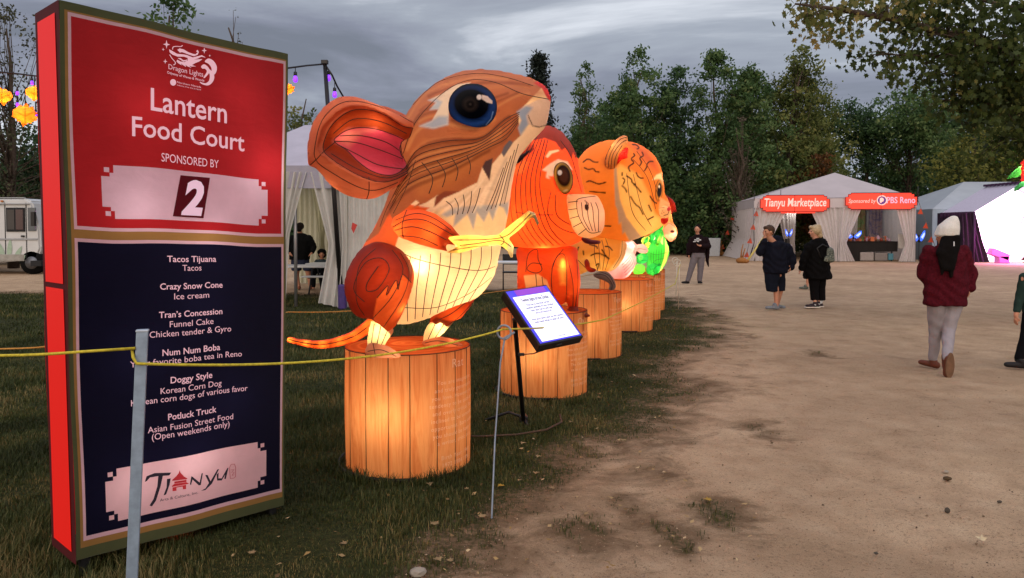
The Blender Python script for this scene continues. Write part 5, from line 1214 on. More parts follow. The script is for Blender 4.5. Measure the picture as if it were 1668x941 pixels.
pag = [[(534, 274), (540, 292), (560, 315), (582, 328), (578, 332), (490, 345), (486, 340), (512, 315), (528, 294)], [(500, 350), (575, 336), (574, 350), (500, 362)], [(484, 378), (500, 364), (572, 352), (590, 360), (582, 364), (484, 384)], [(488, 388), (572, 368), (571, 396), (552, 398), (550, 380), (512, 388), (512, 408), (488, 412)]]
sign_poly('pagoda_mark', [zm([(x, (y - 340) * 0.95 + 340) for x, y in p_]) for p_ in pag], MRED, 0.004)
sign_text('Arts & Culture, Inc.', *zm([(410, 476)])[0], *zm([(645, 420)])[0], 4.6, m=INK, d=0.004)
sl_ = MB(); sl_.tube([spt(*shit(x, y), 0.005) for x, y in zm([(838, 270), (848, 250), (868, 248), (876, 268), (874, 325), (864, 334), (842, 338)])], 0.0016, 5, closed=True); sl_.tube([spt(*shit(x, y), 0.005) for x, y in zm([(848, 285), (866, 280), (850, 300), (866, 298), (852, 318), (864, 315)])], 0.0016, 5); sl_.build('seal_mark', silk('seal_pale', '#d98088'), sign)
# lamps inside the box
for u, z, w in ((SW - 0.10, 1.98, 2.6), (0.62, 1.55, 1.6), (0.35, 2.2, 1.3), (0.8, 2.35, 0.9), (0.55, 0.45, 2.0), (0.75, 0.72, 1.4), (0.3, 1.0, 1.6), (0.6, 1.2, 1.2), (0.25, 0.4, 1.2), (0.3, 1.7, 1.3)):
    point_light(spt(u, z, -0.17), w * 0.62, (1, 0.88, 0.82), 0.05, sign)
point_light(spt(SW * 0.5, S0 - 0.05, -0.15), 0.5, (1, 0.12, 0.06), 0.03, sign)

# ------------------------------------------------------------------ fence post, stake, ropes
post = empty('fence_post', G(218, 960), 'pale blue grey flat metal post standing in front of the menu sign', 'post')
pD = 2.93
pm = MB(); pa, pb_ = P(214, 962, pD), P(232, 540, pD); ax = (pb_ - pa).normalized()
rot = Matrix((Vector((0.94, 0.34, 0)), Vector((-0.34, 0.94, 0)), ax)).transposed()
pm.rbox((pa + pb_) / 2 - ax * 0.02, (0.043, 0.022, (pb_ - pa).length + 0.06), 0.003, rot=rot); pm.build('shaft', mat('galvanised', '#8fa0b2', 0.45, 0.4, var=0.18, scale=20), post)
cpm = MB(); cpm.rbox(pb_ + ax * 0.004, (0.047, 0.026, 0.010), 0.003, rot=rot); cpm.build('cap', mat('post_cap', '#a9b4c0', 0.5, 0.3), post)
YEL = mat('yellow_rope', '#b9a832', 0.7, var=0.3, scale=60); 
def rope(name, pts, r, m, label, cat='rope', sub=8, group=None):
    b_ = MB(); b_.tube([Vector(p) for p in pts], r, 6); o = b_.build(name, m, None); return tag(o, label, cat, group)
def span(a, b, sag, n=16): return [a.lerp(b, i / n) - Vector((0, 0, sag * 4 * (i / n) * (1 - i / n))) for i in range(n + 1)]
pt1, pt2 = P(221, 567, pD - 0.02), P(222, 592, pD - 0.03)
loop = [pt1 + Vector((0.035 * math.cos(a) + 0.01, 0.03 * math.sin(a) + 0.02, -0.0012 * i)) for i, a in enumerate(np.linspace(math.pi, 4.5 * math.pi, 26))]
STK = P(820, 536, 4.55)
rope('boundary_rope', span(P(-120, 575, 3.0), P(128, 573, 2.90), 0.012, 8) + [pt1] + loop[:1] + [P(217, 582, pD - 0.03), pt2] + span(pt2, STK, 0.075, 24)[1:] + span(STK, P(985, 520, 6.6), 0.02, 8)[1:] + [P(1045, 492, 9), P(1100, 462, 12.9), P(1108, 430, 14.3)], 0.0062, YEL, 'yellow rope strung from the post past the mouse to the far stakes')
stk = empty('pigtail_stake', G(800, 850), 'thin grey pigtail stake with a looped top in front of the info screen', 'stake')
st = MB(); foot_ = G(800, 850); st.tube([foot_ - Vector((0, 0, 0.05)), P(806, 720, 4.5), P(815, 590, 4.55), P(822, 552, 4.55)], 0.0055, 8); st.build('rod', mat('stake_grey', '#7d8794', 0.5, 0.3), stk)
st = MB(); lc = P(821, 541, 4.55); st.tube([lc + Vector((0.042 * math.cos(a), 0.012 * math.sin(a / 2), 0.042 * math.sin(a))) for a in np.linspace(-1.4, 4.6, 28)] + [lc + Vector((0.065, 0, 0.0))], 0.0068, 8); st.build('loop', MATS['stake_grey'], stk)
rope('boundary_rope', span(P(-150, 560, 5.2), P(60, 566, 4.9), 0.02, 8) + span(P(60, 566, 4.9), P(470, 508, 7.4), 0.02, 8)[1:] + span(P(470, 508, 7.4), P(610, 503, 8.2), 0.015, 8)[1:] + [P(830, 472, 11), P(1000, 440, 15)], 0.006, mat('orange_rope', '#b8823a', 0.7), 'orange yellow rope running behind the menu sign and plinths')
for px, py, tp, lab in ((1105, 502, 428, 'far white stake standing left of the woman in grey trousers'), (1101, 480, 424, 'farthest white stake with a rope loop beyond the plinths')):
    b0 = G(px, py); s_ = empty('pigtail_stake', b0, lab, 'stake'); b_ = MB(); t_ = P(px + 2, tp, b0.y); b_.tube([b0 - Vector((0, 0, 0.04)), t_], 0.009, 6); b_.build('rod', mat('stake_white', '#c8c2b0', 0.6), s_)
    b_ = MB(); b_.tube([t_ + Vector((0.07 * math.cos(a) - 0.05, 0, 0.07 * math.sin(a))) for a in np.linspace(-0.5, 5.4, 22)], 0.009, 6); b_.build('loop', MATS['stake_white'], s_)

# ------------------------------------------------------------------ info screen on its stand
ib = G(853, 690); info = empty('info_screen', ib, 'black tilted lit info screen with purple header on a thin stand', 'sign')
BLK = mat('black_plastic', '#120f10', 0.45, spec=0.4)
q = [P(818, 473, 5.35), P(886, 467, 5.55), P(952, 544, 5.28), P(884, 563, 5.05)]   # near-left-top, far-top, far-bottom, near-bottom
cen = sum(q, Vector()) / 4; ex = ((q[1] - q[0]) + (q[2] - q[3])).normalized(); ey = ((q[0] - q[3]) + (q[1] - q[2])); ey = (ey - ex * ey.dot(ex)).normalized(); en = ex.cross(ey).normalized()
if en.y > 0: en = -en
iw = ((q[1] - q[0]).length + (q[2] - q[3]).length) / 2; ih = ((q[0] - q[3]).length + (q[1] - q[2]).length) / 2
def ipt(u, v, d=0.0): return cen + ex * (u * iw / 2) + ey * (v * ih / 2) + en * d
rotI = Matrix((ex, ey, en)).transposed()
b_ = MB(); b_.rbox(cen - en * 0.035, (iw + 0.012, ih + 0.012, 0.07), 0.006, rot=rotI); b_.build('housing', BLK, info)
def iquad(name, u0, u1, v0, v1, d, m):
    b_ = MB(); b_.add([ipt(u0, v0, d), ipt(u1, v0, d), ipt(u1, v1, d), ipt(u0, v1, d)], [(0, 1, 2, 3)]); return b_.build(name, m, info, recalc=False)
iquad('screen_edge', -0.975, 0.97, -0.97, 0.97, 0.003, emit('screen_blue', '#3a34c8', 0.9))
scr = iquad('screen', -0.86, 0.90, -0.93, 0.72, 0.006, emit('screen_white', '#d8daf4', 0.85)); iquad('screen_header', -0.62, 0.80, 0.74, 0.96, 0.006, emit('screen_purple', '#7a34b0', 0.8))
b_ = MB(); put_text(b_, 'Twelve Signs of the Zodiac', lambda x, y: ipt(0.06, 0.50, 0.009) + ex * x + ey * y, width=iw * 0.66, height=0.034, bold=0.01); b_.build('text_line', mat('screen_ink', '#1a1420', 0.8), scr, recalc=False)
for i, (tx, w_) in enumerate((('The rat is the first of the', .44), ('twelve animals in the zodiac', .52), ('each year has its own sign', .40), ('and its own stories to tell', .30), ('', 0), ('Find your birth year on the stump', .58), ('and read what it says of you', .54))):
    if tx:
        b_ = MB(); put_text(b_, tx, lambda x, y, i=i: ipt(0.04, 0.33 - i * 0.105, 0.009) + ex * x + ey * y, width=iw * w_ * 1.25, height=0.019, bold=0.01); b_.build('text_line', mat('screen_ink_pale', '#2e2a48', 0.8), scr, recalc=False)
b_ = MB(); put_text(b_, 'dragonlights', lambda x, y: ipt(0.15, -0.86, 0.009) + ex * x + ey * y, width=iw * 0.2, height=0.012); b_.build('text_line', MATS['screen_ink'], scr, recalc=False)
b_ = MB(); top_ = P(838, 520, 5.42); b_.tube([ib + Vector((0, 0, 0.0)), ib.lerp(top_, 0.5), top_, cen - en * 0.07], 0.018, 10); b_.build('stand_pole', BLK, info)
b_ = MB(); b_.rbox(ib + Vector((0, 0, 0.035)), (0.07, 0.07, 0.07), 0.01); b_.tube([ib + Vector((-0.32, 0.05, 0.015)), ib + Vector((-0.12, 0.02, 0.09)), ib + Vector((0, 0, 0.05))], 0.012, 6); b_.tube([ib + Vector((0, 0, 0.05)), ib + Vector((0.02, 0.25, 0.015))], 0.012, 6); b_.tube([ib + Vector((0, 0, 0.05)), ib + Vector((0.03, -0.1, 0.015))], 0.012, 6); b_.build('foot', BLK, info)
b_ = MB(); b_.tube([P(848, 577, 5.4), P(868, 576, 5.3), P(900, 565, 5.15), P(915, 560, 5.1)], 0.004, 5); b_.rbox(P(849, 577, 5.38), (0.05, 0.03, 0.02), 0.004); b_.build('cable', BLK, info)
rope('power_cable', [G(700, 712) + Vector((0, 0, .02)), G(780, 715) + Vector((0, 0, .02)), G(840, 712) + Vector((0, 0, .02)), G(890, 705) + Vector((0, 0, .025)), G(915, 695) + Vector((0, 0, .04)), G(912, 685) + Vector((0, 0, .05))], 0.008, mat('cable_brown', '#4a3628', 0.7), 'brown power cable lying in the grass by the info screen foot', 'cable')

# ------------------------------------------------------------------ dining tent on the left
TENT = mat('tent_vinyl', '#c9c6c8', 0.6, var=0.06, scale=3); SHEER = cloth_glow('tent_drape', '#d6d4ce', 0.35, attr=None); ROOF = mat('tent_roof', '#a39fab', 0.6, var=0.08, scale=2)
def curtain(name, root, A, B, tieA, tieB, botA, botB, m, folds=7, amp=0.05, nrm=Vector((0, -1, 0)), tz=None, nu=48, nv=22):
    """hanging drape gathered at a tie; A,B top corners, tie points, bottom corners"""
    def fn(s, t):
        top = A.lerp(B, s); tie = tieA.lerp(tieB, s); bot = botA.lerp(botB, s); k = 0.62
        if t < k: f = t / k; f = f * f * (3 - 2 * f) * 0.5 + f * 0.5; p = top.lerp(tie, f)
        else: f = (t - k) / (1 - k); f = 1 - (1 - f) ** 1.6; p = tie.lerp(bot, f)
        a = amp * (0.5 + 0.5 * abs(t - k)) * math.sin(s * folds * 2 * math.pi + 1.3 * math.sin(s * 9) + t * 0.8)
        return p + nrm * a
    b_ = MB(); b_.grid(fn, nu, nv, 0, True); return b_.build(name, m, root, recalc=False)
dt = empty('dining_tent', (P(500, CY, 15).x, 15.0, 0), 'white dining tent with tied drapes behind the menu sign and the mouse', 'tent')
X0, X1, Y0, Y1, EZ = P(330, CY, 15).x, P(655, CY, 15).x, 15.0, 21.5, P(500, 272, 15).z
RZ = EZ + 1.30
b_ = MB(); xm0, xm1 = X0 + 0.3, X1 - 0.9
b_.add([(X0, Y0, EZ), (X1, Y0, EZ), (X1, Y1, EZ), (X0, Y1, EZ), (X0 + 1.2, (Y0 + Y1) / 2, RZ), (X1 - 1.2, (Y0 + Y1) / 2, RZ)], [(0, 1, 5, 4), (1, 2, 5), (2, 3, 4, 5), (3, 0, 4)]); b_.build('roof', ROOF, dt)
b_ = MB(); b_.box(((X0 + X1) / 2, Y0 - 0.03, EZ - 0.20), (X1 - X0, 0.02, 0.46)); b_.box((X1 + 0.03, (Y0 + Y1) / 2, EZ - 0.20), (0.02, Y1 - Y0, 0.46)); b_.build('valance', mat('tent_valance', '#8f8d9a', 0.6, var=0.06), dt)
for x, y in ((X0, Y0), (X1, Y0), (X1, Y1), (X0, Y1), (P(480, CY, 15).x, Y0)):
    b_ = MB(); b_.tube([(x, y + 0.06, 0), (x, y + 0.06, EZ)], 0.035, 8); b_.build('tent_leg', mat('tent_pole', '#9a9a9c', 0.4, 0.7), dt)
pz = lambda px, py, D: P(px, py, D)
curtain('drape', dt, Vector((pz(505, 300, 15).x, 15, EZ - .1)), Vector((pz(566, 300, 15).x, 15, EZ - .1)), pz(536, 400, 15), pz(566, 400, 15), pz(519, 493, 15), pz(562, 503, 15), SHEER, 4, 0.07)
curtain('drape', dt, Vector((pz(566, 300, 15).x, 15.05, EZ - .1)), Vector((X1, 15.05, EZ - .1)), pz(566, 400, 15.05), pz(655, 400, 15.05), pz(562, 502, 15.05), pz(655, 500, 15.05), SHEER, 9, 0.05)
curtain('drape', dt, Vector((pz(452, 300, 14.95).x, 14.95, EZ - .1)), Vector((pz(500, 300, 14.95).x, 14.95, EZ - .1)), pz(446, 398, 14.95), pz(472, 382, 14.95), pz(445, 490, 14.95), pz(466, 495, 14.95), SHEER, 4, 0.06)
curtain('back_drape', dt, Vector((X0, Y1 - .1, EZ)), Vector((X1, Y1 - .1, EZ)), Vector((X0, Y1 - .1, 1.3)), Vector((X1, Y1 - .1, 1.3)), Vector((X0, Y1 - .1, 0.02)), Vector((X1, Y1 - .1, 0.02)), cloth_glow('tent_back', '#d8d4b8', 0.45, attr=None), 26, 0.10, nu=160)
curtain('side_drape', dt, Vector((X1, Y0, EZ)), Vector((X1, Y1, EZ)), Vector((X1, Y0, 1.3)), Vector((X1, Y1, 1.3)), Vector((X1, Y0, 0.02)), Vector((X1, Y1, 0.02)), SHEER, 14, 0.06, nrm=Vector((1, 0, 0)), nu=90)
curtain('inner_drape', dt, pz(505, 290, 20.2), pz(545, 290, 20.2), pz(521, 392, 20.2), pz(528, 392, 20.2), pz(512, 452, 20.2), pz(540, 452, 20.2), cloth_glow('tent_back', None), 4, 0.08)
point_light((X0 + 1.2, 18.6, 2.5), 26, (1, 0.93, 0.78), 0.2, dt)
WHT = mat('table_white', '#c2c4c6', 0.5, var=0.05); LEG_ = mat('dark_leg', '#24262a', 0.5)
def table(name, c, w, d, h, label, rz=0.0, group='white folding tables'):
    r_ = empty(name, c, label, 'table', group); b_ = MB(); b_.rbox((c[0], c[1], h), (w, d, 0.045), 0.012, rz); b_.build('table_top', WHT, r_)
    for sx in (-1, 1):
        for sy in (-1, 1):
            b_ = MB(); o_ = Matrix.Rotation(rz, 3, 'Z') @ Vector((sx * w * 0.42, sy * d * 0.36, 0)); b_.tube([(c[0] + o_.x, c[1] + o_.y, 0), (c[0] + o_.x, c[1] + o_.y, h - 0.03)], 0.024, 6); b_.build('leg', LEG_, r_)
    return r_
tc_ = P(490, CY, 16.6); table('folding_table', (tc_.x, 16.6, 0), 1.45, 0.7, 0.76, 'white folding table at the dining tent opening in front of the person in black')
tc_ = P(815, CY, 19.0); table('folding_table', (tc_.x, 19.0, 0), 1.2, 0.7, 0.74, 'far white folding table seen between the mouse belly and the ox')
tp = P(529, CY, 18.6)
def bench(c, label, wid=1.1):
    r_ = empty('picnic_table', c, label, 'table'); b_ = MB(); b_.rbox((c[0], c[1], 0.72), (wid, 0.7, 0.04), 0.01); b_.build('table_top', WHT, r_)
    for s_ in (-1, 1):
        b_ = MB(); b_.rbox((c[0], c[1] + s_ * 0.6, 0.43), (wid, 0.25, 0.035), 0.01); b_.build('seat', WHT, r_)
    for s_ in (-1, 1):
        b_ = MB()
        for k in (-1, 1): b_.tube([(c[0] + s_ * wid * 0.36, c[1] + k * 0.6, 0), (c[0] + s_ * wid * 0.36, c[1] + k * 0.18, 0.70)], 0.022, 6)
        b_.tube([(c[0] + s_ * wid * 0.36, c[1] - 0.6, 0.40), (c[0] + s_ * wid * 0.36, c[1] + 0.6, 0.40)], 0.02, 6); b_.build('leg_frame', LEG_, r_)
bench((tp.x + 0.15, 18.6, 0), 'white picnic table with attached seats inside the dining tent')
ch = P(832, CY, 19.6); r_ = empty('folding_chair', (ch.x, 19.6, 0), 'dark folding chair beside the far white table', 'chair')
b_ = MB(); b_.rbox((ch.x, 19.6, 0.45), (0.44, 0.42, 0.03), 0.01); b_.build('seat', BLK, r_); b_ = MB(); b_.rbox((ch.x, 19.8, 0.78), (0.44, 0.03, 0.28), 0.01); b_.build('backrest', BLK, r_)
for sx in (-1, 1):
    b_ = MB(); b_.tube([(ch.x + sx * .2, 19.82, 0.92), (ch.x + sx * .2, 19.35, 0)], 0.016, 6); b_.tube([(ch.x + sx * .2, 19.45, 0.45), (ch.x + sx * .2, 19.85, 0)], 0.016, 6); b_.build('leg', BLK, r_)
fl_ = MB(); fl_.add([P(574, 362, 14.85), P(582, 366, 14.85), P(576, 380, 14.85), P(572, 372, 14.85)], [(0, 1, 2, 3)]); fl_.add([P(574, 362, 14.84), P(582, 366, 14.84), P(576, 380, 14.84), P(572, 372, 14.84)], [(3, 2, 1, 0)])
tag(fl_.build('pennant', mat('red_cloth', '#b03a34', 0.7), None, recalc=False), 'small red pennant hanging on the dining tent drape', 'pennant')

# ------------------------------------------------------------------ light pole, festoon string, maple leaf lanterns
lp = empty('light_pole', G(556, 500), 'slim black leaning pole carrying the festoon string beside the dining tent', 'pole')
lD = G(556, 500).y - 0.2; b_ = MB(); b_.tube([G(557, 500), P(543, 300, lD), P(529, 101, lD)], [0.05, 0.045, 0.04], 10); b_.build('shaft', BLK, lp)
b_ = MB(); b_.rbox(P(529, 101, lD), (0.13, 0.1, 0.08), 0.01); b_.build('cap', BLK, lp)
sk_ = MB(); w0 = P(558, 480, lD - 0.15); sk_.rbox((w0.x, w0.y, 0.24), (0.16, 0.16, 0.5), 0.03); tag(sk_.build('bucket', mat('purple_plastic', '#3a2a66', 0.5, var=0.3), None), 'purple weight bag at the foot of the black pole', 'weight')
PUR = emit('purple_bulb', '#8a3cff', 1.3)
def festoon(pts, bulbs, label, r=0.018, bs=0.7):
    mid = pts[len(pts) // 2]; root = empty('string_light', mid, label, 'string light', 'festoon strings'); b_ = MB(); b_.tube(pts, r, 6); b_.build('cable', BLK, root)
    for p, drop in bulbs:
        b_ = MB(); b_.tube([p, p - Vector((0, 0, drop))], 0.008, 5); b_.lathe(p - Vector((0, 0, drop)), [(0.001, 0.03 * bs), (0.045 * bs, 0.02 * bs), (0.05 * bs, -0.07 * bs), (0.03 * bs, -0.09 * bs)], 10); b_.build('socket', BLK, root)
        b_ = MB(); b_.lathe(p - Vector((0, 0, drop + 0.08 * bs)), [(a * bs, c * bs) for a, c in ((0.035, 0.0), (0.06, -0.06), (0.07, -0.11), (0.05, -0.17), (0.001, -0.19))], 12); b_.build('bulb', PUR, root)
tp_ = P(529, 104, lD)
s1 = span(P(380, 100, 13.2), tp_, -0.0, 6); s1 = [P(380, 122, 13.6), P(430, 115, 13.8), P(474, 110, 14.0), P(500, 106.5, 14.3), tp_]
festoon(s1, [(P(481, 109.5, 14.1), 0.10)], 'black festoon string with a purple bulb left of the leaning pole')
s2 = [tp_, P(541, 122, 14.8), P(549, 140, 15), P(562, 162, 15.2), P(600, 205, 16), P(680, 250, 18)]
festoon(s2, [(P(535, 112, lD + .05), 0.06), (P(545, 134, 14.9), 0.12)], 'black festoon string with two purple bulbs sloping down behind the mouse ear')
s3 = [P(-90, 108, 8.6), P(0, 117, 8.8), P(30, 120, 8.9), P(62, 124, 9.0), P(150, 122, 9.5), P(260, 118, 10.5), P(380, 122, 13.6)]
festoon(s3, [(P(28, 141, 8.9), 0.03), (P(52, 124, 8.95), 0.03), (P(28, 150, 8.9), 0.1), (P(58, 165, 8.9), 0.1)], 'black festoon string with purple bulbs and leaf lanterns left of the menu sign', 0.010, 0.28)
def maple_lantern(px, py, D, s, label, rot=0.0):
    sh = [(0, -1.0), (0.16, -0.55), (0.55, -0.72), (0.48, -0.42), (1.0, -0.30), (0.72, 0.0), (0.95, 0.35), (0.55, 0.32), (0.45, 0.62), (0.2, 0.42), (0, 1.0), (-0.2, 0.42), (-0.45, 0.62), (-0.55, 0.32), (-0.95, 0.35), (-0.72, 0.0), (-1.0, -0.30), (-0.48, -0.42), (-0.55, -0.72), (-0.16, -0.55)]
    c = P(px, py, D); root = empty('leaf_lantern', c, label, 'leaf lantern', 'orange maple leaf lanterns on the festoon'); cr_, sr = math.cos(rot), math.sin(rot)
    pp = [(px + s * (x * cr_ - y * sr), py + s * (x * sr + y * cr_)) for x, y in sh]
    silk_part('leaf', root, D, pp, 0.10, '#ee8426', [('line', [(px, py - s * .9), (px, py + s * .9)], 1.5, '#c2521a'), ('line', [(px - s * .6, py - s * .2), (px, py + s * .1), (px + s * .6, py - s * .2)], 1.2, '#c2521a')], (), 0.011, smooth_outline=False)
    point_light(c, 2.0, (1, 0.76, 0.36), 0.03, root)
    b_ = MB(); b_.tube([P(px, py - s * 0.7, D), P(px, py - s * 2.0, D)], 0.006, 5); b_.build('hook_wire', BLK, root)
maple_lantern(41, 187, 8.9, 22, 'biggest orange leaf lantern, lowest left of the menu sign', 0.15)
maple_lantern(3, 157, 8.8, 17, 'orange leaf lantern cut by the left edge of the photo', -0.2)
maple_lantern(56, 152, 8.95, 15, 'orange leaf lantern half hidden by the red side of the menu sign', 0.1)
maple_lantern(468, 145, 14.0, 13, 'orange leaf lantern peeping out right of the menu sign', 0.0)

# ------------------------------------------------------------------ food truck
tk = empty('food_truck', (P(-20, CY, 26).x, 27, 0), 'white boxy food truck with dark cab window behind the menu sign', 'food truck')
TW = mat('truck_white', '#b9bcbc', 0.4, var=0.05, scale=3, spec=0.5); GLS = mat('dark_glass', '#14161a', 0.12, spec=0.6); TYR = mat('tyre', '#141414', 0.85)
tx = lambda px: P(px, CY, 26).x; tz_ = lambda py: P(0, py, 26).z
b_ = MB(); xr = tx(66); xl = xr - 6.2
prof = [(xl, 0.42), (xr - 1.35, 0.42), (xr - 0.15, 0.5), (xr, 0.9), (xr - 0.02, 1.55), (xr - 0.28, 2.55), (xr - 0.5, 2.66), (xl, 2.68)]
bm = bmesh.new(); vs_ = [bm.verts.new((x, 26.0, z)) for x, z in prof]; f_ = bm.faces.new(vs_); r__ = bmesh.ops.extrude_face_region(bm, geom=[f_]); bmesh.ops.translate(bm, vec=(0, 2.1, 0), verts=[v for v in r__['geom'] if isinstance(v, bmesh.types.BMVert)])
bmesh.ops.recalc_face_normals(bm, faces=bm.faces); bmesh.ops.bevel(bm, geom=[e_ for e_ in bm.edges], offset=0.06, segments=3, affect='EDGES'); bm.verts.index_update()
b_.add([v.co for v in bm.verts], [[v.index for v in f.verts] for f in bm.faces]); bm.free(); b_.build('body', TW, tk)
def tbox(name, px0, px1, py0, py1, y, d, m, par=None, bev=0.01):
    b_ = MB(); x0, x1, z0, z1 = tx(px0), tx(px1), tz_(py1), tz_(py0); b_.rbox(((x0 + x1) / 2, y, (z0 + z1) / 2), (abs(x1 - x0), d, abs(z1 - z0)), min(bev, d * 0.4)); return b_.build(name, m, par or tk)
wf = tbox('window_frame', 12, 42, 338, 377, 25.985, 0.05, mat('rubber_black', '#1d1e20', 0.7)); tbox('pane', 14, 26, 341, 374, 25.955, 0.02, GLS, wf); tbox('pane', 28, 40, 341, 374, 25.955, 0.02, mat('glass_red', '#3a2426', 0.2, spec=0.6), wf)
tbox('quarter_window', 47, 60, 338, 376, 25.985, 0.04, mat('glass_grey', '#4a5258', 0.15, spec=0.6)); tbox('door_seam', 43.4, 44.4, 330, 425, 25.99, 0.03, MATS['rubber_black']); tbox('door_seam', 9, 10, 330, 425, 25.99, 0.03, MATS['rubber_black'])
tbox('mirror', 60, 66, 345, 368, 25.75, 0.12, BLK); tbox('bumper', 55, 72, 424, 433, 25.9, 0.2, MATS['rubber_black']); tbox('roof_rail', -80, 40, 321, 325, 26.1, 0.08, mat('rail_grey', '#8d9092', 0.5))
tbox('trim_strip', -140, 62, 388, 391, 25.985, 0.03, MATS['rail_grey']); tbox('door_handle', 36, 41, 383, 386, 25.96, 0.05, BLK); tbox('rain_gutter', -140, 50, 331, 333, 25.97, 0.06, MATS['rail_grey']); tbox('marker_light', 4, 8, 326, 329, 25.96, 0.05, mat('amber_lens', '#a8642a', 0.3)); tbox('skirt_panel', -140, 40, 414, 425, 25.98, 0.04, mat('truck_grime', '#8f8d86', 0.7, var=0.3, scale=5))
tbox('serving_hatch', -150, -10, 338, 385, 25.98, 0.05, MATS['glass_grey'])
for px in (51, -150):
    for yy in (26.12, 27.95):
        w_ = MB(); c = Vector((tx(px), yy, 0.40)); w_.tube([c - Vector((0, 0.12, 0)), c + Vector((0, 0.12, 0))], 0.40, 28); tyre = w_.build('wheel', TYR, tk); w_ = MB(); w_.tube([c - Vector((0, 0.135, 0)), c + Vector((0, 0.135, 0))], 0.22, 20); w_.build('rim', mat('rim_grey', '#6a6c70', 0.4, 0.6), tyre)
b_ = MB()
for k, (px, py, l_, a) in enumerate(((8, 425, 34, -1.9), (14, 427, 40, -1.5), (22, 427, 30, -1.1), (3, 424, 24, -2.3), (29, 428, 18, -0.8), (-8, 424, 30, -1.6))):
    n_ = 10; pts = []
    for i in range(n_ + 1):
        t_ = i / n_; w_ = 4.0 * math.sin(math.pi * t_); pts.append((px + math.cos(a) * l_ * t_ - math.sin(a) * w_, py + math.sin(a) * l_ * t_ + math.cos(a) * w_))
    for i in range(n_, -1, -1):
        t_ = i / n_; w_ = -4.0 * math.sin(math.pi * t_); pts.append((px + math.cos(a) * l_ * t_ - math.sin(a) * w_, py + math.sin(a) * l_ * t_ + math.cos(a) * w_))
    b_.add([Vector((P(x, y, 25.985).x, 25.985 - 0.002 * k, max(0.5, P(x, y, 25.985).z))) for x, y in pts], [tuple(range(len(pts)))])
b_.build('leaf_decal', mat('decal_green', '#93a894', 0.5), tk, recalc=False)
# ------------------------------------------------------------------ market tent
VIN = mat('tent_vinyl_far', '#b4aeb0', 0.6, var=0.06, scale=1.2); VIN2 = mat('tent_roof_far', '#a69ea0', 0.6, var=0.07, scale=0.9)
MA = Vector((P(1229, CY, 36.4).x, 36.4, 0)); fd = Vector((0.992, -0.125, 0)).normalized(); sdv_ = Vector((0.14, 0.99, 0)).normalized(); ML = 7.45; MD = 7.0
mt = empty('market_tent', MA + fd * ML / 2 + sdv_ * MD / 2, 'white market tent with two lit red signs and tied back drapes', 'tent')
def T(u, w, z): return MA + fd * u + sdv_ * w + Vector((0, 0, z))
EZ2 = 3.08; FZ = 2.62
apex = P(1360, 281, 38.6)
b_ = MB(); b_.add([T(-.06, -.06, EZ2), T(ML + .06, -.06, EZ2), T(ML + .06, MD, EZ2), T(-.06, MD, EZ2), apex, T(3.95, -.07, EZ2 + 0.02)], [(0, 5, 4), (5, 1, 4), (1, 2, 4), (2, 3, 4), (3, 0, 4)]); b_.build('roof', VIN2, mt)
b_ = MB()
for a, b2 in ((T(-.05, -.05, 0), T(ML + .05, -.05, 0)), (T(ML + .05, -.05, 0), T(ML + .05, MD, 0)), (T(-.05, MD, 0), T(-.05, -.05, 0))):
    b_.grid(lambda s, t, a=a, b2=b2: a.lerp(b2, s) + Vector((0, 0, EZ2 - (EZ2 - FZ) * t)), 12, 1)
b_.build('valance', VIN, mt, recalc=False)
for u, w in ((0, 0), (3.95, 0), (ML, 0), (0, MD), (ML, MD)):
    b_ = MB(); p = T(u, w + 0.05, 0); b_.tube([p, p + Vector((0, 0, EZ2))], 0.05, 8); b_.build('tent_leg', mat('tent_pole', '#9a9a9c', 0.4, 0.7), mt)
for u in (-0.05, 0.6, 1.2): 
    b_ = MB(); p = T(u, -0.08, EZ2 - .1); b_.tube([p, p + Vector((0, 0, 0.5))], 0.015, 5); b_.build('finial', BLK, mt)
b_ = MB(); p = T(ML + .06, -0.08, EZ2 - .2); b_.tube([p, p + Vector((0, 0, 0.75))], 0.02, 5); b_.build('finial', BLK, mt)
SH2 = cloth_glow('market_drape', '#d8d2d0', 0.4, attr=None)
nf = Vector((fd.y, -fd.x, 0))
def cur(u0, u1, t0, t1, b0, b1, tz_, folds, w=0.0, amp=0.06, name='drape', m=None, top=FZ + .02): curtain(name, mt, T(u0, w, top), T(u1, w, top), T(t0, w, tz_), T(t1, w, tz_), T(b0, w, 0.02), T(b1, w, 0.02), m or SH2, folds, amp, nf, nu=int(folds * 8) + 8)
cur(0.0, 1.55, 0.02, 0.72, -0.25, 0.9, 0.95, 6)
cur(2.55, 3.95, 3.35, 3.95, 3.1, 4.0, 0.9, 6)
cur(3.95, 5.0, 3.95, 4.3, 3.9, 4.7, 0.9, 5)
cur(6.55, ML, 7.0, ML, 6.7, ML, 0.9, 5)
cur(1.55, 2.5, 1.9, 2.45, 1.85, 2.5, 0.9, 5, w=2.4, name='inner_drape')
cur(4.9, 5.75, 5.3, 5.7, 5.35, 5.7, 1.2, 4, w=3.0, name='inner_drape')
curtain('side_drape', mt, T(0, 0, FZ), T(0, MD, FZ), T(0, 0, 1), T(0, MD, 1), T(-.3, -.1, 0.02), T(-.5, MD, 0.02), SH2, 12, 0.09, -fd, nu=100)
curtain('side_drape', mt, T(ML, 0, FZ), T(ML, MD, FZ), T(ML, 0, 1), T(ML, MD, 1), T(ML, 0, 0.02), T(ML, MD, 0.02), SH2, 12, 0.09, fd, nu=100)
for u in (5.9, 6.3, 6.7, 7.1):
    pass
point_light(T(2.3, 2.0, 2.55), 26, (1, 0.93, 0.85), 0.15, mt); point_light(T(5.8, 1.6, 2.55), 30, (1, 0.9, 0.8), 0.15, mt)
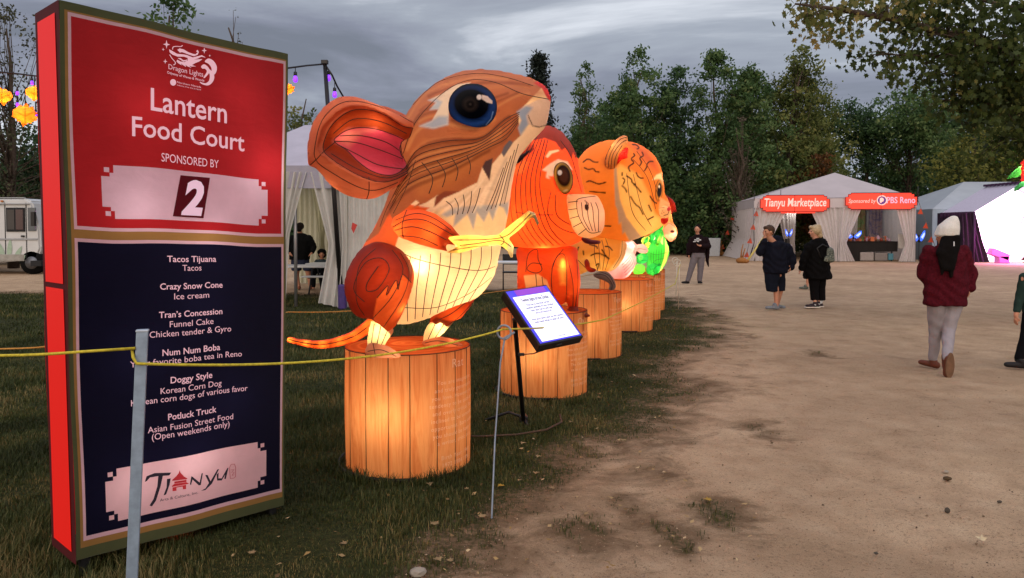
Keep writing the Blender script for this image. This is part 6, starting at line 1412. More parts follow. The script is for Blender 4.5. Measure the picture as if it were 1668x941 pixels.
# printed hangings inside
def hang(u0, u1, w, z0, z1, cols, name, label):
    t = NT(name); ob = t.obj(); c = t.ramp(t.noise(3.5, 5, 0.7, ob, 0.8), [(0.3 + 0.4 * i / (len(cols) - 1), lin(x)) for i, x in enumerate(cols)]); bs = t.n('ShaderNodeBsdfPrincipled', {'Base Color': c, 'Roughness': 0.8}); m = t.done(bs.outputs[0])
    b_ = MB(); b_.grid(lambda s, q: T(u0 + (u1 - u0) * s, w + 0.04 * math.sin(s * 25), z0 + (z1 - z0) * q), 24, 2); tag(b_.build('hanging_print', m, None, recalc=False), label, 'wall hanging')
hang(5.5, 6.5, 4.2, 0.9, 2.6, ['#31452e', '#6a8a54', '#8a6a54', '#4a6a3a'], 'print_green', 'green patterned cloth hanging inside the right bay of the market tent')
hang(6.6, 7.3, 4.0, 0.9, 2.6, ['#3a3648', '#6a6486', '#9a8a8a', '#4a4658'], 'print_violet', 'violet grey patterned cloth hanging at the right inside the market tent')
# the two lit red signs
RS = emit('market_sign_red', '#e83c28', 0.72); RL = emit('market_sign_letter', '#f4b4aa', 0.72)
def red_sign(u0, u1, z0, z1, label):
    r_ = empty('tent_sign', T((u0 + u1) / 2, -0.12, (z0 + z1) / 2), label, 'sign', 'lit red signs on the market tent'); b_ = MB(); s = 0.16
    o_ = [(u0 + s * 1.6, z0), (u0 + s * 1.6, z0 + s * .4), (u0 + s * .8, z0 + s * .4), (u0 + s * .8, z0 + s * 1.2), (u0, z0 + s * 1.2), (u0, z1 - s * 1.2), (u0 + s * .8, z1 - s * 1.2), (u0 + s * .8, z1 - s * .4), (u0 + s * 1.6, z1 - s * .4), (u0 + s * 1.6, z1)]
    ring = o_ + [(u0 + u1 - u, z) for u, z in o_[::-1]]
    b_.prism([T(u, -0.14, z) for u, z in ring], sdv_ * 0.08); board = b_.build('board', RS, r_)
    b_ = MB(); b_.tube([T(u, -0.145, z) for u, z in ring], 0.018, 5, closed=True); b_.tube([T((u0 + u1) / 2, -0.148, z0), T((u0 + u1) / 2, -0.148, z1)], 0.012, 4); b_.build('edge_trim', mat('sign_edge', '#5a1410', 0.7), board)
    return board
def tent_text(r_, body, u0, u1, z, h, m=RL, bold=0.0, shear=0.0):
    b_ = MB(); put_text(b_, body, lambda x, y: T((u0 + u1) / 2 + x, -0.152, z + y), width=u1 - u0, height=h, bold=bold, shear=shear); b_.build('text_line', m, r_, recalc=False)
uu = lambda px: (P(px, CY, 36).x - MA.x) / fd.x
def zpx(py): return P(1360, py, 35.9).z
r1 = red_sign(uu(1241), uu(1348.5), zpx(344.5), zpx(317.5), 'lit red tent sign reading Tianyu Marketplace, the left one'); tent_text(r1, 'Tianyu Marketplace', uu(1247), uu(1343), zpx(335.5), 0.40, bold=0.018, shear=0.12)
b_ = MB(); b_.box(T((uu(1270) + uu(1330)) / 2, -0.12, zpx(345.5)), (1.6, 0.05, 0.09), math.atan2(fd.y, fd.x)); b_.build('lower_strip', RS, r1)
r2 = red_sign(uu(1373), uu(1481), zpx(341), zpx(314.5), 'lit red tent sign with round emblem and PBS Reno lettering, the right one'); tent_text(r2, 'Sponsored by', uu(1377), uu(1418.5), zpx(330.5), 0.20, shear=0.2); tent_text(r2, 'PBS Reno', uu(1435), uu(1478), zpx(331), 0.30, m=emit('market_letter_lilac', '#dc96b0', 0.72), bold=0.02)
cE = T(uu(1428), -0.152, zpx(326.5)); b_ = MB(); b_.add([cE] + [cE + fd * 0.24 * math.cos(a) + Vector((0, 0, 0.24 * math.sin(a))) for a in np.linspace(0, 2 * math.pi, 24, endpoint=False)], [(0, i + 1, (i + 1) % 24 + 1) for i in range(24)]); b_.build('emblem_disc', RL, r2, recalc=False)
b_ = MB(); b_.add([cE - sdv_ * .004] + [cE - sdv_ * .004 + fd * 0.19 * math.cos(a) + Vector((0, 0, 0.19 * math.sin(a))) for a in np.linspace(0, 2 * math.pi, 24, endpoint=False)], [(0, i + 1, (i + 1) % 24 + 1) for i in range(24)]); b_.build('emblem_ring', mat('emblem_violet', '#6a4a9a', 0.6), r2, recalc=False)
b_ = MB(); hd = [(-.10, -.10), (-.02, -.12), (0.0, -.06), (.06, -.06), (.07, 0), (.10, .01), (.07, .06), (.05, .11), (-.04, .13), (-.10, .08)]; b_.add([cE - sdv_ * .008 + fd * x + Vector((0, 0, z)) for x, z in hd], [tuple(range(len(hd)))]); b_.build('emblem_face', RL, r2, recalc=False)
for u in (1.1, 5.8): point_light(T(u + 0.8, -0.55, 2.75), 3, (1, 0.25, 0.15), 0.2, mt, 'sign_spill')
# stall table, its goods and what is under it
DK = mat('stall_cloth', '#15110f', 0.8, var=0.2)
tcn = T((uu(1376) + uu(1461)) / 2, 0.9, 0)
st_ = empty('stall_table', tcn, 'long stall table under a black cloth inside the market tent', 'table'); wS = uu(1461) - uu(1376)
b_ = MB(); b_.grid(lambda s, t: T(uu(1376) + wS * s, 0.55 + 0.02 * math.sin(s * 40) * t, 0.98 - 0.5 * t * (1 if s > 0.38 else 1.95)), 40, 3); b_.build('cloth_front', DK, st_, recalc=False)
b_ = MB(); b_.box(tcn + Vector((0, 0, 0.965)), (wS, 0.75, 0.03), math.atan2(fd.y, fd.x)); b_.build('table_top', DK, st_)
for s_ in (0.03, 0.97):
    b_ = MB(); p = T(uu(1376) + wS * s_, 1.1, 0); b_.tube([p, p + Vector((0, 0, 0.95))], 0.03, 6); b_.build('leg', BLK, st_)
rr = random.Random(3); GC = ['#b0603a', '#8a3a2a', '#c8a070', '#6a5a50', '#a88a9a', '#3a4a6a', '#c87a4a']
kinds = ['figurine', 'jar', 'gift_box']
for k_, kind in enumerate(kinds):
    for i in range(13 if k_ < 2 else 8):
        u = uu(1380) + wS * rr.uniform(0.0, 0.86); w = rr.uniform(0.62, 1.1); z = 0.982; m = mat('goods_' + str(rr.randrange(7)), GC[rr.randrange(7)], 0.5); b_ = MB(); h = rr.uniform(0.13, 0.34); c = T(u, w, z)
        if kind == 'figurine': b_.lathe(c, [(0.001, 0), (0.06, 0), (0.05, h * .3), (0.025, h * .6), (0.045, h * .8), (0.001, h)], 10)
        elif kind == 'jar': b_.lathe(c, [(0.001, 0), (0.07, 0.0), (0.075, h * .5), (0.04, h * .75), (0.045, h * .85), (0.001, h * .87)], 10)
        else: b_.rbox(c + Vector((0, 0, h * .4)), (0.18, 0.13, h * .8), 0.01)
        tag(b_.build(kind, m, None), {'figurine': 'small slim figurine among the goods on the black stall table', 'jar': 'small round jar among the goods on the black stall table', 'gift_box': 'small upright box among the goods on the black stall table'}[kind], {'figurine': 'figurine', 'jar': 'jar', 'gift_box': 'box'}[kind], {'figurine': 'figurines on the stall table', 'jar': 'jars on the stall table', 'gift_box': 'boxes on the stall table'}[kind])
WP = mat('white_card', '#c8c4bc', 0.7)
def simple_box(name, px0, px1, py0, py1, w, d, m, label, cat, bev=0.03):
    u0, u1 = uu(px0), uu(px1); z0, z1 = max(0.0, zpx(py1)), zpx(py0); b_ = MB(); b_.rbox(T((u0 + u1) / 2, w, (z0 + z1) / 2), (u1 - u0, d, z1 - z0), bev, math.atan2(fd.y, fd.x)); return tag(b_.build(name, m, None), label, cat)
simple_box('storage_box', 1403, 1424, 411, 425, 0.75, 0.5, mat('box_beige', '#8d8580', 0.8), 'beige storage box under the stall table, the left one', 'box')
simple_box('storage_box', 1426, 1446, 412, 425, 0.8, 0.5, mat('box_grey', '#77706c', 0.8), 'greyer storage box under the stall table, the right one', 'box')
simple_box('blue_bag', 1447, 1455, 413, 424, 0.7, 0.3, mat('bag_teal', '#4a7c8a', 0.7), 'small teal bag beside the boxes under the stall table', 'bag')
simple_box('display_card', 1463, 1474, 381, 405, 0.7, 0.08, WP, 'white upright card board at the right end of the stall', 'card')
simple_box('counter_box', 1291, 1296, 389, 399, 1.2, 0.4, BLK, 'small black box on the counter behind the man in navy', 'box', 0.01)
simple_box('counter', 1278, 1300, 399, 428, 1.3, 0.6, mat('counter_cloth', '#a8a2b4', 0.8), 'pale cloth covered counter inside the left bay of the market tent', 'counter')
lampm = emit('warm_globe', '#ffd9b0', 1.8)
b_ = MB(); b_.sphere(P(1346, 384, 36.9), 0.16, 14, 10); o = b_.build('globe_lamp', lampm, None); tag(o, 'small glowing round lamp beside the blond woman', 'lamp')
b_ = MB(); b_.lathe(Vector((P(1346, 384, 36.9).x, 36.9, 0)), [(0.12, 0), (0.12, 0.02), (0.02, 0.04), (0.02, P(1346, 384, 36.9).z - 0.15)], 10); b_.build('lamp_stand', BLK, o)
BLUE = emit('butterfly_blue', '#3a66f0', 1.3); BLUE2 = emit('butterfly_pale', '#a8b8ff', 1.4)
def butterfly(px, py, D, s, label, tilt=0.0, standz=None):
    c = P(px, py, D); r_ = empty('butterfly_lantern', c, label, 'lantern', 'glowing blue butterfly lanterns')
    for sg in (-1, 1):
        for shp, m, nm in (([(0.04, -.1), (0.3, .15), (.75, .55), (1.0, .6), (1.0, .25), (.75, -.1), (.4, -.3)], BLUE, 'wing'), ([(.3, 0.05), (.75, .38), (.9, .42), (.85, .2), (.55, -.08)], BLUE2, 'wing_panel')):
            b_ = MB(); dd = 0.0 if nm == 'wing' else -0.03
            b_.prism([c + Vector((sg * x * s * math.cos(tilt), dd + abs(x) * s * 0.25 * sg * 0.3, z * s)) for x, z in shp], (0, 0.02, 0)); b_.build(nm, m, r_)
    b_ = MB(); b_.tube([c + Vector((0, 0, -.35 * s)), c + Vector((0, 0, .25 * s))], 0.035 * s / .5, 6); b_.build('body', BLK, r_)
    b_ = MB(); b_.tube([Vector((c.x, c.y, standz if standz is not None else 0)), c - Vector((0, 0, .3 * s))], 0.012, 5); b_.build('stem', BLK, r_)
butterfly(1390, 384, 36.4, 0.42, 'blue butterfly lantern on the stall table with both wings spread', standz=0.98)
butterfly(1285, 381, 37.2, 0.42, 'blue butterfly lantern glimpsed behind the man in navy', 1.1)
butterfly(1497, 387, 36.3, 0.6, 'blue butterfly lantern standing outside the right corner of the market tent', 1.0)

# guy ropes with pennants and ground weights
ORF = mat('orange_flag', '#b8452a', 0.7)
def guy(a, b2, label, flags=3):
    r_ = empty('guy_rope', b2, label, 'guy rope', 'flagged guy ropes of the market tent'); b_ = MB(); b_.tube([a, b2], 0.012, 5); b_.build('rope', mat('rope_grey', '#6a625a', 0.8), r_)
    for i in range(flags):
        p = a.lerp(b2, (i + 0.6) / (flags + 0.4)); b_ = MB(); b_.prism([p, p + Vector((0.10, 0, -0.30)), p + Vector((-0.16, 0, -0.28))], (0, 0.006, 0)); b_.build('pennant', ORF, r_)
guy(T(-.05, MD * .8, 2.9), G(1172, 415), 'flagged guy rope left of the market tent, staked by the orange bag', 3)
guy(T(0.15, -.1, 2.9), G(1213, 427), 'flagged guy rope down the left front corner of the market tent', 4)
guy(T(ML + .05, -.1, 3.0), G(1532, 425), 'flagged guy rope right of the market tent towards the stage tent', 4)
def sandbag(px, py, label):
    g = G(px, py); r_ = empty('orange_sandbag', g, label, 'sandbag', 'orange bags holding the tent ropes'); m = mat('orange_bag', '#8a5c2c', 0.8, var=0.25)
    b_ = MB(); b_.sphere(g + Vector((0, 0, 0.11)), (0.27, 0.22, 0.15), 14, 8); b_.sphere(g + Vector((0.14, -.05, 0.08)), (0.2, 0.16, 0.10), 12, 8); b_.build('bag', m, r_); b_ = MB()
    for k in (-1, 1): b_.tube([g + Vector((0.03 * k, 0, 0.2)), g + Vector((0.06 * k + .06, 0.05, 0.5)), g + Vector((0.05 * k + .14, .1, 0.78 - .1 * k))], [0.045, 0.03, 0.02], 6)
    b_.build('tied_neck', m, r_)
sandbag(1174, 416, 'orange tied bag on the ground left of the market tent'); sandbag(1208, 428, 'orange tied bag at the left front corner of the market tent')
b_ = MB(); b_.tube([G(1215, 428), P(1246, 384, 35.0)], 0.05, 6); tag(b_.build('caution_strap', mat('yellow_strap', '#b8a860', 0.7), None), 'yellow strap leaning up the left drape of the market tent', 'strap')
# A-frame board and shed
ab = G(1161, 417); r_ = empty('a_frame_board', ab, 'white A-frame board standing behind the woman in the dark hoodie', 'sign')
for s_, nm in ((-1, 'front_board'), (1, 'rear_board')):
    b_ = MB(); M_ = Matrix.Rotation(R(10) * -s_, 3, 'X'); b_.rbox(ab + Vector((0, s_ * 0.16, 0.53)), (0.75, 0.03, 1.06), 0.01, rot=M_); b_.build(nm, mat('board_white', '#b4bac0', 0.6), r_)
sh = empty('storage_shed', (P(1140, CY, 54).x, 56, 0), 'low grey brown shed with a dark doorway beneath the trees', 'shed')
x0, x1 = P(1078, CY, 54).x, P(1240, CY, 54).x; b_ = MB(); b_.box(((x0 + x1) / 2, 56, 1.6), (x1 - x0, 4, 3.2)); b_.build('wall', mat('shed_wall', '#5e5750', 0.9, var=0.15), sh)
b_ = MB(); b_.add([(x0 - .3, 53.7, 3.2), (x1 + .3, 53.7, 3.2), (x1 + .3, 56, 4.1), (x0 - .3, 56, 4.1), (x0 - .3, 58.3, 3.2), (x1 + .3, 58.3, 3.2)], [(0, 1, 2, 3), (3, 2, 5, 4)]); b_.build('roof', mat('shed_roof', '#3c3a36', 0.9), sh)
for pa_, pb2, nm in ((1143, 1180, 'roller_door'), (1106, 1118, 'doorway')):
    b_ = MB(); b_.box(((P(pa_, CY, 54).x + P(pb2, CY, 54).x) / 2, 53.97, 1.35), (P(pb2, CY, 54).x - P(pa_, CY, 54).x, 0.08, 2.7)); b_.build(nm, mat('shed_dark', '#35322f', 0.9), sh)
for px in (1107, 1143, 1180):
    b_ = MB(); b_.box((P(px, CY, 54).x, 53.9, 1.55), (0.14, 0.14, 3.1)); b_.build('post', mat('shed_post', '#2a2826', 0.9), sh)

# ------------------------------------------------------------------ stage tent with the lit back wall
sg_ = empty('stage_tent', (23.3, 35.5, 0), 'grey stage tent with purple edged canopy and dazzling white lit interior', 'tent')
GR = mat('stage_roof', '#8f969c', 0.6, var=0.08, scale=1.0); GR2 = mat('stage_wall', '#6f7a80', 0.7, var=0.1, scale=1.0)
e0 = P(1519, 340, 37.2); rx = P(1570, 296, 40.2)
yr = 40.2; ez3 = e0.z; b_ = MB()
xe1 = 36.0
b_.add([(e0.x, 37.2, ez3), (xe1, 37.2, ez3), (xe1, 43.2, ez3), (e0.x, 43.2, ez3), (rx.x, yr, rx.z), (xe1 - 3.2, yr, rx.z)], [(0, 1, 5, 4), (1, 2, 5), (2, 3, 4, 5), (3, 0, 4)]); b_.build('roof', GR, sg_)
b_ = MB()
for a, b2 in (((e0.x, 37.2), (21.9, 37.2)), ((25.2, 37.2), (xe1, 37.2)), ((e0.x, 37.2), (e0.x, 43.2)), ((e0.x, 43.2), (xe1, 43.2)), ((xe1, 37.2), (xe1, 43.2))):
    b_.grid(lambda s, t, a=a, b2=b2: Vector((a[0] + (b2[0] - a[0]) * s, a[1] + (b2[1] - a[1]) * s, ez3 * (1 - t))), 6, 1)
b_.build('wall', GR2, sg_, recalc=False)
xL, xR, yN, yF = P(1586, CY, 34).x, 25.6, 34.0, 36.6; ze_ = P(1586, 345, 34).z; xM = (xL + xR) / 2; zR = P(1663, 298, 34).z
b_ = MB(); th_k = 0.03
for (xa, za_, xb, zb_) in ((xL, ze_, xM, zR), (xR, ze_, xM, zR)):
    b_.grid(lambda s, t: Vector((xa + (xb - xa) * s, yN + (yF - yN) * t, za_ + (zb_ - za_) * s)), 6, 3)
b_.build('canopy', mat('canopy_grey', '#b3adbd', 0.6, var=0.1), sg_, recalc=False)
TRM = mat('purple_trim', '#3a2240', 0.7)
b_ = MB()
for k in range(9):
    y_ = yN + (yF - yN) * (k + 0.5) / 9; b_.lathe(Vector((xL - 0.02, y_, ze_ - 0.24)), [(0.001, -.05), (0.09, 0.0), (0.12, 0.12), (0.12, 0.26)], 10)
b_.build('eave_scallops', TRM, sg_)
b_ = MB()
for k in range(9):
    y_ = yN + (yF - yN) * (k + 0.5) / 9; b_.box((xM - 0.05, y_, zR + 0.03), (0.28, 0.17, 0.10))
b_.build('ridge_trim', TRM, sg_)
for x, y in ((xL, yN), (xR, yN)):
    b_ = MB(); b_.tube([(x, y, 0), (x, y, ze_)], 0.05, 8); b_.build('canopy_leg', TRM, sg_)
DRK = mat('stage_drape', '#2c1a2e', 0.8, var=0.25, scale=6)
dz = lambda px, py: P(px, py, 34.05)
curtain('drape', sg_, dz(1566, 348), dz(1588, 346), dz(1568, 395), dz(1599, 390), dz(1568, 427), dz(1611, 427), DRK, 4, 0.08, nu=40)
curtain('drape', sg_, Vector((xR - .4, yN, ze_)), Vector((xR, yN, ze_)), Vector((xR - .7, yN, 1.2)), Vector((xR, yN, 1.2)), Vector((xR - .9, yN, 0)), Vector((xR, yN, 0)), DRK, 4, 0.08, nu=40)
b_ = MB(); b_.grid(lambda s, t: Vector((xL + 0.05 + (xR - xL - .1) * s, 34.9, 0.03 + t * (ze_ + (zR - ze_) * min(1, 2 * min(s, 1 - s)) - 0.06))), 20, 1); b_.build('lit_back_wall', emit('stage_white', '#fff4ff', 3.2), sg_, recalc=False)
for x in (xL + .02, ):
    b_ = MB(); b_.grid(lambda s, t: Vector((x - 0.05, yN + 0.3 + (yF - yN) * s, ze_ * t)), 1, 1); b_.build('side_cloth', DRK, sg_, recalc=False)
point_light((22.6, 33.6, 1.3), 300, (1, 0.15, 0.75), 0.2, sg_, 'stage_light'); point_light((23.9, 33.4, 1.2), 300, (1, 0.25, 0.85), 0.2, sg_, 'stage_light')
b_ = MB(); b_.rbox(P(1626, 414, 34.5), (0.85, 0.4, 0.32), 0.03, rot=Matrix.Rotation(R(22), 3, 'Y')); tag(b_.build('tipped_case', mat('case_pink', '#a8689a', 0.8), None), 'pinkish case lying tipped on the stage floor in the glare', 'case')
b_ = MB(); cbx = P(1632, 424, 34.5); b_.rbox((cbx.x, 34.5, 0.17), (0.5, 0.4, 0.34), 0.03); tag(b_.build('low_case', MATS['case_pink'], None), 'low case on the stage floor beneath the tipped one', 'case')
ms_ = P(1651, 394, 34.5); r_ = empty('microphone_stand', (ms_.x, 34.5, 0), 'thin dark microphone stand leaning in the white stage glare', 'stand')
b_ = MB(); b_.tube([P(1651, 394, 34.5), P(1668, 352, 34.5), P(1676, 335, 34.5)], 0.022, 6); b_.build('boom', TRM, r_); b_ = MB(); b_.tube([P(1651, 394, 34.5), P(1690, 428, 34.5)], 0.012, 6); b_.build('tripod', TRM, r_)
# glowing plant lantern at the right edge
gl = G(1705, 520); r_ = empty('plant_lantern', gl, 'green leafed lit plant lantern with red beaded strand at the right edge', 'lantern'); gD = gl.y
b_ = MB(); b_.tube([gl, P(1700, 400, gD), P(1690, 300, gD), P(1684, 240, gD)], 0.04, 8); b_.build('stem', mat('stem_green', '#2c5a30', 0.6), r_)
def glow_leaf(pts, c):
    silk_part('leaf', r_, gD, pts, 0.10, c, (), [[pts[0], pts[len(pts) // 2]]], 0.016, smooth_outline=False, wire_mat=MATS['green_wire']); q = np.mean(np.array(pts), axis=0); point_light(P(q[0], q[1], gD), 2.2, (0.95, 1, 0.8), 0.03, r_)
glow_leaf([(1690, 262), (1668, 266), (1652, 278), (1639, 292), (1656, 289), (1672, 280), (1690, 276)], '#6ed060'); glow_leaf([(1692, 284), (1672, 290), (1654, 304), (1650, 314), (1664, 306), (1680, 300), (1692, 296)], '#4a9a5a'); glow_leaf([(1692, 238), (1680, 240), (1666, 252), (1664, 260), (1680, 256), (1692, 250)], '#58b858')
b_ = MB()
for i in range(9): b_.sphere(P(1665.5 + (i % 2) * 1.2, 256 + i * 4.6, gD - 0.1), 0.03, 8, 6)
b_.build('red_beads', emit('bead_red', '#e02a28', 1.0), r_)
# ------------------------------------------------------------------ people: one skin per body, clothes and hair as parts
def blob_mesh(shapes, voxel, sm=4):
    """union of tapered capsules ('c', p0, r0, p1, r1) and ellipsoids ('e', centre, radii[, rot]) as one continuous surface"""
    mb = MB()
    for s in shapes:
        if s[0] == 'c':
            _, p0, r0, p1, r1 = s; p0, p1 = Vector(p0), Vector(p1)
            bm = bmesh.new()
            for p, r in ((p0, r0), (p1, r1)):
                rr3 = r if isinstance(r, tuple) else (r, r, r)
                g = bmesh.ops.create_icosphere(bm, subdivisions=2, radius=1)
                for v in g['verts']: v.co = Vector((v.co.x * rr3[0], v.co.y * rr3[1], v.co.z * rr3[2])) + p
            res = bmesh.ops.convex_hull(bm, input=list(bm.verts))
            junk = [e_ for e_ in res['geom_interior'] if isinstance(e_, bmesh.types.BMVert)]
            bmesh.ops.delete(bm, geom=junk, context='VERTS'); bm.verts.index_update()
            mb.add([v.co.copy() for v in bm.verts], [[v.index for v in f.verts] for f in bm.faces]); bm.free()
        else:
            mb.sphere(s[1], s[2], 20, 12, rot=s[3] if len(s) > 3 else None)
    me = bpy.data.meshes.new('b'); me.from_pydata(mb.v, [], mb.f)
    bm = bmesh.new(); bm.from_mesh(me); bmesh.ops.remove_doubles(bm, verts=bm.verts, dist=1e-5); bmesh.ops.recalc_face_normals(bm, faces=bm.faces); bm.to_mesh(me); bm.free()
    return remeshed(me, voxel, sm)
def chain(pts, rs): return [('c', pts[i], rs[i], pts[i + 1], rs[i + 1]) for i in range(len(pts) - 1)]
def skin_part(name, root, shapes, m, voxel, sm=4, fold=0.0, seed=1):
    me = blob_mesh(shapes, voxel, sm); me.transform(Matrix.Translation(-root_loc(root)))
    if fold:   # soft cloth folds pressed into the surface
        n = len(me.vertices); co = np.empty(n * 3); no = np.empty(n * 3); me.vertices.foreach_get('co', co); me.vertices.foreach_get('normal', no); co = co.reshape(-1, 3); no = no.reshape(-1, 3)
        a = np.sin(co[:, 2] * 26 + 5 * np.sin(co[:, 0] * 9 + seed) + seed) * np.sin(co[:, 0] * 17 + co[:, 1] * 13 + 4 * np.sin(co[:, 2] * 7)); co += no * (a * fold)[:, None]
        me.vertices.foreach_set('co', co.ravel())
    return link_mesh(name, me, m, root, True)
def V3(*a): return Vector(a)
def hand_shapes(w, d, s, curl=0.5, side=1, pal=Vector((0, -1, 0))):
    """palm, four unequal curled fingers and a thumb; w wrist, d direction of the hand, pal the way the palm faces"""
    d = d.normalized(); ac = d.cross(pal).normalized(); out = [('c', w, 0.017 * s, w + d * 0.055 * s, 0.022 * s), ('c', w + d * 0.05 * s + ac * 0.018 * s, 0.014 * s, w + d * 0.05 * s - ac * 0.018 * s, 0.014 * s)]
    for k, ln in enumerate((0.030, 0.036, 0.034, 0.026)):
        b0 = w + d * 0.065 * s + ac * (0.024 - 0.016 * k) * s; b1 = b0 + (d * (1 - 0.3 * curl) + pal * curl * 0.5).normalized() * ln * s; b2 = b1 + (d * (1 - curl) + pal * curl).normalized() * ln * 0.8 * s
        out += [('c', b0, 0.0088 * s, b1, 0.0082 * s), ('c', b1, 0.0082 * s, b2, 0.0068 * s)]
    t0 = w + d * 0.02 * s + ac * 0.02 * s * side; t1 = t0 + (d * 0.6 + ac * 0.7 * side + pal * 0.25) * 0.035 * s; t2 = t1 + (d * 0.9 + ac * 0.1 * side + pal * 0.4) * 0.028 * s
    return out + [('c', t0, 0.011 * s, t1, 0.010 * s), ('c', t1, 0.010 * s, t2, 0.008 * s)]
def head_shapes(c, r, f):
    """c head centre, r half height of the head, f facing direction (horizontal)"""
    f = f.normalized(); s = Vector((-f.y, f.x, 0)); up = Vector((0, 0, 1)); M = Matrix((s, f, up)).transposed()
    out = [('e', c + up * r * .12 - f * r * .08, (r * .74, r * .90, r * .88), M), ('e', c - up * r * .28 + f * r * .16, (r * .60, r * .66, r * .70), M), ('c', c + f * r * .80 + up * r * .05, r * .09, c + f * r * 1.02 - up * r * .20, r * .13),
           ('e', c - up * r * .80 + f * r * .50, (r * .24, r * .2, r * .18), M), ('e', c - up * r * .47 + f * r * .80, (r * .22, r * .10, r * .07), M), ('e', c + up * r * .16 + f * r * .76, (r * .46, r * .12, r * .09), M)]
    for k in (-1, 1): out += [('e', c + s * r * .74 * k - up * r * .05, (r * .09, r * .20, r * .27), M), ('e', c + s * r * .36 * k - up * r * .22 + f * r * .55, (r * .26, r * .24, r * .24), M)]
    return out
def face_parts(root, c, r, f, dark):
    root = [o for o in root.children if o.name.startswith('body')][0]
    f = f.normalized(); s = Vector((-f.y, f.x, 0)); up = Vector((0, 0, 1))
    for k in (-1, 1):
        b_ = MB(); b_.sphere(c + f * r * .755 + s * r * .30 * k + up * r * .02, (r * .10, r * .10, r * .07), 10, 6); b_.build('eye', dark, root)
    b_ = MB(); b_.tube([c + f * r * .875 - s * r * .2 - up * r * .47, c + f * r * .91 - up * r * .48, c + f * r * .875 + s * r * .2 - up * r * .47], r * .035, 5); b_.build('mouth', mat('lips', '#6e3a34', 0.6), root)
SKIN = mat('skin', '#b07c62', 0.55, var=0.05, spec=0.3); EYED = mat('eye_dark', '#1a1210', 0.3)
def leg(hip, knee, ank, k): return chain([hip, knee, ank], [0.085 * k, 0.055 * k, 0.038 * k])
def shoe_shapes(ank, d, k=1.0, h=0.0):
    d = Vector((d.x, d.y, 0)).normalized(); a = Vector((ank.x, ank.y, 0.045 + h)); return [('c', a - d * 0.05 * k, (0.038 * k, 0.038 * k, 0.042), a + d * 0.15 * k, (0.042 * k, 0.042 * k, 0.030)), ('c', a - d * 0.02 * k, 0.042 * k, a + Vector((0, 0, 0.05)), 0.045 * k)]
UP = Vector((0, 0, 1))

# --- man in navy, hand raised to his mouth, seen from behind turned left
g = G(1258, 504); B = Vector((g.x, g.y, 0)); k = 1.0
def bp(px, py, dy=0.0): return P(px, py, B.y + dy)
man = empty('person', B, 'person in navy hooded jacket and shorts raising a hand to the mouth, seen from behind', 'person')
hc = bp(1252, 377); f = V3(-0.95, -0.25, 0)
body = head_shapes(hc, 0.118, f) + [('c', hc - UP * .1, 0.06, bp(1262, 398), 0.075)] + [('c', bp(1262, 400), (0.16, 0.12, 0.1), bp(1262, 445), (0.15, 0.12, 0.12))]
lw, rw_ = bp(1246, 386, -0.14), bp(1287, 434, -0.02)
body += chain([bp(1240, 402), bp(1236, 410, -.12), lw], [0.05, 0.045, 0.032]) + hand_shapes(lw, V3(-0.1, .1, 1), 1.0, 0.8, 1, V3(-.6, .4, 0)) + chain([bp(1282, 408), bp(1290, 425), rw_], [0.05, 0.045, 0.033]) + hand_shapes(rw_, V3(-.1, 0, -1), 1.0, 0.6, -1, V3(-1, 0, 0))
kn1, kn2 = bp(1264, 470), bp(1272, 470, 0.12); an1, an2 = Vector((bp(1264, 500).x, B.y - 0.03, 0.09)), Vector((bp(1271, 496).x, B.y + 0.17, 0.09))
body += leg(bp(1255, 448), kn1, an1, 1.05) + leg(bp(1270, 448, .08), kn2, an2, 1.05)
skin_part('body', man, body, SKIN, 0.0075, 3)
face_parts(man, hc, 0.118, f, EYED)
NAVY = mat('jacket_navy', '#12141f', 0.85, var=0.2, bump=0.2)
jk = chain([bp(1264, 398), bp(1263, 412), bp(1263, 430), bp(1263, 444)], [(0.20, 0.16, 0.08), (0.255, 0.19, 0.12), (0.245, 0.19, 0.12), (0.235, 0.19, 0.03)])
jk += chain([bp(1244, 401), bp(1238, 410, -.10), bp(1245, 391, -.15)], [0.10, 0.085, 0.058]) + chain([bp(1282, 404), bp(1290, 424), bp(1288, 436)], [0.11, 0.09, 0.062]) + [('e', bp(1266, 391, .08), (0.13, 0.11, 0.10))]
skin_part('jacket', man, jk, NAVY, 0.011, 4, 0.012)
skin_part('shorts', man, chain([bp(1260, 440), bp(1257, 460), bp(1258, 474)], [(0.19, 0.14, 0.06), (0.13, 0.11, 0.05), (0.115, 0.10, 0.012)]) + chain([bp(1268, 444, .05), bp(1270, 460, .1), bp(1270, 473, .12)], [(0.13, 0.13, 0.06), (0.115, 0.10, 0.05), (0.105, 0.10, 0.012)]), mat('shorts_dark', '#141823', 0.9), 0.010, 4, 0.004)
skin_part('hair', man, [('e', hc + UP * .035 + V3(.02, .01, 0), (0.108, 0.105, 0.10)), ('e', hc + V3(0.055, 0.02, -.01), (0.06, 0.075, 0.085)), ('e', hc + V3(-.06, -.01, .075), (0.05, 0.06, 0.04))], mat('hair_brown', '#3e2a1c', 0.7, var=0.3, scale=40), 0.009, 3, 0.003)
GSH = mat('shoe_grey', '#6e747c', 0.7, var=0.2); DSH = mat('shoe_dark', '#241c1c', 0.7)
skin_part('shoe', man, shoe_shapes(an1 + V3(-.03, 0, 0), V3(-1, -.2, 0), 1.1), GSH, 0.008, 3); skin_part('shoe', man, shoe_shapes(an2, V3(0.4, -.6, 0), 1.0), GSH, 0.008, 3)

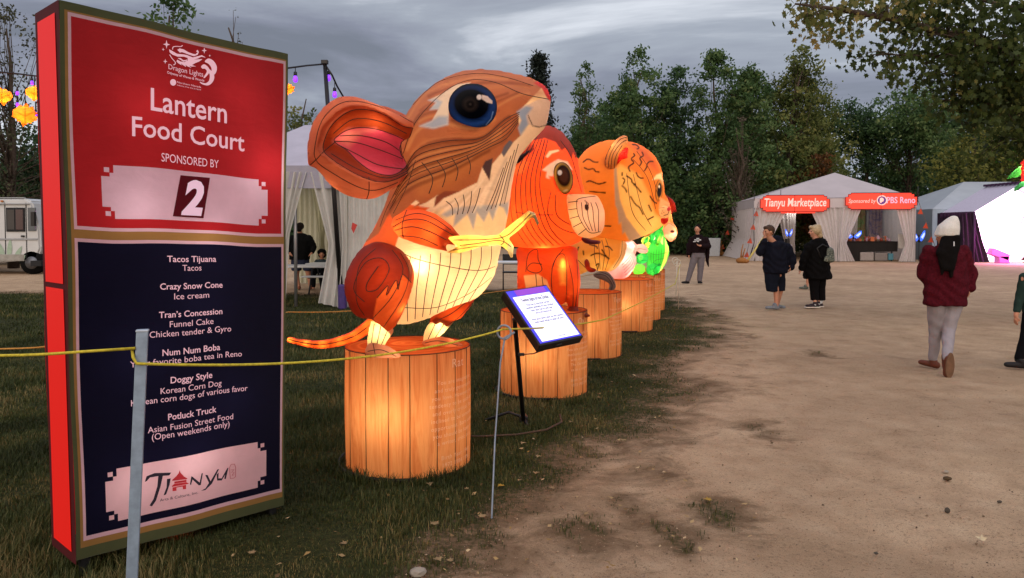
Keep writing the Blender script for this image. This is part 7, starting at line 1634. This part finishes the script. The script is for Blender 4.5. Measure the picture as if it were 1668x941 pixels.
# --- blond woman in black with a patterned backpack
g = G(1325, 501); B = Vector((g.x, g.y, 0))
wom = empty('person', B, 'blond person in a long black coat with a patterned backpack, turned left', 'person')
hc = bp(1327, 377); f = V3(-1, -.05, 0)
body = head_shapes(hc, 0.115, f) + [('c', hc - UP * .1, 0.055, bp(1332, 396), 0.07), ('c', bp(1330, 400), (0.15, 0.12, 0.1), bp(1330, 445), (0.16, 0.13, 0.12))]
lw = bp(1304, 438, -.05); body += chain([bp(1316, 402, -.12), bp(1309, 422, -.1), lw], [0.05, 0.042, 0.03]) + hand_shapes(lw, V3(-.1, 0, -1), 0.9, 0.6, 1, V3(-1, 0, 0))
rwr = bp(1340, 436, .22); body += chain([bp(1340, 402, .14), bp(1345, 420, .22), rwr], [0.05, 0.042, 0.03]) + hand_shapes(rwr, V3(-.1, 0, -1), 0.9, 0.6, -1, V3(-1, 0, 0))
an1, an2 = Vector((bp(1326, 500).x, B.y - 0.05, 0.09)), Vector((bp(1337, 500).x, B.y + 0.1, 0.09))
body += leg(bp(1325, 448), bp(1326, 470), an1, .95) + leg(bp(1336, 448, .1), bp(1336, 470, .1), an2, .95)
skin_part('body', wom, body, mat('skin_pale', '#c08c74', 0.55, var=0.05), 0.0075, 3); face_parts(wom, hc, 0.115, f, EYED)
BLKC = mat('coat_black', '#0b0a0b', 0.85, var=0.2, bump=0.2)
cw = chain([bp(1333, 393), bp(1331, 408), bp(1330, 430), bp(1332, 453)], [(0.17, 0.15, 0.07), (0.25, 0.19, 0.12), (0.265, 0.2, 0.12), (0.285, 0.21, 0.02)])
cw += chain([bp(1318, 402, -.10), bp(1310, 420, -.1), bp(1306, 437, -.06)], [0.10, 0.082, 0.06]) + chain([bp(1343, 402, .1), bp(1347, 420, .2), bp(1342, 436, .22)], [0.10, 0.082, 0.06])
skin_part('coat', wom, cw, BLKC, 0.011, 4, 0.012)
skin_part('trousers', wom, chain([bp(1326, 448), bp(1326, 470), bp(1327, 488)], [(0.13, 0.12, .06), .088, (0.082, .082, .02)]) + chain([bp(1336, 448, .1), bp(1337, 470, .1), bp(1338, 488, .1)], [(0.13, 0.12, .06), .088, (0.082, .082, .02)]), mat('trousers_black', '#0e0d0f', 0.9), 0.010, 4, 0.003)
skin_part('sock', wom, chain([bp(1327, 489), Vector((an1.x, an1.y, .07))], [.046, .046]), WHT, 0.008, 2); skin_part('sock', wom, chain([bp(1338, 489, .1), Vector((an2.x, an2.y, .07))], [.046, .046]), WHT, 0.008, 2)
for a in (an1, an2):
    o = skin_part('shoe', wom, shoe_shapes(a, V3(-1, -.05, 0), 1.05), mat('shoe_plum', '#2a1e24', 0.7), 0.008, 3)
    b_ = MB(); b_.rbox(Vector((a.x - .055, a.y, 0.014)), (0.30, 0.095, 0.026), 0.010); b_.build('sole', mat('sole_white', '#c8beb4', 0.7), o)
skin_part('hair', wom, [('e', hc + V3(.025, 0, .03), (0.118, 0.112, 0.112)), ('e', hc + V3(.085, 0, -.01), (0.06, 0.09, 0.10)), ('e', hc + V3(-.065, 0, .085), (0.05, 0.075, 0.04)), ('e', hc + V3(.06, 0, .10), (0.06, 0.08, 0.05)), ('e', hc + V3(.10, -.02, -.075), (0.05, 0.07, 0.06))], mat('hair_blond', '#b09a78', 0.6, var=0.35, scale=45), 0.009, 3, 0.005)
# backpack (hangs from her shoulder: a thing of its own)
t = NT('backpack_print'); vo = t.n('ShaderNodeTexVoronoi', {'Scale': 26.0}); t.set(vo.inputs['Vector'], t.obj()); c = t.ramp(vo.outputs['Distance'], ((0.1, lin('#8f9482')), (0.3, lin('#5a6058')), (0.5, lin('#2c302e')), (0.7, lin('#747a6c')))); bs = t.n('ShaderNodeBsdfPrincipled', {'Base Color': c, 'Roughness': 0.8}); BPM = t.done(bs.outputs[0])
bk_ = empty('backpack', bp(1349, 414), 'small grey patterned backpack on the blond person in black', 'backpack')
skin_part('bag', bk_, [('c', bp(1349.5, 408, -.06), (0.10, 0.13, 0.08), bp(1348, 424, -.06), (0.135, 0.15, 0.05))], BPM, 0.010, 3)
skin_part('pocket', bk_, [('c', bp(1349.5, 419, -.20), (0.08, 0.03, 0.04), bp(1349, 424, -.20), (0.09, 0.035, 0.03))], BPM, 0.009, 3)
b_ = MB(); b_.tube([bp(1350, 403, -.14), bp(1340, 398, -.17), bp(1331, 404, -.2), bp(1337, 420, -.2)], 0.014, 6); b_.build('strap', BLK, bk_)

# --- someone mostly hidden behind her (only feet and a dark hem show)
B = Vector((G(1312, 471).x, G(1312, 471).y, 0)); hid = empty('person', B, 'dark clothed child in patterned shoes mostly hidden behind the blond person', 'person')
hc = Vector((B.x + .16, B.y, 1.12)); f = V3(-1, 0, 0)
skin_part('body', hid, head_shapes(hc, 0.105, f) + [('c', hc - UP * .09, .045, hc - UP * .18, .06), ('c', hc - UP * .2, (.12, .1, .08), hc - UP * .6, (.11, .1, .1))] + leg(V3(B.x + .08, B.y - .05, .52), V3(B.x + .04, B.y - .05, .3), V3(B.x + .02, B.y - .05, .08), .8) + leg(V3(B.x + .3, B.y + .05, .52), V3(B.x + .33, B.y + .05, .3), V3(B.x + .36, B.y + .05, .08), .8) + chain([hc + V3(-.02, -.14, -.2), hc + V3(-.03, -.16, -.42), hc + V3(-.08, -.14, -.58)], [.04, .035, .026]), SKIN, 0.009, 3)
skin_part('coat', hid, chain([hc - UP * .17, hc - UP * .4, hc - UP * .78], [(.13, .12, .05), (.17, .14, .1), (.24, .16, .03)]), mat('coat_dark', '#101014', .85), .011, 4, .004)
skin_part('hair', hid, [('e', hc + V3(.02, 0, .02), (.10, .095, .10))], mat('hair_dark', '#17110f', .9, var=.3, scale=40), .01, 3)
for dx, dy in ((-.02, -.05), (.36, .05)): skin_part('shoe', hid, shoe_shapes(V3(B.x + dx, B.y + dy, .09), V3(-1, -.1, 0), .95), BPM, .008, 3)

# --- walking woman in the dark red fleece and white knit hat
FY = G(1540, 604).y; B = Vector((G(1540, 604).x, FY, 0))
wk = empty('person', B, 'person in dark red fleece, white knit hat and grey leggings walking away', 'person')
hc = bp(1541, 385); f = V3(-.35, 1, 0)
sl_, sr_ = bp(1516, 412), bp(1566, 412); el_, er_ = bp(1505, 446, .08), bp(1580, 446, .02); wl_, wr_ = bp(1512, 462, .22), bp(1578, 470, -.02)
hipc = bp(1541, 480); hl_, hr_ = bp(1526, 492), bp(1553, 492); kl_, kr_ = bp(1524, 535, .10), bp(1545, 538, -.02); al_, ar_ = Vector((bp(1533, 594).x, FY + .16, 0.09)), bp(1543, 582, -.30)
body = head_shapes(hc, 0.112, f) + [('c', hc - UP * .09, .052, bp(1541, 406), .06), ('c', bp(1541, 414), (.15, .10, .08), bp(1541, 455), (.12, .10, .1)), ('c', bp(1541, 460), (.13, .11, .1), hipc, (.15, .12, .1))]
body += chain([sl_, el_, wl_], [.048, .04, .028]) + hand_shapes(wl_, V3(.3, .8, .2), .9, .7, 1, V3(1, 0, 0)) + chain([sr_, er_, wr_], [.048, .04, .028]) + hand_shapes(wr_, V3(0, .1, -1), .92, .55, -1, V3(-1, .2, 0))
body += leg(hl_, kl_, al_, 1.0) + leg(hr_, kr_, ar_, 1.0)
skin_part('body', wk, body, SKIN, .0065, 3); face_parts(wk, hc, .112, f, EYED)
FLC = mat('fleece_red', '#47101a', .95, var=.35, scale=45, bump=.9, bscale=70, spec=0.1)
jk = chain([bp(1541, 402), bp(1541, 414), bp(1541, 440), bp(1541, 470), bp(1539, 496)], [(.10, .10, .05), (.215, .14, .08), (.235, .16, .1), (.245, .165, .1), (.235, .16, .015)])
jk += chain([sl_, el_, wl_.lerp(el_, .25)], [.095, .082, .062]) + chain([sr_, er_, wr_.lerp(er_, .15)], [.095, .082, .066])
skin_part('fleece_jacket', wk, jk, FLC, .009, 4, .012)
LGG = mat('leggings_grey', '#8c868a', .85, var=.08, bump=.15)
skin_part('leggings', wk, [('c', bp(1540, 478), (.16, .13, .08), bp(1540, 490), (.155, .13, .06))] + chain([hl_, kl_, Vector((al_.x, al_.y, .11))], [.105, .074, .050]) + chain([hr_, kr_, ar_], [.102, .072, .050]), LGG, .0075, 4, .005)
o = skin_part('shoe', wk, shoe_shapes(al_, V3(-.35, 1, 0), 1.0), mat('shoe_brown', '#5e3222', .7), .0075, 3)
# trailing foot, heel up, sole towards the viewer
fd_ = V3(.06, .18, -.95).normalized(); s0 = ar_ + V3(0, -.02, -.01)
o = skin_part('shoe', wk, [('c', s0, .045, s0 + fd_ * .17, .046), ('c', s0 + fd_ * .1 + V3(0, .03, 0), .04, s0 + V3(0, .05, .02), .042)], MATS['shoe_brown'], .0075, 3)
b_ = MB(); sx_ = V3(1, -.05, .05).normalized(); sn_ = V3(0, -1, -.15)
pts = [s0 + fd_ * (.07 + .145 * math.cos(a)) + sx_ * (.044 + .006 * math.cos(a)) * math.sin(a) - V3(0, .046, .0) for a in np.linspace(0, 2 * math.pi, 22, endpoint=False)]
b_.prism(pts, V3(0, .018, 0)); b_.build('sole', mat('sole_tan', '#6e5442', .85, var=.2), o)
KN = mat('knit_white', '#cfccc4', .95, var=.12, scale=90, bump=.8, bscale=130, sheen=.3)
ht = chain([hc + V3(0, -.01, .02), hc + V3(.01, -.02, .09), hc + V3(.045, -.03, .165), hc + V3(.062, -.035, .205)], [(.128, .128, .04), (.118, .12, .06), (.075, .08, .05), (.045, .05, .03)])
skin_part('knit_hat', wk, ht, KN, .008, 3, .0015)
skin_part('hair', wk, [('c', hc + V3(.01, -.08, -.02), (.11, .06, .06), bp(1543, 412, -.15), (.125, .045, .06)), ('c', bp(1543, 412, -.15), (.125, .045, .06), bp(1544, 436, -.18), (.085, .03, .04)), ('c', bp(1538, 412, -.16), (.04, .035, .05), bp(1534, 446, -.18), (.018, .014, .02)), ('c', bp(1550, 412, -.16), (.04, .035, .05), bp(1549, 450, -.18), (.02, .014, .02))], mat('hair_black', '#0c0908', .9, var=.4, scale=50), .008, 3, .005)
b_ = MB(); b_.rbox(bp(1554, 397, -.18), (.012, .006, .05), .002); b_.build('hat_tag', WHT, wk)

# --- distant woman in a dark hoodie and grey trousers facing the viewer
B = Vector((G(1132, 462).x, G(1132, 462).y, 0)); fw = empty('person', B, 'distant person in a dark printed hoodie and grey trousers standing on the path', 'person')
hc = bp(1136, 373.5); f = V3(-.5, -1, 0)
body = head_shapes(hc, .108, f) + [('c', hc - UP * .09, .05, bp(1137, 386), .06), ('c', bp(1137, 391), (.16, .11, .08), bp(1137, 410), (.15, .11, .1))]
wl_, wr_ = bp(1122, 416, -.02), bp(1140, 400, -.26)
body += chain([bp(1126, 390), bp(1123, 402), wl_], [.05, .042, .03]) + hand_shapes(wl_, V3(0, 0, -1), .9, .5, 1, V3(1, 0, 0)) + chain([bp(1150, 390), bp(1153, 401, -.08), wr_], [.05, .042, .03]) + hand_shapes(wr_, V3(-.9, -.1, .2), .95, .8, 1, V3(0, -.2, 1))
an1, an2 = Vector((bp(1119, 462).x, B.y, .08)), Vector((bp(1139.5, 463).x, B.y + .02, .08))
body += leg(bp(1131, 418), bp(1126, 437), an1, 1.05) + leg(bp(1143, 418), bp(1141.5, 438), an2, 1.05)
skin_part('body', fw, body, SKIN, .0085, 3); face_parts(fw, hc, .108, f, EYED)
HD = mat('hoodie_dark', '#1a0f12', .9, var=.2)
skin_part('hoodie', fw, chain([bp(1137, 384), bp(1137, 392), bp(1137, 402), bp(1137, 411)], [(.13, .11, .05), (.25, .15, .09), (.24, .16, .09), (.215, .15, .03)]) + chain([bp(1127, 390), bp(1123, 401), bp(1122, 413)], [.09, .085, .07]) + chain([bp(1150, 390), bp(1154, 401, -.06), bp(1144, 401, -.22)], [.09, .085, .062]) + [('c', bp(1121, 400, .1), (.06, .07, .1), bp(1122, 418, .1), (.07, .07, .02)), ('c', bp(1153, 400, .1), (.07, .07, .1), bp(1152, 424, .1), (.05, .06, .02)), ('c', bp(1152, 424, .1), (.05, .05, .02), bp(1154, 434, .12), (.012, .03, .01))], HD, .011, 4, .004)
b_ = MB()
for u0_, v0_, u1_, v1_ in ((1131, 389.6, 1142, 391.4), (1134.5, 387.5, 1139, 392.5), (1129, 392.6, 1133.5, 394), (1135, 392.6, 1138.5, 393.8)):
    b_.add([P(u0_, v0_, B.y - .235), P(u1_, v0_, B.y - .235), P(u1_, v1_, B.y - .235), P(u0_, v1_, B.y - .235)], [(0, 1, 2, 3)])
b_.build('chest_print', WHT, fw, recalc=False)
skin_part('trousers', fw, [('c', bp(1137, 411), (.19, .14, .06), bp(1137, 418), (.18, .14, .06))] + chain([bp(1132, 418), bp(1126, 437), bp(1120.5, 457)], [.12, .09, (.07, .07, .03)]) + chain([bp(1142, 418), bp(1141, 438), bp(1139.5, 457)], [.12, .09, (.07, .07, .03)]), mat('trousers_grey', '#6a6468', .9, var=.1), .010, 4, .003)
skin_part('shoe', fw, shoe_shapes(an1, V3(-1, -.4, 0), 1.0), mat('shoe_black', '#161416', .7), .009, 3); skin_part('shoe', fw, shoe_shapes(an2, V3(.1, -1, 0), 1.0), MATS['shoe_black'], .009, 3)
skin_part('hair', fw, [('e', hc + V3(.02, .03, .045), (.098, .10, .085)), ('e', hc + V3(.04, .06, -.02), (.075, .06, .09)), ('e', hc + V3(.03, .03, .125), (.045, .045, .04))], MATS['hair_dark'], .010, 3)

# --- child at the right edge, only an arm, a leg and pink hair in frame
B = Vector((G(1664, 600).x, G(1664, 600).y, 0)); cf = empty('person', B, 'person in green sleeve and black trousers cut off by the right edge', 'person')
hc = bp(1683, 420); f = V3(-.6, .8, 0)
body = head_shapes(hc, .108, f) + [('c', hc - UP * .09, .045, bp(1683, 446), .055), ('c', bp(1686, 455), (.12, .09, .08), bp(1688, 500), (.11, .09, .1))]
wl_ = bp(1655, 514, -.05); body += chain([bp(1668, 452, -.04), bp(1661, 484, -.02), wl_], [.042, .036, .026]) + hand_shapes(wl_, V3(-.08, 0, -1), .85, .45, 1, V3(1, .2, 0))
wr_ = bp(1712, 512, .05); body += chain([bp(1703, 452), bp(1710, 484), wr_], [.042, .036, .026]) + hand_shapes(wr_, V3(0, 0, -1), .85, .45, -1, V3(-1, .2, 0))
an1, an2 = Vector((bp(1660, 592).x, B.y - .03, .09)), Vector((bp(1700, 592).x, B.y + .2, .09))
body += leg(bp(1678, 512), bp(1672, 550), an1, .85) + leg(bp(1694, 512), bp(1698, 550, .12), an2, .85)
skin_part('body', cf, body, SKIN, .0065, 3); face_parts(cf, hc, .108, f, EYED)
skin_part('jacket', cf, chain([bp(1685, 444), bp(1686, 456), bp(1688, 480), bp(1688, 508)], [(.09, .09, .04), (.15, .11, .08), (.145, .11, .1), (.15, .12, .02)]) + chain([bp(1669, 452, -.03), bp(1661.5, 484, -.02), bp(1656.5, 505, -.04)], [.062, .052, .040]) + chain([bp(1703, 452), bp(1710, 484), bp(1712, 505, .04)], [.062, .052, .04]), mat('jacket_green', '#22332e', .85, var=.2, bump=.2), .008, 4, .004)
skin_part('trousers', cf, [('c', bp(1687, 504), (.125, .1, .06), bp(1687, 514), (.12, .1, .05))] + chain([bp(1679, 512), bp(1672, 550), bp(1661, 584)], [.088, .068, (.058, .058, .02)]) + chain([bp(1695, 512), bp(1698, 550, .12), bp(1700, 584, .2)], [.088, .068, (.058, .058, .02)]), mat('trousers_jet', '#0f0f12', .9), .008, 4, .003)
skin_part('shoe', cf, shoe_shapes(an1, V3(-.9, .25, 0), .9), MATS['shoe_black'], .0075, 3); skin_part('shoe', cf, shoe_shapes(an2, V3(-.6, .7, 0), .9), MATS['shoe_black'], .0075, 3)
skin_part('hair', cf, [('e', hc + V3(.02, -.03, .02), (.11, .11, .115)), ('c', hc + V3(-.05, -.06, -.02), .05, hc + V3(-.06, -.06, -.12), .035)], mat('hair_pink', '#8a2a58', .5, var=.3, scale=40), .009, 3, .004)

# --- person in black standing inside the dining tent, and a small seated one
B = Vector((G(500, 472).x, G(500, 472).y, 0)); dp = empty('person', B, 'person in black top and dark shorts standing with back turned in the dining tent', 'person')
hc = bp(488, 370); f = V3(-.3, 1, 0)
body = head_shapes(hc, .112, f) + [('c', hc - UP * .09, .055, bp(490, 384), .065), ('c', bp(490, 388), (.17, .12, .08), bp(490, 425), (.17, .13, .1))]
body += leg(bp(484, 432), bp(483, 448), Vector((bp(487, 466).x, B.y, .08)), 1.15) + leg(bp(500, 432), bp(503, 449), Vector((bp(506, 468).x, B.y, .08)), 1.15)
for s_, ex_ in ((1, 512), (-1, 468)):
    w_ = bp(ex_ - s_ * 4, 412, -.15); body += chain([bp(490 + s_ * 14, 388), bp(ex_ - s_, 402, -.02), w_], [.055, .046, .032]) + hand_shapes(w_, V3(-s_ * .6, -.3, -.5), .95, .5, s_, V3(0, 0, -1))
skin_part('body', dp, body, SKIN, .009, 3); face_parts(dp, hc, .112, f, EYED)
skin_part('top', dp, chain([bp(490, 382), bp(490, 392), bp(489, 408), bp(488, 422)], [(.15, .12, .05), (.27, .17, .1), (.28, .19, .1), (.27, .19, .03)]) + chain([bp(503, 389), bp(511, 402), bp(509, 410, -.12)], [.11, .085, .06]) + chain([bp(477, 389), bp(469, 402), bp(471, 410, -.12)], [.11, .085, .06]), mat('top_black', '#0d0d0e', .9), .012, 4, .005)
skin_part('shorts', dp, [('c', bp(489, 420), (.24, .17, .05), bp(489, 430), (.24, .17, .05)), ('c', bp(483, 430), (.14, .14, .04), bp(483, 440), (.13, .13, .02)), ('c', bp(501, 430), (.14, .14, .04), bp(502, 440), (.13, .13, .02))], mat('shorts_denim', '#2a2f42', .9), .012, 3)
skin_part('hair', dp, [('e', hc + V3(.02, -.03, .03), (.105, .105, .10)), ('e', hc + V3(.01, -.08, -.04), (.08, .05, .08))], MATS['hair_dark'], .010, 3, .003)
for a in (487, 506): skin_part('shoe', dp, shoe_shapes(Vector((bp(a, 466).x, B.y, .08)), V3(-.2, 1, 0), 1.0), mat('sandal', '#7a4a34', .8), .009, 3)
B = Vector((P(524, CY, 19.3).x, 19.3, 0)); ds = empty('person', B, 'small dark haired person seated at the picnic table in the dining tent', 'person')
hc = bp(524, 413); f = V3(.3, -1, 0)
body = head_shapes(hc, .105, f) + [('c', hc - UP * .09, .045, hc - UP * .16, .055), ('c', hc - UP * .2, (.12, .09, .07), hc - UP * .5, (.12, .1, .08))]
for s_ in (-1, 1):
    kx = V3(B.x + s_ * .12, B.y - .36, .50); body += chain([V3(B.x + s_ * .09, B.y, .50), kx, V3(kx.x, kx.y - .02, .09)], [.075, .055, .04]) + chain([hc + V3(s_ * .14, 0, -.22), hc + V3(s_ * .19, -.05, -.42), hc + V3(s_ * .1, -.27, -.33)], [.04, .035, .026]) + hand_shapes(hc + V3(s_ * .1, -.27, -.33), V3(-s_ * .5, -.8, 0), .8, .5, s_, V3(0, 0, -1))
skin_part('body', ds, body, SKIN, .009, 3); face_parts(ds, hc, .105, f, EYED)
skin_part('shirt', ds, chain([hc - UP * .17, hc - UP * .3, hc - UP * .52], [(.11, .09, .04), (.16, .12, .08), (.15, .13, .05)]) + [q_ for s_ in (-1, 1) for q_ in chain([hc + V3(s_ * .13, 0, -.21), hc + V3(s_ * .19, -.05, -.40)], [.062, .05])], mat('shirt_slate', '#2f3a40', .9), .010, 4, .003)
skin_part('trousers', ds, [q_ for s_ in (-1, 1) for q_ in chain([V3(B.x + s_ * .09, B.y, .51), V3(B.x + s_ * .12, B.y - .36, .51), V3(B.x + s_ * .12, B.y - .38, .14)], [.10, .075, .058])], MATS['trousers_jet'], .010, 3)
skin_part('hair', ds, [('e', hc + V3(0, .02, .04), (.12, .11, .095)), ('e', hc + V3(0, .06, -.03), (.11, .06, .09))], MATS['hair_black'], .010, 3, .004)
